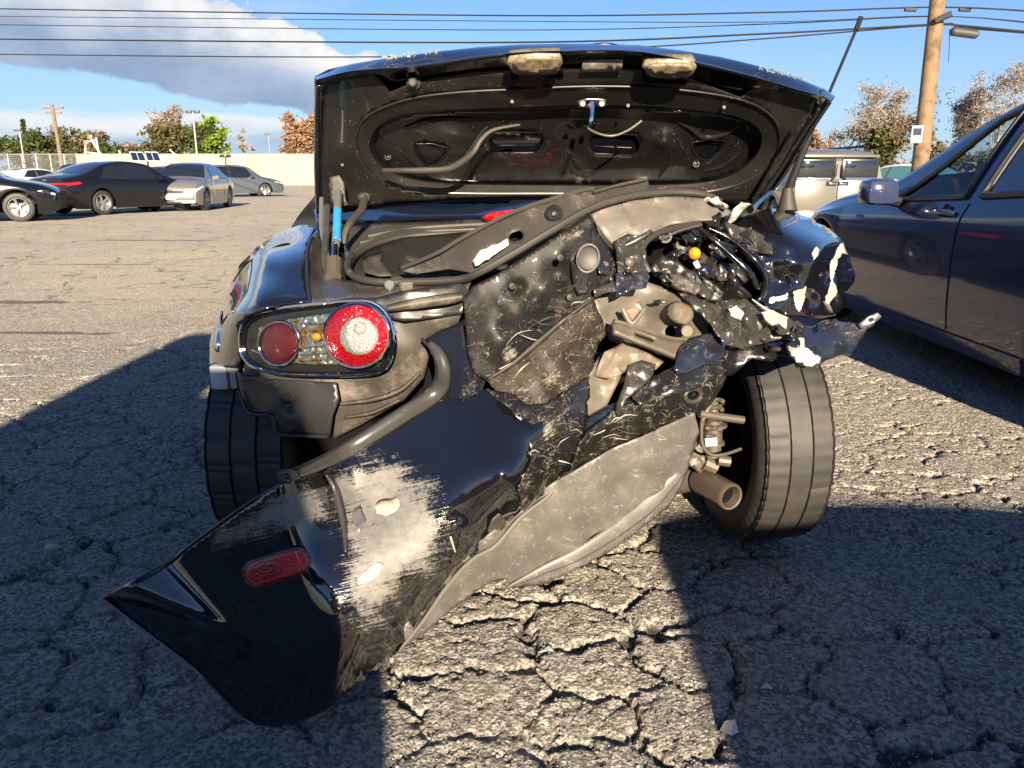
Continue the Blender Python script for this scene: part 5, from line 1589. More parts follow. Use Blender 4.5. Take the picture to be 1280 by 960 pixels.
class CarShape:
    """x runs forward from the rear bumper, y to the car's left, z up"""
    def __init__(s, L, W, top, belt, wheels, rad, roof_half, sill=.17, plan_r=.14, plan_f=.16, cab=None, crown=.03, shoulder=.0):
        s.L, s.W, s.wheels, s.rad, s.roof_half, s.sill = L, W, wheels, rad, roof_half, sill
        s.top, s.belt = smooth_profile(top), smooth_profile(belt)
        s.plan_r, s.plan_f, s.crown, s.shoulder = plan_r, plan_f, crown, shoulder
        s.H = max(z for _, z in top)
        s.x0, s.x1 = 0.0, L

    def half(s, x):
        w = s.W / 2
        d = .75
        if x < d:
            w *= 1 - s.plan_r * (1 - x / d) ** 2.4
        if x > s.L - d:
            w *= 1 - s.plan_f * (1 - (s.L - x) / d) ** 2.4
        return w

    def ring(s, x):
        w = s.half(x)
        zt = s.top(x)
        zb = min(s.belt(x), zt - .03)
        zs = s.sill
        for xc in s.wheels:
            ra = s.rad + .055
            if abs(x - xc) < ra:
                zs = max(zs, s.rad + math.sqrt(max(ra * ra - (x - xc) ** 2, 0)))
        end = min(x, s.L - x)
        zs += .10 * max(0, 1 - end / .35) ** 2
        zs = min(zs, zb - .08)
        zm = max(zs + .03, min(.60, zb - .12))
        c = min(max((zt - zb - .05) / max(s.H - zb - .05, .1), 0), 1)
        wr = (w * .90) * (1 - c) + s.roof_half * min(1, w / (s.W / 2) * 1.02) * c
        q = [(w * .95, zs), (w * .985, zs + (zm - zs) * .45), (w, zm), (w * (.985 + s.shoulder), zb - (zb - zm) * .35), (w * .945, zb)]
        a, b = np.array(q[-1]), np.array([wr, zt - .035 - .03 * c])
        q.append(tuple(a * .5 + b * .5 + np.array([.016 * c, 0])))
        q.append(tuple(b))
        q.append((wr * .80, zt - .006))
        q.append((0.0, zt + s.crown * (1 - .4 * c)))
        return np.array(q)

    def S(s, x, t, side=1):
        q = s.ring(x)
        i = int(min(max(math.floor(t), 0), len(q) - 2))
        f = t - i
        a, b, c_, d = q[max(i - 1, 0)], q[i], q[i + 1], q[min(i + 2, len(q) - 1)]
        if i == len(q) - 2:
            d = np.array([-q[-2][0], q[-2][1]])
        p = .5 * (2 * b + (c_ - a) * f + (2 * a - 5 * b + 4 * c_ - d) * f * f + (3 * b - a - 3 * c_ + d) * f ** 3)
        return Vector((x, side * max(p[0], 0), p[1]))

    def N(s, x, t, side=1):
        e = .02
        xa, xb = max(x - e, 0), min(x + e, s.L)
        ta, tb = max(t - .04, 0), min(t + .04, 8)
        dx = s.S(xb, t, side) - s.S(xa, t, side)
        dt = s.S(x, tb, side) - s.S(x, ta, side)
        n = dx.cross(dt)
        if side > 0:
            n = -n
        return n.normalized() if n.length > 1e-9 else Vector((0, side, 0))

    def stations(s, step=.06):
        xs = set(np.round(np.arange(0, s.L + 1e-6, step), 4)) | {0, s.L}
        for xc in s.wheels:
            ra = s.rad + .055
            for k in range(19):
                xs.add(round(xc + ra * math.cos(math.pi * k / 18), 4))
            xs.add(round(xc + ra + .004, 4))
            xs.add(round(xc - ra - .004, 4))
        return sorted(x for x in xs if 0 <= x <= s.L)

    def body(s, name, mat, parent, step=.06, sub=3, cut=None, xr=None):
        xs = [x for x in s.stations(step) if xr is None or xr[0] <= x <= xr[1]]
        T = [k / sub for k in range(8 * sub + 1)]
        n = len(T)
        vs, fs = [], []
        for x in xs:
            row = [s.S(x, t, 1) for t in T] + [s.S(x, t, -1) for t in T[::-1][1:]]
            vs += row
        m = 2 * n - 1
        for i in range(len(xs) - 1):
            for k in range(m - 1):
                if cut:
                    tt = (T[k] + T[k + 1]) / 2 if k < n - 1 else (T[m - 1 - k] + T[m - 2 - k]) / 2
                    if cut((xs[i] + xs[i + 1]) / 2, tt, 1 if k < n - 1 else -1):
                        continue
                fs.append((i * m + k, i * m + k + 1, (i + 1) * m + k + 1, (i + 1) * m + k))
        for i in (0, len(xs) - 1):
            base = i * m
            ring = [base + k for k in range(m)]
            fs.append(ring if i else ring[::-1])
        o = mesh_obj(name, vs, fs, mat, parent, smooth=True, angle=34)
        return o

    def overlay(s, name, quad, mat, parent, side=1, offs=.004, nx=14, nt=6, across=False, label=None):
        """raised piece on the skin; quad = ((x,t) rear-bottom, front-bottom, front-top, rear-top)"""
        (a, b, c_, d) = [np.array(q, float) for q in quad]
        vs, fs = [], []
        gx, gt = nx + 1, nt + 1
        pts = []
        for j in range(gt):
            for i in range(gx):
                u, v = i / nx, j / nt
                q = (a * (1 - u) + b * u) * (1 - v) + (d * (1 - u) + c_ * u) * v
                if across:
                    sd = 1 if q[1] >= 0 else -1
                    x, t = q[0], 8 - abs(q[1])
                else:
                    sd, x, t = side, q[0], q[1]
                x = min(max(x, 0), s.L)
                p, n = s.S(x, t, sd), s.N(x, t, sd)
                pts.append((p + n * offs, p - n * .004))
        for p, _ in pts:
            vs.append(p)
        for j in range(nt):
            for i in range(nx):
                fs.append((j * gx + i, j * gx + i + 1, (j + 1) * gx + i + 1, (j + 1) * gx + i))
        border = [i for i in range(gx)] + [j * gx + nx for j in range(1, gt)] + [nt * gx + i for i in range(nx - 1, -1, -1)] + [j * gx for j in range(nt - 1, 0, -1)]
        o0 = len(vs)
        for i in border:
            vs.append(pts[i][1])
        nb_ = len(border)
        for k in range(nb_):
            k2 = (k + 1) % nb_
            fs.append((border[k], o0 + k, o0 + k2, border[k2]))
        f_ = fs[(nt // 2) * nx + nx // 2]
        nrm = (vs[f_[1]] - vs[f_[0]]).cross(vs[f_[2]] - vs[f_[0]])
        mid = pts[(nt // 2) * gx + nx // 2]
        if nrm.dot(mid[0] - mid[1]) < 0:
            fs = [f[::-1] for f in fs]
        o = mesh_obj(name, vs, fs, mat, parent, smooth=True, angle=40)
        if label:
            o['label'] = label
        return o


_wheel_cache = {}


def simple_wheel(rad, wid, spokes, rimmat, key):
    k = (round(rad, 3), round(wid, 3), spokes, key)
    if k in _wheel_cache:
        return _wheel_cache[k]
    h = wid / 2
    t = MB().lathe([(-h * .8, rad * .66), (-h, rad * .78), (-h * .97, rad * .9), (-h * .8, rad * .985), (0, rad), (h * .8, rad * .985), (h * .97, rad * .9), (h, rad * .78), (h * .8, rad * .68), (h * .55, rad * .66)], (0, 0, 0), (0, 1, 0), 40)
    r_ = MB().lathe([(h * .86, rad * .69), (h * .92, rad * .66), (h * .80, rad * .62), (h * .1, rad * .58), (h * .0, 0)], (0, 0, 0), (0, 1, 0), 40)
    for i in range(spokes):
        an = 2 * math.pi * i / spokes
        for da in (-.10, .10):
            d0 = Vector((math.cos(an), 0, math.sin(an)))
            d1 = Vector((math.cos(an + da), 0, math.sin(an + da)))
            r_.tube([d0 * rad * .10 + Vector((0, h * .62, 0)), d1 * rad * .64 + Vector((0, h * .74, 0))], [rad * .05, rad * .042], 6)
    r_.lathe([(h * .55, rad * .16), (h * .78, rad * .13), (h * .80, 0)], (0, 0, 0), (0, 1, 0), 16)

    def me(mb, nm, mat):
        o = mb.build(nm, mat)
        m_ = o.data
        bpy.data.objects.remove(o)
        return m_
    _wheel_cache[k] = (me(t, 'tyre', M['rubber_dark']), me(r_, 'rim', rimmat))
    return _wheel_cache[k]


def put_wheels(shape, root, rad, wid, spokes, rimmat, key, which=None, inset=.03, scale=1):
    for xc in shape.wheels:
        for side in (1, -1):
            tm, rm = simple_wheel(rad, wid, spokes, rimmat, key)
            t = bpy.data.objects.new('wheel', tm)
            col.objects.link(t)
            t.parent = root
            y = side * (shape.half(xc) - wid / 2 - inset)
            t.location = (xc, y, rad)
            if side < 0:
                t.rotation_euler = (0, 0, math.pi)
            r_ = bpy.data.objects.new('rim', rm)
            col.objects.link(r_)
            r_.parent = t


M['car_black'] = car_paint('car_black', (.005, .006, .008), dust=.04)
M['car_navy'] = car_paint('car_navy', (.012, .018, .034), dust=.10)
M['car_grey'] = car_paint('car_grey', (.085, .10, .125), rough=.3, metal=.35, dust=.2)
M['car_champ'] = car_paint('car_champagne', (.135, .128, .115), rough=.3, metal=.35, dust=.25)
M['car_silver'] = car_paint('car_silver', (.17, .16, .145), rough=.32, metal=.35, dust=.3)
M['car_white'] = car_paint('car_white', (.42, .42, .42), rough=.3, dust=.15)
M['car_red'] = car_paint('car_red', (.10, .008, .010), rough=.2, dust=.15)
M['alloy'] = mk('alloy_wheel', (.42, .41, .40), .3, metal=.8, dust=(DUST, .2, 8))
M['alloy_dark'] = mk('alloy_dark', (.10, .10, .10), .35, metal=.6)
M['trim_black'] = mk('black_trim', (.010, .010, .011), .35)
M['seam'] = mk('seam_shadow', (.004, .004, .004), .8)
M['car_lens_red'] = mk('car_red_lens', (.30, .006, .010), .12, coat=1.0)
M['car_lens_clear'] = mk('car_clear_lens', (.60, .60, .58), .08, coat=1.0, color2=(.25, .25, .25), nscale=20)
M['plate_white'] = mk('plate_white', (.65, .66, .64), .4)
M['seat_black'] = mk('seat_cloth', (.012, .012, .013), .8)


def full_car(name, label, cat, origin, heading, sh, paint, group=None, win=(), windshield=None, rear_glass=None, rim='alloy', spokes=5,
             lamps=(), ends=(), doors=(), mirror=None, handles=(), scale=1.0, rad=None, wheel_w=.205, glass='glass_dark', step=.07, sub=2, antenna=None, wheels=True):
    root = empty(name, origin, heading, label, cat, group)
    root.scale = (scale,) * 3
    sh.body('body', paint, root, step, sub)
    u = MB()
    u.box(.25, sh.L - .25, -sh.W / 2 + .22, sh.W / 2 - .22, .20, .60)
    u.box(sh.wheels[0] - .42, sh.wheels[0] + .42, -sh.W / 2 + .10, sh.W / 2 - .10, .42, .66)
    u.box(sh.wheels[1] - .42, sh.wheels[1] + .42, -sh.W / 2 + .10, sh.W / 2 - .10, .42, .66)
    u.build('underbody', M['dark'], root)
    if wheels:
        put_wheels(sh, root, sh.rad, wheel_w, spokes, M[rim], rim)
    for side in (1, -1):
        for q in doors:
            sh.overlay('door', q, paint, root, side, .005, 12, 10)
        for q in win:
            (a, b, c_, d) = q
            e = .03
            fr = sh.overlay('window', ((a[0] - e, a[1] - .06), (b[0] + e, b[1] - .06), (c_[0] + e, c_[1] + .06), (d[0] - e, d[1] + .06)), M['trim_black'], root, side, .007, 14, 6)
            sh.overlay('pane', q, M[glass], fr, side, .010, 14, 6)
        for (nm, q, mm, of) in lamps:
            sh.overlay(nm, q, M[mm], root, side, of, 8, 4)
        if mirror:
            p = sh.S(mirror[0], mirror[1], side)
            mbx = MB()
            mbx.tube([p, p + Vector((.0, side * .10, .02)), p + Vector((.02, side * .22, .05))], [.07, .085, .06], 10)
            mbx.build('mirror', paint, root)
        for hx in handles:
            p = sh.S(hx, 3.55, side)
            MB().tube([p + Vector((-.09, side * .012, 0)), p + Vector((-.04, side * .03, 0)), p + Vector((.05, side * .03, 0)), p + Vector((.10, side * .012, 0))], .013, 6).build('door_handle', paint, root)
    if windshield:
        sh.overlay('windshield', windshield, M[glass], root, 1, .006, 8, 12, across=True)
    if rear_glass:
        sh.overlay('rear_window', rear_glass, M[glass], root, 1, .006, 8, 12, across=True)
    for (nm, end, y0, y1, z0, z1, mm, pr) in ends:
        mb = MB()
        if end == 'rear':
            mb.box(-pr, .06, y0, y1, z0, z1, .012)
        else:
            mb.box(sh.L - .06, sh.L + pr, y0, y1, z0, z1, .012)
        mb.build(nm, M[mm], root)
    return root


def sedan_shape(L=4.7, W=1.82, Ht=1.44, boot=1.02, fast=0):
    return CarShape(L, W, [(0, .95), (.15, boot), (.75 - .2 * fast, boot + .02 + .06 * fast), (1.55, Ht - .05), (2.2, Ht), (2.75, Ht - .06), (3.55, .98), (4.2, .86), (L - .06, .72), (L, .66)],
                    [(0, .86), (.8, .94), (1.6, .93), (3.4, .90), (L, .64)], (.98, 3.78), .325, .57)


# the grey hatchback hull used for several far cars too
def hatch_shape(L=4.35, W=1.78, Ht=1.47):
    return CarShape(L, W, [(0, .96), (.10, 1.05), (.55, Ht - .12), (1.2, Ht - .02), (2.1, Ht), (2.6, Ht - .07), (3.35, 1.02), (3.95, .90), (L - .06, .74), (L, .68)],
                    [(0, .92), (.6, .98), (1.6, .94), (3.2, .92), (L, .66)], (.82, 3.45), .32, .58)


def suv_shape(L=4.7, W=1.88, Ht=1.75):
    return CarShape(L, W, [(0, 1.0), (.10, 1.12), (.38, Ht - .12), (.8, Ht - .01), (2.4, Ht), (2.95, Ht - .08), (3.6, 1.15), (4.2, 1.05), (L - .06, .9), (L, .85)],
                    [(0, 1.05), (.6, 1.08), (1.8, 1.05), (3.4, 1.03), (L, .8)], (.95, 3.72), .36, .64, sill=.24)


SEDAN_WIN = [((.95, 4.15), (1.72, 4.12), (1.72, 5.85), (1.35, 5.75)), ((1.80, 4.12), (2.98, 4.12), (2.72, 5.75), (1.80, 5.85))]
HATCH_WIN = [((.75, 4.15), (1.62, 4.12), (1.62, 5.85), (.95, 5.8)), ((1.70, 4.12), (2.85, 4.12), (2.55, 5.75), (1.70, 5.85))]
SUV_WIN = [((.45, 4.15), (1.15, 4.12), (1.15, 5.8), (.62, 5.75)), ((1.23, 4.12), (2.08, 4.12), (2.08, 5.85), (1.23, 5.85)), ((2.16, 4.12), (3.25, 4.12), (2.95, 5.75), (2.16, 5.85))]


def head_for(pr, pf):
    """heading so that the car points from one ground point to another"""
    return math.atan2(pf.y - pr.y, pf.x - pr.x)


def place(sh, u, v, wheel_i, side, heading, scale=1.0):
    """origin that puts the wheel's contact patch at the spot measured at (u, v)"""
    g = G(u, v)
    xl = sh.wheels[wheel_i] * scale
    yl = side * (sh.half(sh.wheels[wheel_i]) - .12) * scale
    c_, s_ = math.cos(heading), math.sin(heading)
    return (g.x - (xl * c_ - yl * s_), g.y - (xl * s_ + yl * c_), 0)


# black sedan, tail towards us, with a full-width lamp bar
sh = sedan_shape(4.85, 1.86, 1.44, 1.00, 1)
hd = R(66)
black_sedan = full_car('parked_car', 'black fastback sedan with full-width red tail lamp bar and torn rear bumper', 'car', place(sh, 129, 268.5, 0, -1, hd), hd, sh, M['car_black'], 'cars parked across the lot',
                       SEDAN_WIN, ((2.72, -1.65), (3.50, -1.75), (3.50, 1.75), (2.72, 1.65)), ((.62, -1.6), (1.52, -1.55), (1.52, 1.55), (.62, 1.6)), 'alloy', 5,
                       [('tail_lamp', ((.02, 3.0), (.42, 3.2), (.34, 3.75), (.02, 3.8)), 'car_lens_red', .01), ('headlamp', ((4.3, 3.1), (4.80, 3.0), (4.78, 3.7), (4.35, 3.7)), 'car_lens_clear', .008)],
                       [('lamp_bar', 'rear', -.78, .78, .80, .85, 'car_lens_red', .02), ('boot_panel', 'rear', -.55, .55, .60, .78, 'trim_black', .012), ('emblem', 'rear', -.07, .07, .90, .95, 'chrome', .012),
                        ('rear_bumper', 'rear', -.80, .80, .40, .56, 'car_black', .07), ('torn_beam', 'rear', -.62, .40, .26, .36, 'tan_steel', .04), ('rear_reflector', 'rear', -.76, -.55, .44, .49, 'car_lens_red', .09)],
                       [((1.02, 1.0), (1.74, .9), (1.74, 4.0), (1.02, 4.0)), ((1.78, .9), (2.95, .9), (2.95, 4.0), (1.78, 4.0))], (2.85, 4.2), (1.25, 2.0))
# silver sedan facing us with a battered nose
sh = sedan_shape(4.55, 1.74, 1.44, 1.00)
hd = R(-84)
silver_sedan = full_car('parked_car', 'dusty silver sedan facing the camera with damaged front bumper', 'car', place(sh, 257, 263, 1, 1, hd), hd, sh, M['car_silver'], 'cars parked across the lot',
                        SEDAN_WIN, ((2.72, -1.65), (3.50, -1.75), (3.50, 1.75), (2.72, 1.65)), ((.62, -1.6), (1.52, -1.55), (1.52, 1.55), (.62, 1.6)), 'alloy', 6,
                        [('headlamp', ((4.05, 2.9), (4.52, 2.6), (4.50, 3.7), (4.15, 3.75)), 'car_lens_clear', .012), ('tail_lamp', ((.02, 3.0), (.35, 3.2), (.30, 3.75), (.02, 3.8)), 'car_lens_red', .01)],
                        [('front_bumper', 'front', -.72, .66, .34, .52, 'car_silver', .05), ('bumper_mouth', 'front', -.46, .40, .22, .335, 'trim_black', .03), ('torn_beam', 'front', .30, .70, .24, .33, 'white_chip', .04), ('grille', 'front', -.34, .34, .55, .64, 'trim_black', .02), ('headlamp', 'front', .42, .74, .54, .66, 'car_lens_clear', .02), ('headlamp', 'front', -.74, -.42, .54, .66, 'car_lens_clear', .02), ('number_plate', 'front', -.17, .17, .36, .46, 'plate_white', .065)],
                        [((1.02, 1.0), (1.74, .9), (1.74, 4.0), (1.02, 4.0)), ((1.78, .9), (2.95, .9), (2.95, 4.0), (1.78, 4.0))], (2.85, 4.2), (1.25, 2.0))
# blue-grey hatch further back
sh = hatch_shape(4.5, 1.8, 1.58)
hd = R(40)
grey_hatch = full_car('parked_car', 'blue grey crossover by the pale wall with its tailgate raised', 'car', place(sh, 332, 245.5, 1, -1, hd), hd, sh, M['car_grey'], 'cars parked across the lot',
                      HATCH_WIN, ((2.58, -1.65), (3.30, -1.75), (3.30, 1.75), (2.58, 1.65)), ((.14, -1.5), (.52, -1.45), (.52, 1.45), (.14, 1.5)), 'alloy', 5,
                      [('headlamp', ((3.95, 2.9), (4.45, 2.7), (4.42, 3.6), (4.0, 3.7)), 'car_lens_clear', .01), ('tail_lamp', ((.02, 3.2), (.35, 3.3), (.30, 3.9), (.02, 4.0)), 'car_lens_red', .01)], (),
                      [((.85, 1.0), (1.64, .9), (1.64, 4.0), (.85, 4.0)), ((1.68, .9), (2.82, .9), (2.82, 4.0), (1.68, 4.0))], (2.72, 4.2), (1.15, 1.9))
tg = MB()
tg.box(-.75, .35, -.66, .66, 1.60, 1.64, .015)
tg.build('tailgate', M['car_black'], grey_hatch)
# black car cut off by the left edge, its visible end smashed
sh = sedan_shape(4.6, 1.82, 1.45, 1.02)
hd = R(22)
edge_car = full_car('parked_car', 'black car at the left edge with smashed corner and bare front wheel', 'car', place(sh, 27, 277, 1, -1, hd), hd, sh, M['car_black'], 'cars parked across the lot',
                    SEDAN_WIN, ((2.72, -1.65), (3.50, -1.75), (3.50, 1.75), (2.72, 1.65)), None, 'alloy', 5, [('headlamp', ((4.2, 2.9), (4.56, 2.7), (4.54, 3.6), (4.3, 3.7)), 'car_lens_clear', .01)], (),
                    [((1.78, .9), (2.95, .9), (2.95, 4.0), (1.78, 4.0))], (2.85, 4.2), (2.0,))
mb = MB()
for i in range(16):
    a = Vector((random.uniform(3.95, 4.62), random.uniform(-.88, -.6), random.uniform(.35, .75)))
    mb.tube([a, a + Vector((random.uniform(-.2, .2), random.uniform(-.15, .05), random.uniform(-.15, .15)))], random.uniform(.015, .04), 5)
mb.build('crash_scrap', M['silver_crush'], edge_car)
# row behind: small far cars
far = [(30, 243, 'car_white', 62, 'white car behind the fence side, only its pale roof above the black sedan', hatch_shape(4.2, 1.75, 1.46)),
       (4, 240, 'car_black', 20, 'dark car at far left behind the chain link fence with pale side glass', sedan_shape(4.6, 1.8, 1.42)),
       (92, 241, 'car_navy', 10, 'dark van roof showing between the fence and the black sedan', suv_shape(4.9, 1.9, 1.78)),
       (176, 244, 'car_black', 80, 'dark sedan with dark glass left of the wine red one', sedan_shape(4.6, 1.8, 1.42)),
       (203, 250, 'car_red', 70, 'wine red car with pale number plate behind the silver sedan', sedan_shape(4.6, 1.8, 1.46))]
for u_, v_, pc, hdg, lb, sh in far:
    hd = R(hdg)
    isS = sh.H > 1.6
    full_car('parked_car', lb, 'car', place(sh, u_, v_, 0, -1, hd), hd, sh, M[pc], 'cars parked across the lot', SUV_WIN if isS else SEDAN_WIN, ((2.72, -1.65), (3.45, -1.75), (3.45, 1.75), (2.72, 1.65)),
             ((.62, -1.6), (1.45, -1.55), (1.45, 1.55), (.62, 1.6)) if not isS else None, 'alloy', 5,
             [('tail_lamp', ((.02, 3.0), (.42, 3.2), (.34, 3.75), (.02, 3.8)), 'car_lens_red', .01)], [('number_plate', 'rear', -.17, .17, .62, .74, 'plate_white', .015)], (), (2.85, 4.2), (), step=.1)

# ------------------------------------------------------------------ gold van with twin rear doors, on the right
sh = CarShape(4.5, 1.72, [(0, 1.28), (.05, 1.36), (.16, 1.46), (.5, 1.50), (2.6, 1.50), (3.0, 1.43), (3.6, 1.05), (4.1, .95), (4.44, .8), (4.5, .7)],
              [(0, 1.04), (.6, 1.02), (3.4, .95), (4.5, .7)], (.8, 3.5), .32, .68, sill=.2, plan_r=.05)
VY = 14.0
vx = P(1047, 220, VY).x
van = full_car('parked_van', 'dusty silver van with twin tinted rear doors and roof rails', 'van', (vx, VY, -.02), R(90), sh, M['car_champ'], None,
               SUV_WIN, ((3.0, -1.6), (3.55, -1.7), (3.55, 1.7), (3.0, 1.6)), None, 'alloy', 5, [('tail_lamp', ((.01, 2.6), (.14, 2.6), (.14, 3.9), (.01, 3.9)), 'car_lens_red', .008)], (), (), (3.2, 4.2), ())
for s_ in (-1, 1):
    dr = MB().box(-.03, .05, min(s_ * .012, s_ * .74), max(s_ * .012, s_ * .74), .42, .985, .02).build('rear_door', M['car_champ'], van)
    MB().box(-.055, -.03, min(s_ * .03, s_ * .16), max(s_ * .03, s_ * .16), .905, .935, .008).build('handle', M['chrome'], dr)
    MB().box(-.036, -.028, min(s_ * .015, s_ * .20), max(s_ * .015, s_ * .20), .88, .96, .004).build('handle_cup', M['seam'], dr)
    wn = MB().box(-.022, .06, min(s_ * .05, s_ * .70), max(s_ * .05, s_ * .70), 1.02, 1.34, .02).build('window', M['trim_black'], van)
    MB().box(-.027, .03, min(s_ * .10, s_ * .665), max(s_ * .10, s_ * .665), 1.045, 1.315, .012).build('pane', M['glass_dark'], wn)
    MB().tube([(-.06, s_ * .12, .985), (-.055, s_ * .055, 1.05), (-.05, s_ * .045, 1.25)], [.022, .014, .008], 6).build('wiper', M['trim_black'], van)
    MB().tube([(.35, s_ * .60, 1.50), (.45, s_ * .60, 1.56), (2.0, s_ * .60, 1.57), (2.2, s_ * .60, 1.51)], .022, 6).build('roof_rail', M['trim_black'], van)
MB().box(-.035, .05, -.76, .76, .985, 1.015, .008).build('door_trim', M['chrome'], van)
MB().box(-.03, .06, -.70, .70, 1.36, 1.41, .015).build('spoiler', M['car_champ'], van)
MB().tube([(.9, .25, 1.5), (.88, .25, 1.54), (.6, .25, 1.85)], [.03, .015, .006], 6).build('antenna', M['trim_black'], van)
MB().box(-.12, .1, -.82, .82, .26, .44, .04).build('rear_bumper', M['car_champ'], van)

# ------------------------------------------------------------------ blue hatchback on the right
BX, BY = 2.25, 1.75                         # its left flank and its tail
sh = CarShape(4.75, 1.78, [(0, 1.00), (.08, 1.08), (.42, 1.30), (1.0, 1.435), (1.75, 1.47), (2.25, 1.44), (2.62, 1.33), (3.28, 1.02), (4.0, .90), (4.69, .70), (4.75, .62)],
              [(0, 1.00), (.5, 1.01), (1.3, .95), (2.2, .895), (3.1, .868), (3.8, .83), (4.75, .62)], (1.17, 3.98), .33, .55, sill=.16, crown=.035, shoulder=.006)
M['blue_body'] = car_paint('slate_blue_paint', (.024, .034, .074), rough=.16, dust=.02)
W1 = ((.78, 4.20), (2.14, 4.18), (2.14, 5.84), (1.12, 5.78))
W2 = ((2.28, 4.18), (3.02, 4.18), (2.42, 5.80), (2.28, 5.86))


def in_quad(q, x, t, e=0.0):
    a, b, c_, d = q
    v = (t - a[1]) / max(d[1] - a[1], 1e-6)
    if v < -e or v > 1 + e:
        return False
    xl = a[0] + (d[0] - a[0]) * v
    xr_ = b[0] + (c_[0] - b[0]) * v
    return xl - e < x < xr_ + e


def cut_blue(x, t, side):
    if in_quad(W1, x, t, .0) or in_quad(W2, x, t, .0):
        return True
    return 2.56 < x < 3.25 and t > 6.15 or .16 < x < .42 and t > 6.5


blue = empty('parked_hatchback', (BX + .89, BY, 0), R(90), 'slate blue hatchback parked close on the right, its flank in shade', 'car')
sh.body('body', M['blue_body'], blue, .03, 6, cut_blue)
u = MB()
u.box(.25, 4.2, -.66, .66, .17, .50)
u.box(.75, 1.59, -.78, .78, .40, .66)
u.box(3.56, 4.40, -.78, .78, .40, .66)
u.build('underbody', M['dark'], blue)
put_wheels(sh, blue, .325, .205, 5, M['alloy_dark'], 'alloy_dark')
for side in (1, -1):
    dF = sh.overlay('door', ((2.225, .55), (3.16, .55), (3.10, 4.0), (2.215, 4.02)), M['blue_body'], blue, side, .006, 24, 22)
    dB = sh.overlay('door', ((1.58, .55), (2.205, .55), (2.195, 4.02), (1.16, 4.02)), M['blue_body'], blue, side, .006, 24, 22)
    for dr, hx in ((dF, 2.37), (dB, 1.40)):
        p = sh.S(hx, 3.62, side) + Vector((0, side * .006, 0))
        MB().lathe([(-.012, 0), (-.004, .042), (.003, .045)], p, (0, side, .1), 16).build('handle_cup', M['trim_black'], dr)
        MB().tube([p + Vector((-.10, side * .010, .0)), p + Vector((-.06, side * .032, .004)), p + Vector((.04, side * .034, .004)), p + Vector((.10, side * .012, .0))], [.012, .015, .015, .010], 8).build('door_handle', M['blue_body'], dr)
    for q in (W1, W2):
        # frame: four raised bars round the opening, then the pane
        a, b, c_, d = q
        mbw = MB()
        loop = []
        for p0, p1 in ((a, b), (b, c_), (c_, d), (d, a)):
            for k in range(12):
                f_ = k / 12
                x, t = p0[0] + (p1[0] - p0[0]) * f_, p0[1] + (p1[1] - p0[1]) * f_
                loop.append(sh.S(x, t, side) + sh.N(x, t, side) * .006)
        mbw.tube(loop, .016, 8, closed=True)
        wf = mbw.build('window', M['trim_black'], blue)
        pane = sh.overlay('pane', q, M['glass_clear' if q is W2 else 'glass_dark'], wf, side, .001, 12, 8)
    # belt line moulding, sill, mirror
    sh.overlay('sill', ((1.60, .02), (3.54, .02), (3.54, .48), (1.60, .48)), M['blue_body'], blue, side, .012, 16, 4)
    p = sh.S(2.93, 4.30, side)
    mr = MB()
    mr.tube([p + Vector((-.02, side * .02, -.03)), p + Vector((-.03, side * .09, -.02))], [.035, .03], 8)
    mo = mr.build('mirror', M['trim_black'], blue)
    sp2 = MB()
    sp2.box(p.x - .13, p.x + .05, min(p.y + side * .08, p.y + side * .27), max(p.y + side * .08, p.y + side * .27), p.z - .045, p.z + .105, .045)
    sp2.build('mirror_shell', M['blue_body'], mo)
    sg = sh.overlay('quarter_trim', ((3.03, 4.12), (3.22, 4.1), (3.10, 4.7), (2.86, 4.75)), M['trim_black'], blue, side, .008, 6, 6)
    bd = MB()
    for (bx0, bx1) in ((3.30, 3.335), (3.345, 3.375), (3.385, 3.41)):
        q0, q1 = sh.S(bx0, 3.1, side), sh.S(bx1, 3.1, side)
        bd.tube([q0 + Vector((0, side * .004, -.008)), q1 + Vector((0, side * .004, .008))], .005, 5)
    bd.build('badge', M['chrome'], blue)
    sh.overlay('tail_lamp', ((.02, 2.9), (.42, 3.1), (.36, 3.8), (.02, 3.9)), M['car_lens_red'], blue, side, .01, 8, 5)
    sh.overlay('headlamp', ((4.3, 2.9), (4.72, 2.7), (4.70, 3.5), (4.35, 3.6)), M['car_lens_clear'], blue, side, .01, 8, 5)
sh.overlay('windshield', ((2.54, -1.80), (3.27, -1.86), (3.27, 1.86), (2.54, 1.80)), M['glass_clear'], blue, 1, .004, 8, 14, across=True)
sh.overlay('rear_window', ((.14, -1.5), (.44, -1.45), (.44, 1.45), (.14, 1.5)), M['glass_dark'], blue, 1, .004, 8, 14, across=True)
it = MB()
it.box(2.75, 3.15, -.66, .66, .60, .90, .06)
it.box(.4, 3.0, -.72, .72, .50, .54)
it.build('dashboard', M['seat_black'], blue)
for sy in (-.36, .36):
    s_ = MB()
    s_.box(1.75, 2.25, sy - .24, sy + .24, .45, .62, .05)
    s_.tube([(1.78, sy, .60), (1.66, sy, .95), (1.62, sy, 1.10)], [.20, .19, .15], 10)
    s_.box(1.54, 1.66, sy - .12, sy + .12, 1.10, 1.28, .04)
    s_.build('seat', M['seat_black'], blue)
sw = [(2.66 + .09 * math.sin(t) * .4, .36 + .18 * math.cos(t), .93 + .16 * math.sin(t)) for t in [2 * math.pi * k / 24 for k in range(24)]]
MB().tube(sw, .016, 6, closed=True).build('steering_wheel', M['seat_black'], blue)

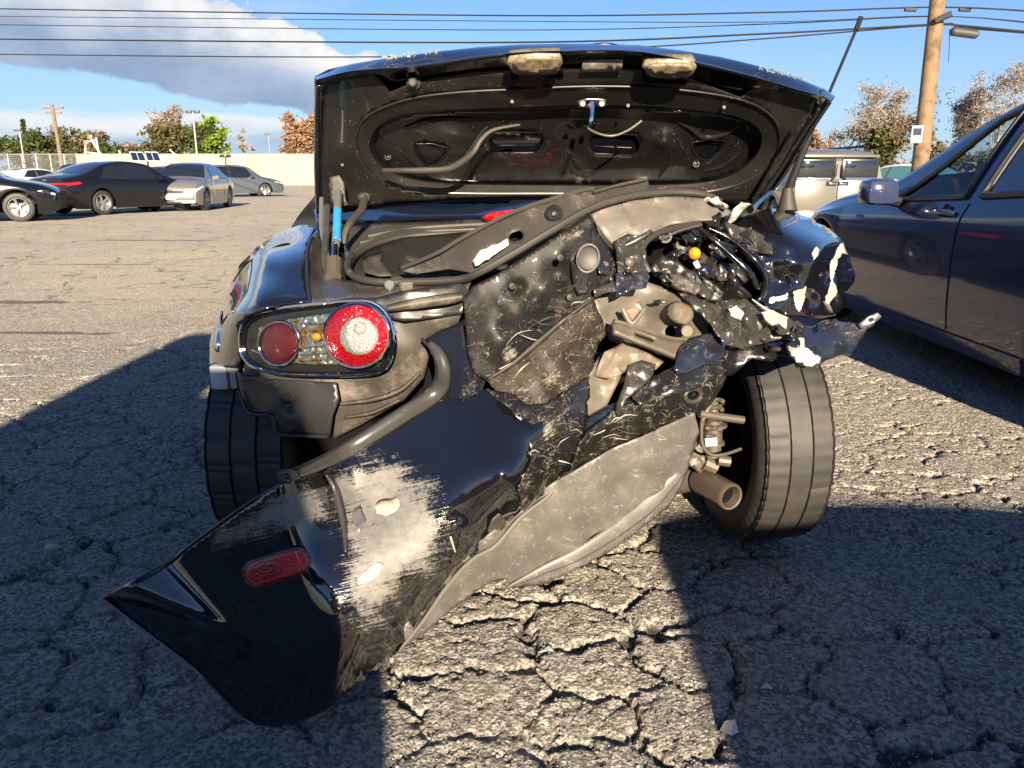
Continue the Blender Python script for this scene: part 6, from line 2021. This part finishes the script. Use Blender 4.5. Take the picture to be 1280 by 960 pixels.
# car seen through the blue one's front window
sh = sedan_shape(4.6, 1.8, 1.42)
hd = R(-60)
full_car('parked_car', 'pale car with teal windshield seen through the blue hatchback window', 'car', (G(1165, 262).x - 1.5, G(1165, 262).y + 2.5, 0), hd, sh, M['car_white'], 'cars parked across the lot', SEDAN_WIN,
         ((2.72, -1.65), (3.50, -1.75), (3.50, 1.75), (2.72, 1.65)), None, 'alloy', 5, [('headlamp', ((4.05, 2.9), (4.52, 2.6), (4.50, 3.7), (4.15, 3.75)), 'car_lens_clear', .012)], (), (), (2.85, 4.2), (), glass='glass_teal', step=.1)

# ------------------------------------------------------------------ two vehicles behind the camera: they throw the two big shadows
sh = CarShape(4.9, 1.74, [(0, 1.10), (.08, 1.25), (.20, 1.72), (.5, 1.84), (2.6, 1.86), (3.1, 1.78), (3.9, 1.2), (4.4, 1.1), (4.84, .9), (4.9, .85)],
              [(0, 1.1), (.6, 1.1), (3.6, 1.05), (4.9, .85)], (.95, 3.8), .38, .64, sill=.26, plan_r=.06)
SUVX, SUVY = -.70, -1.95
suv = full_car('parked_suv', 'dark tall utility vehicle behind the photographer, casting the left shadow', 'car', (SUVX, SUVY, 0), R(-90), sh, M['car_navy'], None, SUV_WIN, ((3.1, -1.6), (3.85, -1.7), (3.85, 1.7), (3.1, 1.6)),
               ((.085, -1.5), (.19, -1.45), (.19, 1.45), (.085, 1.5)), 'alloy', 5, [('tail_lamp', ((.01, 2.6), (.16, 2.6), (.16, 3.9), (.01, 3.9)), 'car_lens_red', .01)], [('number_plate', 'rear', -.2, .2, .78, .9, 'plate_white', .015)], (), (3.3, 4.2), (), scale=1.06)
box = MB()
box.box(.35, 2.1, -.58, -.02, 1.92, 2.34, .10)  # unseen box added to make the left side of the cast shadow taller
box.build('shadow_roof_box', M['trim_black'], suv)
rk = MB()
for xx in (.6, 1.8):
    rk.box(xx - .025, xx + .025, -.62, .62, 1.875, 1.91, .01)
rk.build('roof_rack', M['trim_black'], suv)
sh = CarShape(4.4, 1.70, [(0, 1.05), (.04, 1.30), (.12, 1.46), (.4, 1.50), (2.5, 1.51), (2.9, 1.43), (3.5, 1.05), (4.0, .95), (4.34, .8), (4.4, .7)],
              [(0, 1.0), (.6, .98), (3.3, .93), (4.4, .7)], (.8, 3.4), .32, .74, sill=.2, plan_r=.04)
full_car('parked_van', 'dark boxy van behind the photographer, casting the right shadow', 'van', (1.69, -2.05, 0), R(-90), sh, M['car_grey'], None, SUV_WIN, ((2.92, -1.6), (3.45, -1.7), (3.45, 1.7), (2.92, 1.6)),
         None, 'alloy', 5, [('tail_lamp', ((.01, 2.6), (.14, 2.6), (.14, 3.9), (.01, 3.9)), 'car_lens_red', .01)], [('rear_window', 'rear', -.6, .6, 1.04, 1.32, 'glass_dark', .0), ('number_plate', 'rear', -.2, .2, .70, .82, 'plate_white', .015)], (), (3.1, 4.2), ())

# unseen black sedan, added ahead of the wreck to darken what the blue doors mirror
sh = sedan_shape(4.7, 1.84, 1.45, 1.02)
full_car('parked_car', 'unseen black sedan added ahead of the wreck to darken the reflection in the blue doors', 'car', (-.15, 6.2, 0), R(90), sh, M['car_black'], None, SEDAN_WIN, ((2.72, -1.65), (3.50, -1.75), (3.50, 1.75), (2.72, 1.65)),
         ((.62, -1.6), (1.52, -1.55), (1.52, 1.55), (.62, 1.6)), 'alloy_dark', 5, [('tail_lamp', ((.02, 3.0), (.42, 3.2), (.34, 3.75), (.02, 3.8)), 'car_lens_red', .01)], (), (), (2.85, 4.2), ())

# ------------------------------------------------------------------ front of the wrecked roadster, beyond the open lid
rs = CarShape(4.0, 1.64, [(0, .80), (.3, .86), (.8, .90), (1.25, .93), (1.5, 1.12), (1.85, 1.22), (2.2, 1.20), (2.42, 1.12), (2.85, .88), (3.4, .80), (3.92, .62), (4.0, .52)],
              [(0, .78), (.8, .84), (1.4, .86), (2.8, .82), (4.0, .5)], (.76, 3.09), .315, .52, sill=.15, crown=.02)
rb_ = rs.body('front_body', M['paint'], car_w, .06, 3, None, (1.42, 4.0))
rb_.rotation_euler = (0, 0, R(90))
rb_.location = (0.0, 1.32 - 2.4, 0)
for side in (1, -1):
    dr = rs.overlay('door', ((1.55, .9), (2.6, .9), (2.6, 4.0), (1.50, 4.0)), M['paint'], rb_, side, .005, 12, 10)
    wn = rs.overlay('window', ((1.62, 4.15), (2.48, 4.15), (2.28, 5.7), (1.80, 5.8)), M['glass_dark'], rb_, side, .006, 10, 5)
rs.overlay('soft_top', ((1.46, -1.85), (2.22, -1.85), (2.22, 1.85), (1.46, 1.85)), M['trim_black'], rb_, 1, .008, 12, 14, across=True)
rs.overlay('windshield', ((2.30, -1.6), (2.80, -1.7), (2.80, 1.7), (2.30, 1.6)), M['glass_dark'], rb_, 1, .008, 6, 12, across=True)
for side in (1, -1):
    tm, rm = simple_wheel(.31, .205, 5, M['alloy_dark'], 'alloy_dark')
    for nm, me_ in (('wheel', tm), ('rim', rm)):
        w_ = bpy.data.objects.new(nm, me_)
        col.objects.link(w_)
        w_.parent = rb_
        w_.location = (3.09, side * .72, .31)
        w_.rotation_euler = (0, 0, 0 if side > 0 else math.pi)

# ------------------------------------------------------------------ boundary wall, fence, poles, lamps
M['wall'] = mk('cream_wall', (.31, .272, .205), .85, color2=(.24, .208, .155), nscale=.35, bump=(9, .3, .02), dust=((.40, .34, .25), .18, 1.2))
M['wood'] = mk('weathered_pole_wood', (.17, .108, .058), .8, color2=(.075, .048, .027), nscale=4, nlo=.42, nhi=.7, bump=(30, .4, .01))
M['pole_grey'] = mk('old_pole_wood', (.15, .115, .085), .85, color2=(.10, .08, .06), nscale=4)
M['grey_pole'] = mk('galvanised', (.22, .22, .22), .5, metal=.3)
M['wire'] = mk('cable_black', (.012, .012, .014), .5)
M['transformer'] = mk('grey_equipment', (.035, .037, .042), .5)
M['panel_dark'] = mk('solar_cells', (.010, .012, .022), .10, coat=.8)
M['white_frame'] = mk('white_steel', (.38, .38, .37), .45)
M['sign_white'] = mk('white_sign', (.16, .21, .30), .5)


def brick_wall():
    y0 = 92.0
    xl, xr = P(100, 215, y0).x, P(700, 215, y0).x
    h = CAM_H + 25.5 / FPX * y0 * .97
    root = empty('boundary_wall', ((xl + xr) / 2, y0, 0), 0, 'long pale cream wall closing off the far side of the lot', 'wall')
    n = 14
    dx = (xr - xl) / n
    for i in range(n):
        a = xl + dx * i - root.location.x
        MB().box(a + .03, a + dx - .03, -.1, .1, 0, h, .01).build('panel', M['wall'], root)
        MB().box(a - .16, a + .16, -.16, .16, 0, h + .06, .02).build('pier', M['wall'], root)
        MB().box(a + .17, a + dx - .17, -.13, .13, h + .004, h + .09, .015).build('coping', M['wall'], root)


brick_wall()


def chain_fence():
    y0 = 64.0
    xl, xr = P(-40, 215, y0).x, P(118, 215, y0).x
    root = empty('chain_fence', ((xl + xr) / 2, y0, 0), 0, 'chain link fence with pale posts on the far left', 'fence')
    n = 9
    h = 2.75
    for i in range(n + 1):
        x = xl + (xr - xl) * i / n - root.location.x
        MB().tube([(x, 0, 0), (x, 0, h)], .06, 8).build('post', M['grey_pole'], root)
    for z in (.08, h - .05):
        MB().tube([(xl - root.location.x, 0, z), (xr - root.location.x, 0, z)], .035, 6).build('rail', M['grey_pole'], root)
    mb = MB()
    wd = xr - xl
    s_ = .14
    k = int((wd + h) / s_)
    for i in range(k):
        for sg in (1, -1):
            x0 = i * s_ - (h if sg > 0 else 0)
            a, b = (x0, 0.0), (x0 + sg * h, h)
            if sg < 0:
                a, b = (x0, 0.0), (x0 - h, h)
            pts = []
            for t in (0, 1):
                pts.append((a[0] + (b[0] - a[0]) * t, a[1] + (b[1] - a[1]) * t))
            (ax, az), (bx, bz) = pts
            if ax == bx:
                continue
            lo, hi = 0.0, 1.0
            for lim, sgn in ((0, 1), (wd, -1)):
                da, db = (ax - lim) * sgn, (bx - lim) * sgn
                if da < 0 and db < 0:
                    lo, hi = 1, 0
                elif da < 0:
                    lo = max(lo, -da / (db - da))
                elif db < 0:
                    hi = min(hi, da / (da - db))
            if hi - lo < .02:
                continue
            p = Vector((xl - root.location.x + ax + (bx - ax) * lo, .0, az + (bz - az) * lo))
            q = Vector((xl - root.location.x + ax + (bx - ax) * hi, .0, az + (bz - az) * hi))
            mb.tube([p, q], .010, 3, cap=False)
    tag(mb.build('mesh', M['grey_pole'], root, smooth=False), kind='stuff')


chain_fence()

# timber pole on the right with its cables
PY = 19.5
pb, pt = P(1153, 180, PY), P(1172, 0, PY)
up_ = (pt - pb).normalized()
pole = empty('utility_pole', (pb.x - up_.x * pb.z / up_.z, PY, 0), 0, 'round timber utility pole behind the blue hatchback', 'utility pole')


def pw(z):
    t = (z - pb.z) / up_.z
    return pb + up_ * t


def loc(v):
    return Vector(v) - Vector(pole.location)


MB().tube([loc(pw(z)) for z in (0, 1.5, 3, 4.5, 6, 7.5, 9.5)], [.20, .19, .18, .172, .165, .155, .145], 16).build('shaft', M['wood'], pole)
MB().tube([loc(P(1169, 26, PY - .2)), loc(P(1190, 17, PY - .35))], .07, 8).build('bracket_arm', M['transformer'], pole)
tr = MB()
tr.tube([loc(P(1189, 39, PY - .3)), loc(P(1191, 39.3, PY - .3)), loc(P(1220, 43, PY - .3)), loc(P(1222, 43.2, PY - .3))], [.07, .10, .10, .07], 12)
tr.build('splice_case', M['transformer'], pole)
for (u0, v0) in ((1138, 12), (1206, 12)):
    MB().tube([loc(P(u0 - 7, v0, PY - .1)), loc(P(u0 + 7, v0 + .4, PY - .1))], .045, 8).build('splice_case', M['transformer'], pole)
sgn = MB().box(-.13, .13, -.02, .0, -.20, .20, .005)
so = sgn.build('notice_plate', M['sign_white'], pole)
so.location = loc(P(1146, 168, PY - .2))
so.rotation_euler = (0, 0, R(-12))
MB().box(-.09, .09, -.026, -.021, -.02, .14).build('sign_mark', M['car_navy'], so)
MB().tube([loc(P(1187, 36, PY - .2)), loc(P(1186.5, 60, PY - .2)), loc(P(1185.5, 77, PY - .2))], .008, 5).build('loose_wire', M['wire'], pole)

wires = [([(-30, 9, 30), (0, 11, 28), (640, 19.5, 22), (960, 15.5, 20), (1168, 9, PY), (1290, 14, 19)], .020, 'topmost black cable crossing the sky to the timber pole'),
         ([(-30, 20, 30), (0, 20.5, 28), (640, 26.5, 22), (960, 27.5, 20), (1167, 20, PY), (1290, 29, 19)], .011, 'thin second cable below the topmost one'),
         ([(-30, 30, 30), (0, 31, 28), (640, 37.5, 22), (960, 30, 20.5), (1168, 20.5, PY), (1290, 28, 19)], .013, 'third cable from the top, thin and slightly sagging'),
         ([(-30, 48, 30), (0, 49, 28), (640, 53, 22), (960, 42, 20), (1166, 30.5, PY), (1200, 32, PY), (1290, 40.5, 19)], .024, 'thick fourth cable tied to the pole below the arm'),
         ([(-30, 67, 30), (0, 68, 28), (480, 71, 23), (780, 60, 21), (960, 48, 20), (1166, 31.5, PY), (1205, 35, PY), (1290, 42, 19)], .018, 'lowest cable, passing behind the raised trunk lid')]
for pts, r_, lb in wires:
    q = spline(pts, 10)
    c0 = P(*pts[2])
    o = MB().tube([P(*p) - c0 for p in q], r_, 6).build('power_cable', M['wire'])
    o.location = c0
    tag(o, lb, 'cable', 'cables on the timber pole')

# far telephone pole, lot lights, thin masts
g0 = P(77, 200, 75)
tp = empty('utility_pole', (g0.x, 75, 0), 0, 'far utility pole with a crossarm above the trees at left', 'utility pole')
zt = P(77, 131, 75).z
MB().tube([(0, 0, 0), (-.15, 0, zt)], [.20, .15], 10).build('shaft', M['pole_grey'], tp)
MB().box(-1.0, .85, -.08, .08, zt - .35, zt - .18, .01).build('crossarm', M['pole_grey'], tp)
MB().box(-.8, .65, -.08, .08, zt - .75, zt - .62, .01).build('crossarm', M['pole_grey'], tp)
for k in range(5):
    MB().tube([(-.9 + k * .4, 0, zt - .18), (-.9 + k * .4, 0, zt)], .04, 6).build('insulator', M['grey_pole'], tp)
g0 = P(247, 200, 80)
lp = empty('lot_light', (g0.x, 80, 0), 0, 'tall twin-head lot light standing over the green tree', 'street lamp')
zt = P(247, 140, 80).z
MB().tube([(0, 0, 0), (0, 0, zt)], [.12, .08], 10).build('shaft', M['grey_pole'], lp)
for s_ in (-1, 1):
    MB().box(min(s_ * .1, s_ * .65), max(s_ * .1, s_ * .65), -.2, .2, zt - .1, zt + .14, .03).build('lamp_head', M['transformer'], lp)
for u_, v_, y_ in ((30, 163, 66), (338, 168, 95)):
    g0 = P(u_, 200, y_)
    lp = empty('lot_light', (g0.x, y_, 0), 0, {30: 'thin pale mast rising from the far left fence', 338: 'small street lamp beyond the wall beside the orange tree'}[u_], 'street lamp')
    zt = P(u_, v_, y_).z
    MB().tube([(0, 0, 0), (0, 0, zt)], [.08, .05], 8).build('shaft', M['grey_pole'], lp)
    MB().box(-.4, .1, -.12, .12, zt - .06, zt + .06, .02).build('lamp_head', M['transformer'], lp)

# solar trailer and camera trailer
y_ = 58
g0 = P(182, 200, y_)
st = empty('solar_trailer', (g0.x, y_, 0), 0, 'pair of tilted dark solar panels on a trailer by the wall', 'solar panel')
for u0, u1 in ((164, 181.5), (183, 200)):
    a, b, c_, d = [P(*q) - Vector((g0.x, y_, 0)) for q in ((u0 + 1.5, 201, y_ - .6), (u1 + 1.5, 201.5, y_ - .6), (u1 - 3, 190.5, y_ + .9), (u0 - 2, 190, y_ + .9))]
    n_ = (b - a).cross(d - a).normalized() * .06
    vs = [a, b, c_, d, a - n_, b - n_, c_ - n_, d - n_]
    fr = mesh_obj('solar_panel', vs, [(0, 1, 2, 3), (7, 6, 5, 4), (0, 4, 5, 1), (1, 5, 6, 2), (2, 6, 7, 3), (3, 7, 4, 0)], M['panel_dark'], st, smooth=False)
    fl = MB()
    for p, q in ((a, b), (b, c_), (c_, d), (d, a), (a * .5 + b * .5, c_ * .5 + d * .5)):
        fl.tube([p, q], .04, 5)
    fl.build('frame', M['white_frame'], fr)
MB().tube([(0, .3, 0), (0, .3, 2.1)], .07, 8).build('mast', M['white_frame'], st)
MB().box(-1.2, 1.2, -.6, .8, .35, .8, .03).build('trailer', M['white_frame'], st)
for s_ in (-1.1, 1.1):
    MB().lathe([(-.1, 0), (-.1, .32), (.1, .32), (.1, 0)], (s_, 0, .32), (1, 0, 0), 14).build('wheel', M['rubber_dark'], st)
y_ = 54
g0 = P(116, 200, y_)
ct = empty('camera_trailer', (g0.x, y_, 0), 0, 'white surveillance trailer with a folded angled mast and lamps', 'trailer')


def lc(u, v):
    return P(u, v, y_) - Vector((g0.x, y_, 0))


for pts, r_ in (([(107, 196), (107, 178)], .06), ([(107, 178), (120, 175)], .05), ([(113, 172), (128, 196)], .08), ([(120, 172), (127, 210)], .07), ([(107, 190), (122, 192)], .05), ([(110, 200), (126, 202)], .06)):
    MB().tube([lc(*p) for p in pts], r_, 6).build('mast', M['white_frame'], ct)
for u0, v0 in ((108, 178), (113, 171)):
    c0 = lc(u0, v0)
    MB().box(c0.x - .16, c0.x + .16, -.1, .1, c0.z - .14, c0.z + .14, .02).build('lamp_head', M['beige_lamp'], ct)
MB().box(-1.0, 1.0, -.5, .5, .4, 1.1, .04).build('trailer', M['white_frame'], ct)
for s_ in (-.9, .9):
    MB().lathe([(-.1, 0), (-.1, .32), (.1, .32), (.1, 0)], (s_, 0, .32), (1, 0, 0), 14).build('wheel', M['rubber_dark'], ct)
for k, (u0, v0, u1, v1, lb) in enumerate(((149, 188, 155, 206, 'leaning pale post near the solar panels, left side'), (212, 187, 220, 194, 'short leaning pale post right of the solar panels'))):
    c0 = P(u1, v1, 66)
    c0.z = 0
    o = MB().tube([P(u0, v0, 66) - c0, P(u1, v1, 66) - c0, Vector((.2, 0, 0))], .07, 8).build('leaning_post', M['white_frame'])
    o.location = c0
    tag(o, lb, 'post')
# small post in front of the wall
c0 = G(376, 228.2)
o = MB().tube([(0, 0, 0), (0, 0, 1.0), (.05, 0, 1.25)], [.10, .09, .06], 8).build('bollard', M['transformer'])
o.location = (c0.x, 85, 0)
tag(o, 'thin dark standpipe in front of the wall beside the trunk lid', 'post')
# building and roofs beyond the wall
bl = empty('low_building', (P(385, 200, 120).x, 122, 0), 0, 'low pale roof just above the wall near the lid', 'building')
MB().box(-3.5, 4, -3, 3, 0, 5.0, .05).build('wall', M['wall'], bl)
MB().box(-3.8, 4.3, -3.3, 3.3, 5.003, 5.35, .05).build('roof', M['grey_pole'], bl)

# ------------------------------------------------------------------ trees
def leaf_mat(name, cols, rough=.6):
    m, n, b = new_mat(name)
    g = n.n.new('ShaderNodeNewGeometry')
    r_ = n.n.new('ShaderNodeValToRGB')
    n.l.new(g.outputs['Random Per Island'], r_.inputs[0])
    e = r_.color_ramp.elements
    while len(e) < len(cols):
        e.new(.5)
    for i, c_ in enumerate(cols):
        e[i].position = i / (len(cols) - 1)
        e[i].color = (*c_, 1)
    n.l.new(r_.outputs[0], b.inputs['Base Color'])
    b.inputs['Roughness'].default_value = rough
    b.inputs['Specular IOR Level'].default_value = .2
    return m


M['leaf_green'] = leaf_mat('leaf_green', [(.022, .042, .012), (.045, .062, .018), (.06, .066, .022), (.03, .048, .015)])
M['leaf_olive'] = leaf_mat('leaf_olive', [(.035, .045, .014), (.065, .062, .022), (.085, .072, .030), (.04, .05, .018)])
M['leaf_lime'] = leaf_mat('leaf_lime', [(.10, .17, .012), (.15, .23, .02), (.07, .12, .012)])
M['leaf_rust'] = leaf_mat('leaf_rust', [(.17, .085, .042), (.23, .13, .075), (.19, .115, .07), (.14, .09, .05)])
M['leaf_tan'] = leaf_mat('leaf_tan', [(.19, .15, .12), (.24, .19, .16), (.16, .13, .105), (.14, .125, .08)])
M['leaf_brown'] = leaf_mat('leaf_brown', [(.115, .08, .055), (.15, .105, .075), (.10, .08, .045), (.085, .085, .04)])
M['bark'] = mk('bark', (.14, .11, .085), .9, color2=(.22, .18, .15), nscale=6)
M['bark_pale'] = mk('pale_bark', (.32, .27, .22), .9, color2=(.2, .16, .13), nscale=6)


def tree(label, x, y, h, w, kind, leaf, nleaf=2200, lsize=.16, bark='bark', group=None, seed=0, base=.25, cat='tree', name='tree'):
    rd = random.Random(seed * 77 + 3)
    root = empty(name, (x, y, 0), 0, label, cat, group)
    tb = MB()
    tips = []

    def limb(p, d, ln, r_, lvl):
        pts, q, dd = [p], p, d.normalized()
        k = 4
        for i in range(k):
            dd = (dd + Vector((rd.gauss(0, .16), rd.gauss(0, .16), rd.gauss(.03, .10)))).normalized()
            q = q + dd * ln / k
            pts.append(q)
            if lvl >= 1:
                tips.append((q, lvl))
        tb.tube(pts, [r_ * (1 - .75 * i / k) for i in range(k + 1)], 5 if lvl else 8, cap=False)
        if lvl < (4 if kind == 'sparse' else 3):
            nb_ = rd.randint(3, 5) if lvl < 2 else 3
            for i in range(nb_):
                t = rd.uniform(.3, 1.0)
                j = min(int(t * k), k - 1)
                a = pts[j] + (pts[j + 1] - pts[j]) * (t * k - j)
                an = rd.uniform(0, 2 * math.pi)
                sp = {'sparse': .75, 'dense': .95, 'conifer': 1.0}[kind]
                nd = (dd * .75 + Vector((math.cos(an) * sp * w / h * 1.6, math.sin(an) * sp * w / h * 1.6, rd.uniform(.0, .5)))).normalized()
                limb(a, nd, ln * rd.uniform(.5, .75), r_ * .5 * (1 - .4 * t), lvl + 1)
    lv, fc = [], []
    if kind == 'conifer':
        tb.tube([Vector((0, 0, 0)), Vector((0, 0, h))], [.14, .02], 7)
        for i in range(nleaf):
            t = rd.random() ** .7
            z = h * (.08 + .92 * t)
            rr = w / 2 * (1 - t) * (.35 + .65 * rd.random()) * (.75 + .25 * math.sin(z * 9))
            an = rd.uniform(0, 6.283)
            tips.append((Vector((rr * math.cos(an), rr * math.sin(an), z)), 9))
        pts = [q for q, _ in tips]
    else:
        limb(Vector((0, 0, 0)), Vector((rd.gauss(0, .05), rd.gauss(0, .05), 1)), h * .52, h * .022 + .04, 0)
        # rescale the skeleton to the wanted height and spread
        zmax = max(q.z for q, _ in tips)
        rmax = sorted(math.hypot(q.x, q.y) for q, _ in tips)[int(len(tips) * .95)]
        kx, kz = (w / 2) / max(rmax, .1), (h * .97) / zmax
        tb.v = [(v[0] * kx if v[2] > .0 else v[0], v[1] * kx, v[2] * kz) for v in tb.v]
        pts = [Vector((q.x * kx, q.y * kx, q.z * kz)) for q, l in tips]
        if kind == 'dense':
            for i in range(40):
                an, cz = rd.uniform(0, 6.283), rd.uniform(base, .98)
                rr = w / 2 * math.sqrt(max(1 - ((cz - .5) / .55) ** 2, .05)) * rd.uniform(.45, 1.0)
                pts.append(Vector((rr * math.cos(an), rr * math.sin(an), cz * h)))
    cl = [(rd.choice(pts), rd.uniform(.3, 1.0)) for _ in range(max(24, nleaf // 24))]
    for i in range(nleaf):
        if kind == 'conifer':
            p = pts[i % len(pts)]
        else:
            c_, cs = rd.choice(cl)
            s_ = (w * .10 if kind == 'dense' else w * .075) * cs
            p = c_ + Vector((rd.gauss(0, s_), rd.gauss(0, s_), rd.gauss(0, s_ * .8)))
        if p.z < .1:
            continue
        a = Vector((rd.gauss(0, 1), rd.gauss(0, 1), rd.gauss(0, .7)))
        a = a.normalized() * lsize * rd.uniform(.5, 1.25)
        b_ = a.cross(Vector((rd.gauss(0, 1), rd.gauss(0, 1), rd.gauss(0, 1))))
        b_ = b_.normalized() * a.length * .45 if b_.length > 1e-6 else Vector((0, 0, .1))
        o = len(lv)
        lv += [p - a, p + b_, p + a, p - b_]
        fc.append((o, o + 1, o + 2, o + 3))
    tb.build('trunk', M[bark], root, angle=None)
    mesh_obj('crown', lv, fc, M[leaf], root, smooth=False)
    return root


def tree_at(u, vt, y, wpx, *a, **k):
    p = P(u, vt, y)
    return tree(a[0], p.x, y, p.z, wpx / FPX * y, *a[1:], **k)


G1 = 'trees beyond the left wall'
G2 = 'bare and tan trees on the right'
# left: behind fence and wall
T = [(28, 150, 104, 16, 'dark narrow conifer at the far left of the tree line', 'conifer', 'leaf_green', 900, .35, 'bark'),
     (8, 172, 102, 50, 'low dark green tree at the left picture edge', 'dense', 'leaf_green', 3200, .26, 'bark'),
     (48, 158, 100, 48, 'green round tree under the far utility pole', 'dense', 'leaf_green', 4200, .26, 'bark'),
     (80, 161, 101, 50, 'olive tree right of the far utility pole', 'dense', 'leaf_olive', 4200, .26, 'bark'),
     (112, 163, 99, 46, 'brownish olive tree behind the camera trailer', 'dense', 'leaf_brown', 4000, .26, 'bark'),
     (136, 171, 98, 24, 'small dark green tree right of the camera trailer', 'dense', 'leaf_green', 1400, .38, 'bark'),
     (155, 177, 104, 40, 'low tan shrub tree left of the solar panels', 'dense', 'leaf_tan', 2400, .24, 'bark_pale'),
     (190, 160, 100, 50, 'olive tree above the solar panels', 'dense', 'leaf_olive', 4600, .26, 'bark'),
     (222, 155, 99, 56, 'broad dark olive tree in the middle of the left group', 'dense', 'leaf_olive', 5200, .26, 'bark'),
     (256, 156, 98, 48, 'dark green tree at the right end of the left group', 'dense', 'leaf_green', 4600, .26, 'bark'),
     (264, 140, 97, 36, 'bright lime green tree beside the twin-head lot light', 'dense', 'leaf_lime', 2200, .28, 'bark'),
     (240, 150, 97.2, 18, 'smaller lime tree left of the twin-head lot light', 'dense', 'leaf_lime', 1000, .28, 'bark'),
     (214, 126, 110, 44, 'tall bare pinkish tree behind the olive trees', 'sparse', 'leaf_tan', 3200, .2, 'bark_pale'),
     (190, 136, 111, 40, 'shorter bare pinkish tree behind the solar panels', 'sparse', 'leaf_tan', 3000, .2, 'bark_pale'),
     (300, 160, 118, 34, 'faint bare tree standing alone over the wall', 'sparse', 'leaf_tan', 260, .30, 'bark_pale'),
     (358, 141, 100, 30, 'rust orange tree left of the trunk lid, left half', 'dense', 'leaf_rust', 3600, .26, 'bark_pale'),
     (382, 138, 101, 36, 'rust orange tree touching the edge of the trunk lid', 'dense', 'leaf_rust', 4200, .26, 'bark_pale')]
for i, (u_, v_, y_, w_, lb, kd, lf, nl, ls, bk) in enumerate(T):
    tree_at(u_, v_, y_, w_, lb, kd, lf, nleaf=nl, lsize=ls, bark=bk, group=G1, seed=i + 1)
# right: behind the van and the blue car
T = [(1058, 128, 44, 84, 'tan leafless tree directly above the silver van', 'sparse', 'leaf_tan', 4200, .075, 'bark_pale'),
     (1096, 94, 46, 84, 'tallest tan tree between the lid corner and the pole', 'sparse', 'leaf_tan', 4200, .075, 'bark_pale'),
     (1130, 104, 47, 70, 'brown tree just left of the timber pole', 'sparse', 'leaf_brown', 5200, .085, 'bark'),
     (1040, 158, 43, 50, 'low rust coloured tree beside the raised lid', 'sparse', 'leaf_rust', 2200, .13, 'bark_pale'),
     (1112, 158, 42, 56, 'olive bush tree behind the roof rails of the van', 'dense', 'leaf_olive', 3000, .15, 'bark'),
     (1198, 88, 45, 74, 'tan tree right of the timber pole', 'sparse', 'leaf_tan', 4200, .075, 'bark_pale'),
     (1226, 118, 44, 60, 'thin pale tree above the blue roof', 'sparse', 'leaf_tan', 2600, .07, 'bark_pale'),
     (1264, 68, 40, 84, 'bare pinkish tree in the top right corner', 'sparse', 'leaf_tan', 3600, .07, 'bark_pale'),
     (1172, 158, 41, 40, 'small brown tree beside the base of the pole', 'sparse', 'leaf_brown', 1500, .12, 'bark'),
     (1010, 176, 45, 40, 'rust hedge tree behind the antenna', 'dense', 'leaf_rust', 1600, .16, 'bark_pale'),
     (1205, 196, 36, 70, 'green bush seen through the blue car window', 'dense', 'leaf_olive', 2400, .15, 'bark'),
     (1150, 196, 37, 60, 'tan bush behind the blue car mirror', 'dense', 'leaf_tan', 2000, .15, 'bark'),
     (1250, 178, 35, 70, 'olive tree behind the blue car roof', 'dense', 'leaf_olive', 2400, .15, 'bark')]
for i, (u_, v_, y_, w_, lb, kd, lf, nl, ls, bk) in enumerate(T):
    tree_at(u_, v_, y_, w_, lb, kd, lf, nleaf=nl, lsize=ls, bark=bk, group=G2, seed=i + 40)
# behind the camera: what the black bumper mirrors
for i, (x, y, h, w, lb) in enumerate(((-16, -34, 7.5, 9, 'dark tree behind the photographer at left, mirrored in the bumper'), (-6, -38, 8.5, 10, 'dark tree behind the photographer, second from the left'),
                                      (5, -36, 7.0, 9, 'dark tree behind the photographer, second from the right'), (15, -35, 8.0, 10, 'dark tree behind the photographer at right'))):
    tree(lb, x, y, h, w, 'dense', 'leaf_green', nleaf=2200, lsize=.35, bark='bark', group='trees behind the photographer', seed=80 + i)

# ------------------------------------------------------------------ litter on the asphalt
o = mesh_obj('plastic_scrap', [(-.035, 0, .003), (.0, -.03, .003), (.03, -.01, .003), (.028, .03, .004), (-.01, .04, .003), (-.02, .0, .038), (.01, -.012, .050), (.018, .018, .040)],
             [(0, 1, 6, 5), (1, 2, 7, 6), (2, 3, 7), (3, 4, 5, 7), (4, 0, 5), (5, 6, 7), (4, 3, 2, 1, 0)], M['steel'], None, smooth=False)
o.location = G(912, 914)
o.scale = (.55, .5, .62)
tag(o, 'crumpled grey plastic scrap on the shaded asphalt', 'debris')
o = MB().lathe([(0, 0), (0, .016), (.006, .02), (.014, .014), (.018, 0)], (0, 0, 0), (0, .1, 1), 12).build('pebble', M['white_chip'])
o.location = G(66, 687)
o.scale = (1.2, .8, 1)
tag(o, 'small pale pebble on the shaded asphalt at left', 'stone')
for (u_, v_, lb) in ((958, 858, 'tiny clear glass fragment on the shaded asphalt right of the bumper'), (686, 812, 'small bright fragment on the sunlit cracked asphalt')):
    o = mesh_obj('glass_fragment', [(-.014, -.005, 0), (.012, -.008, 0), (.010, .008, 0), (-.008, .010, 0), (0, 0, .010)], [(0, 1, 4), (1, 2, 4), (2, 3, 4), (3, 0, 4)], M['glitter'], None, smooth=False)
    o.location = G(u_, v_)
    tag(o, lb, 'debris')
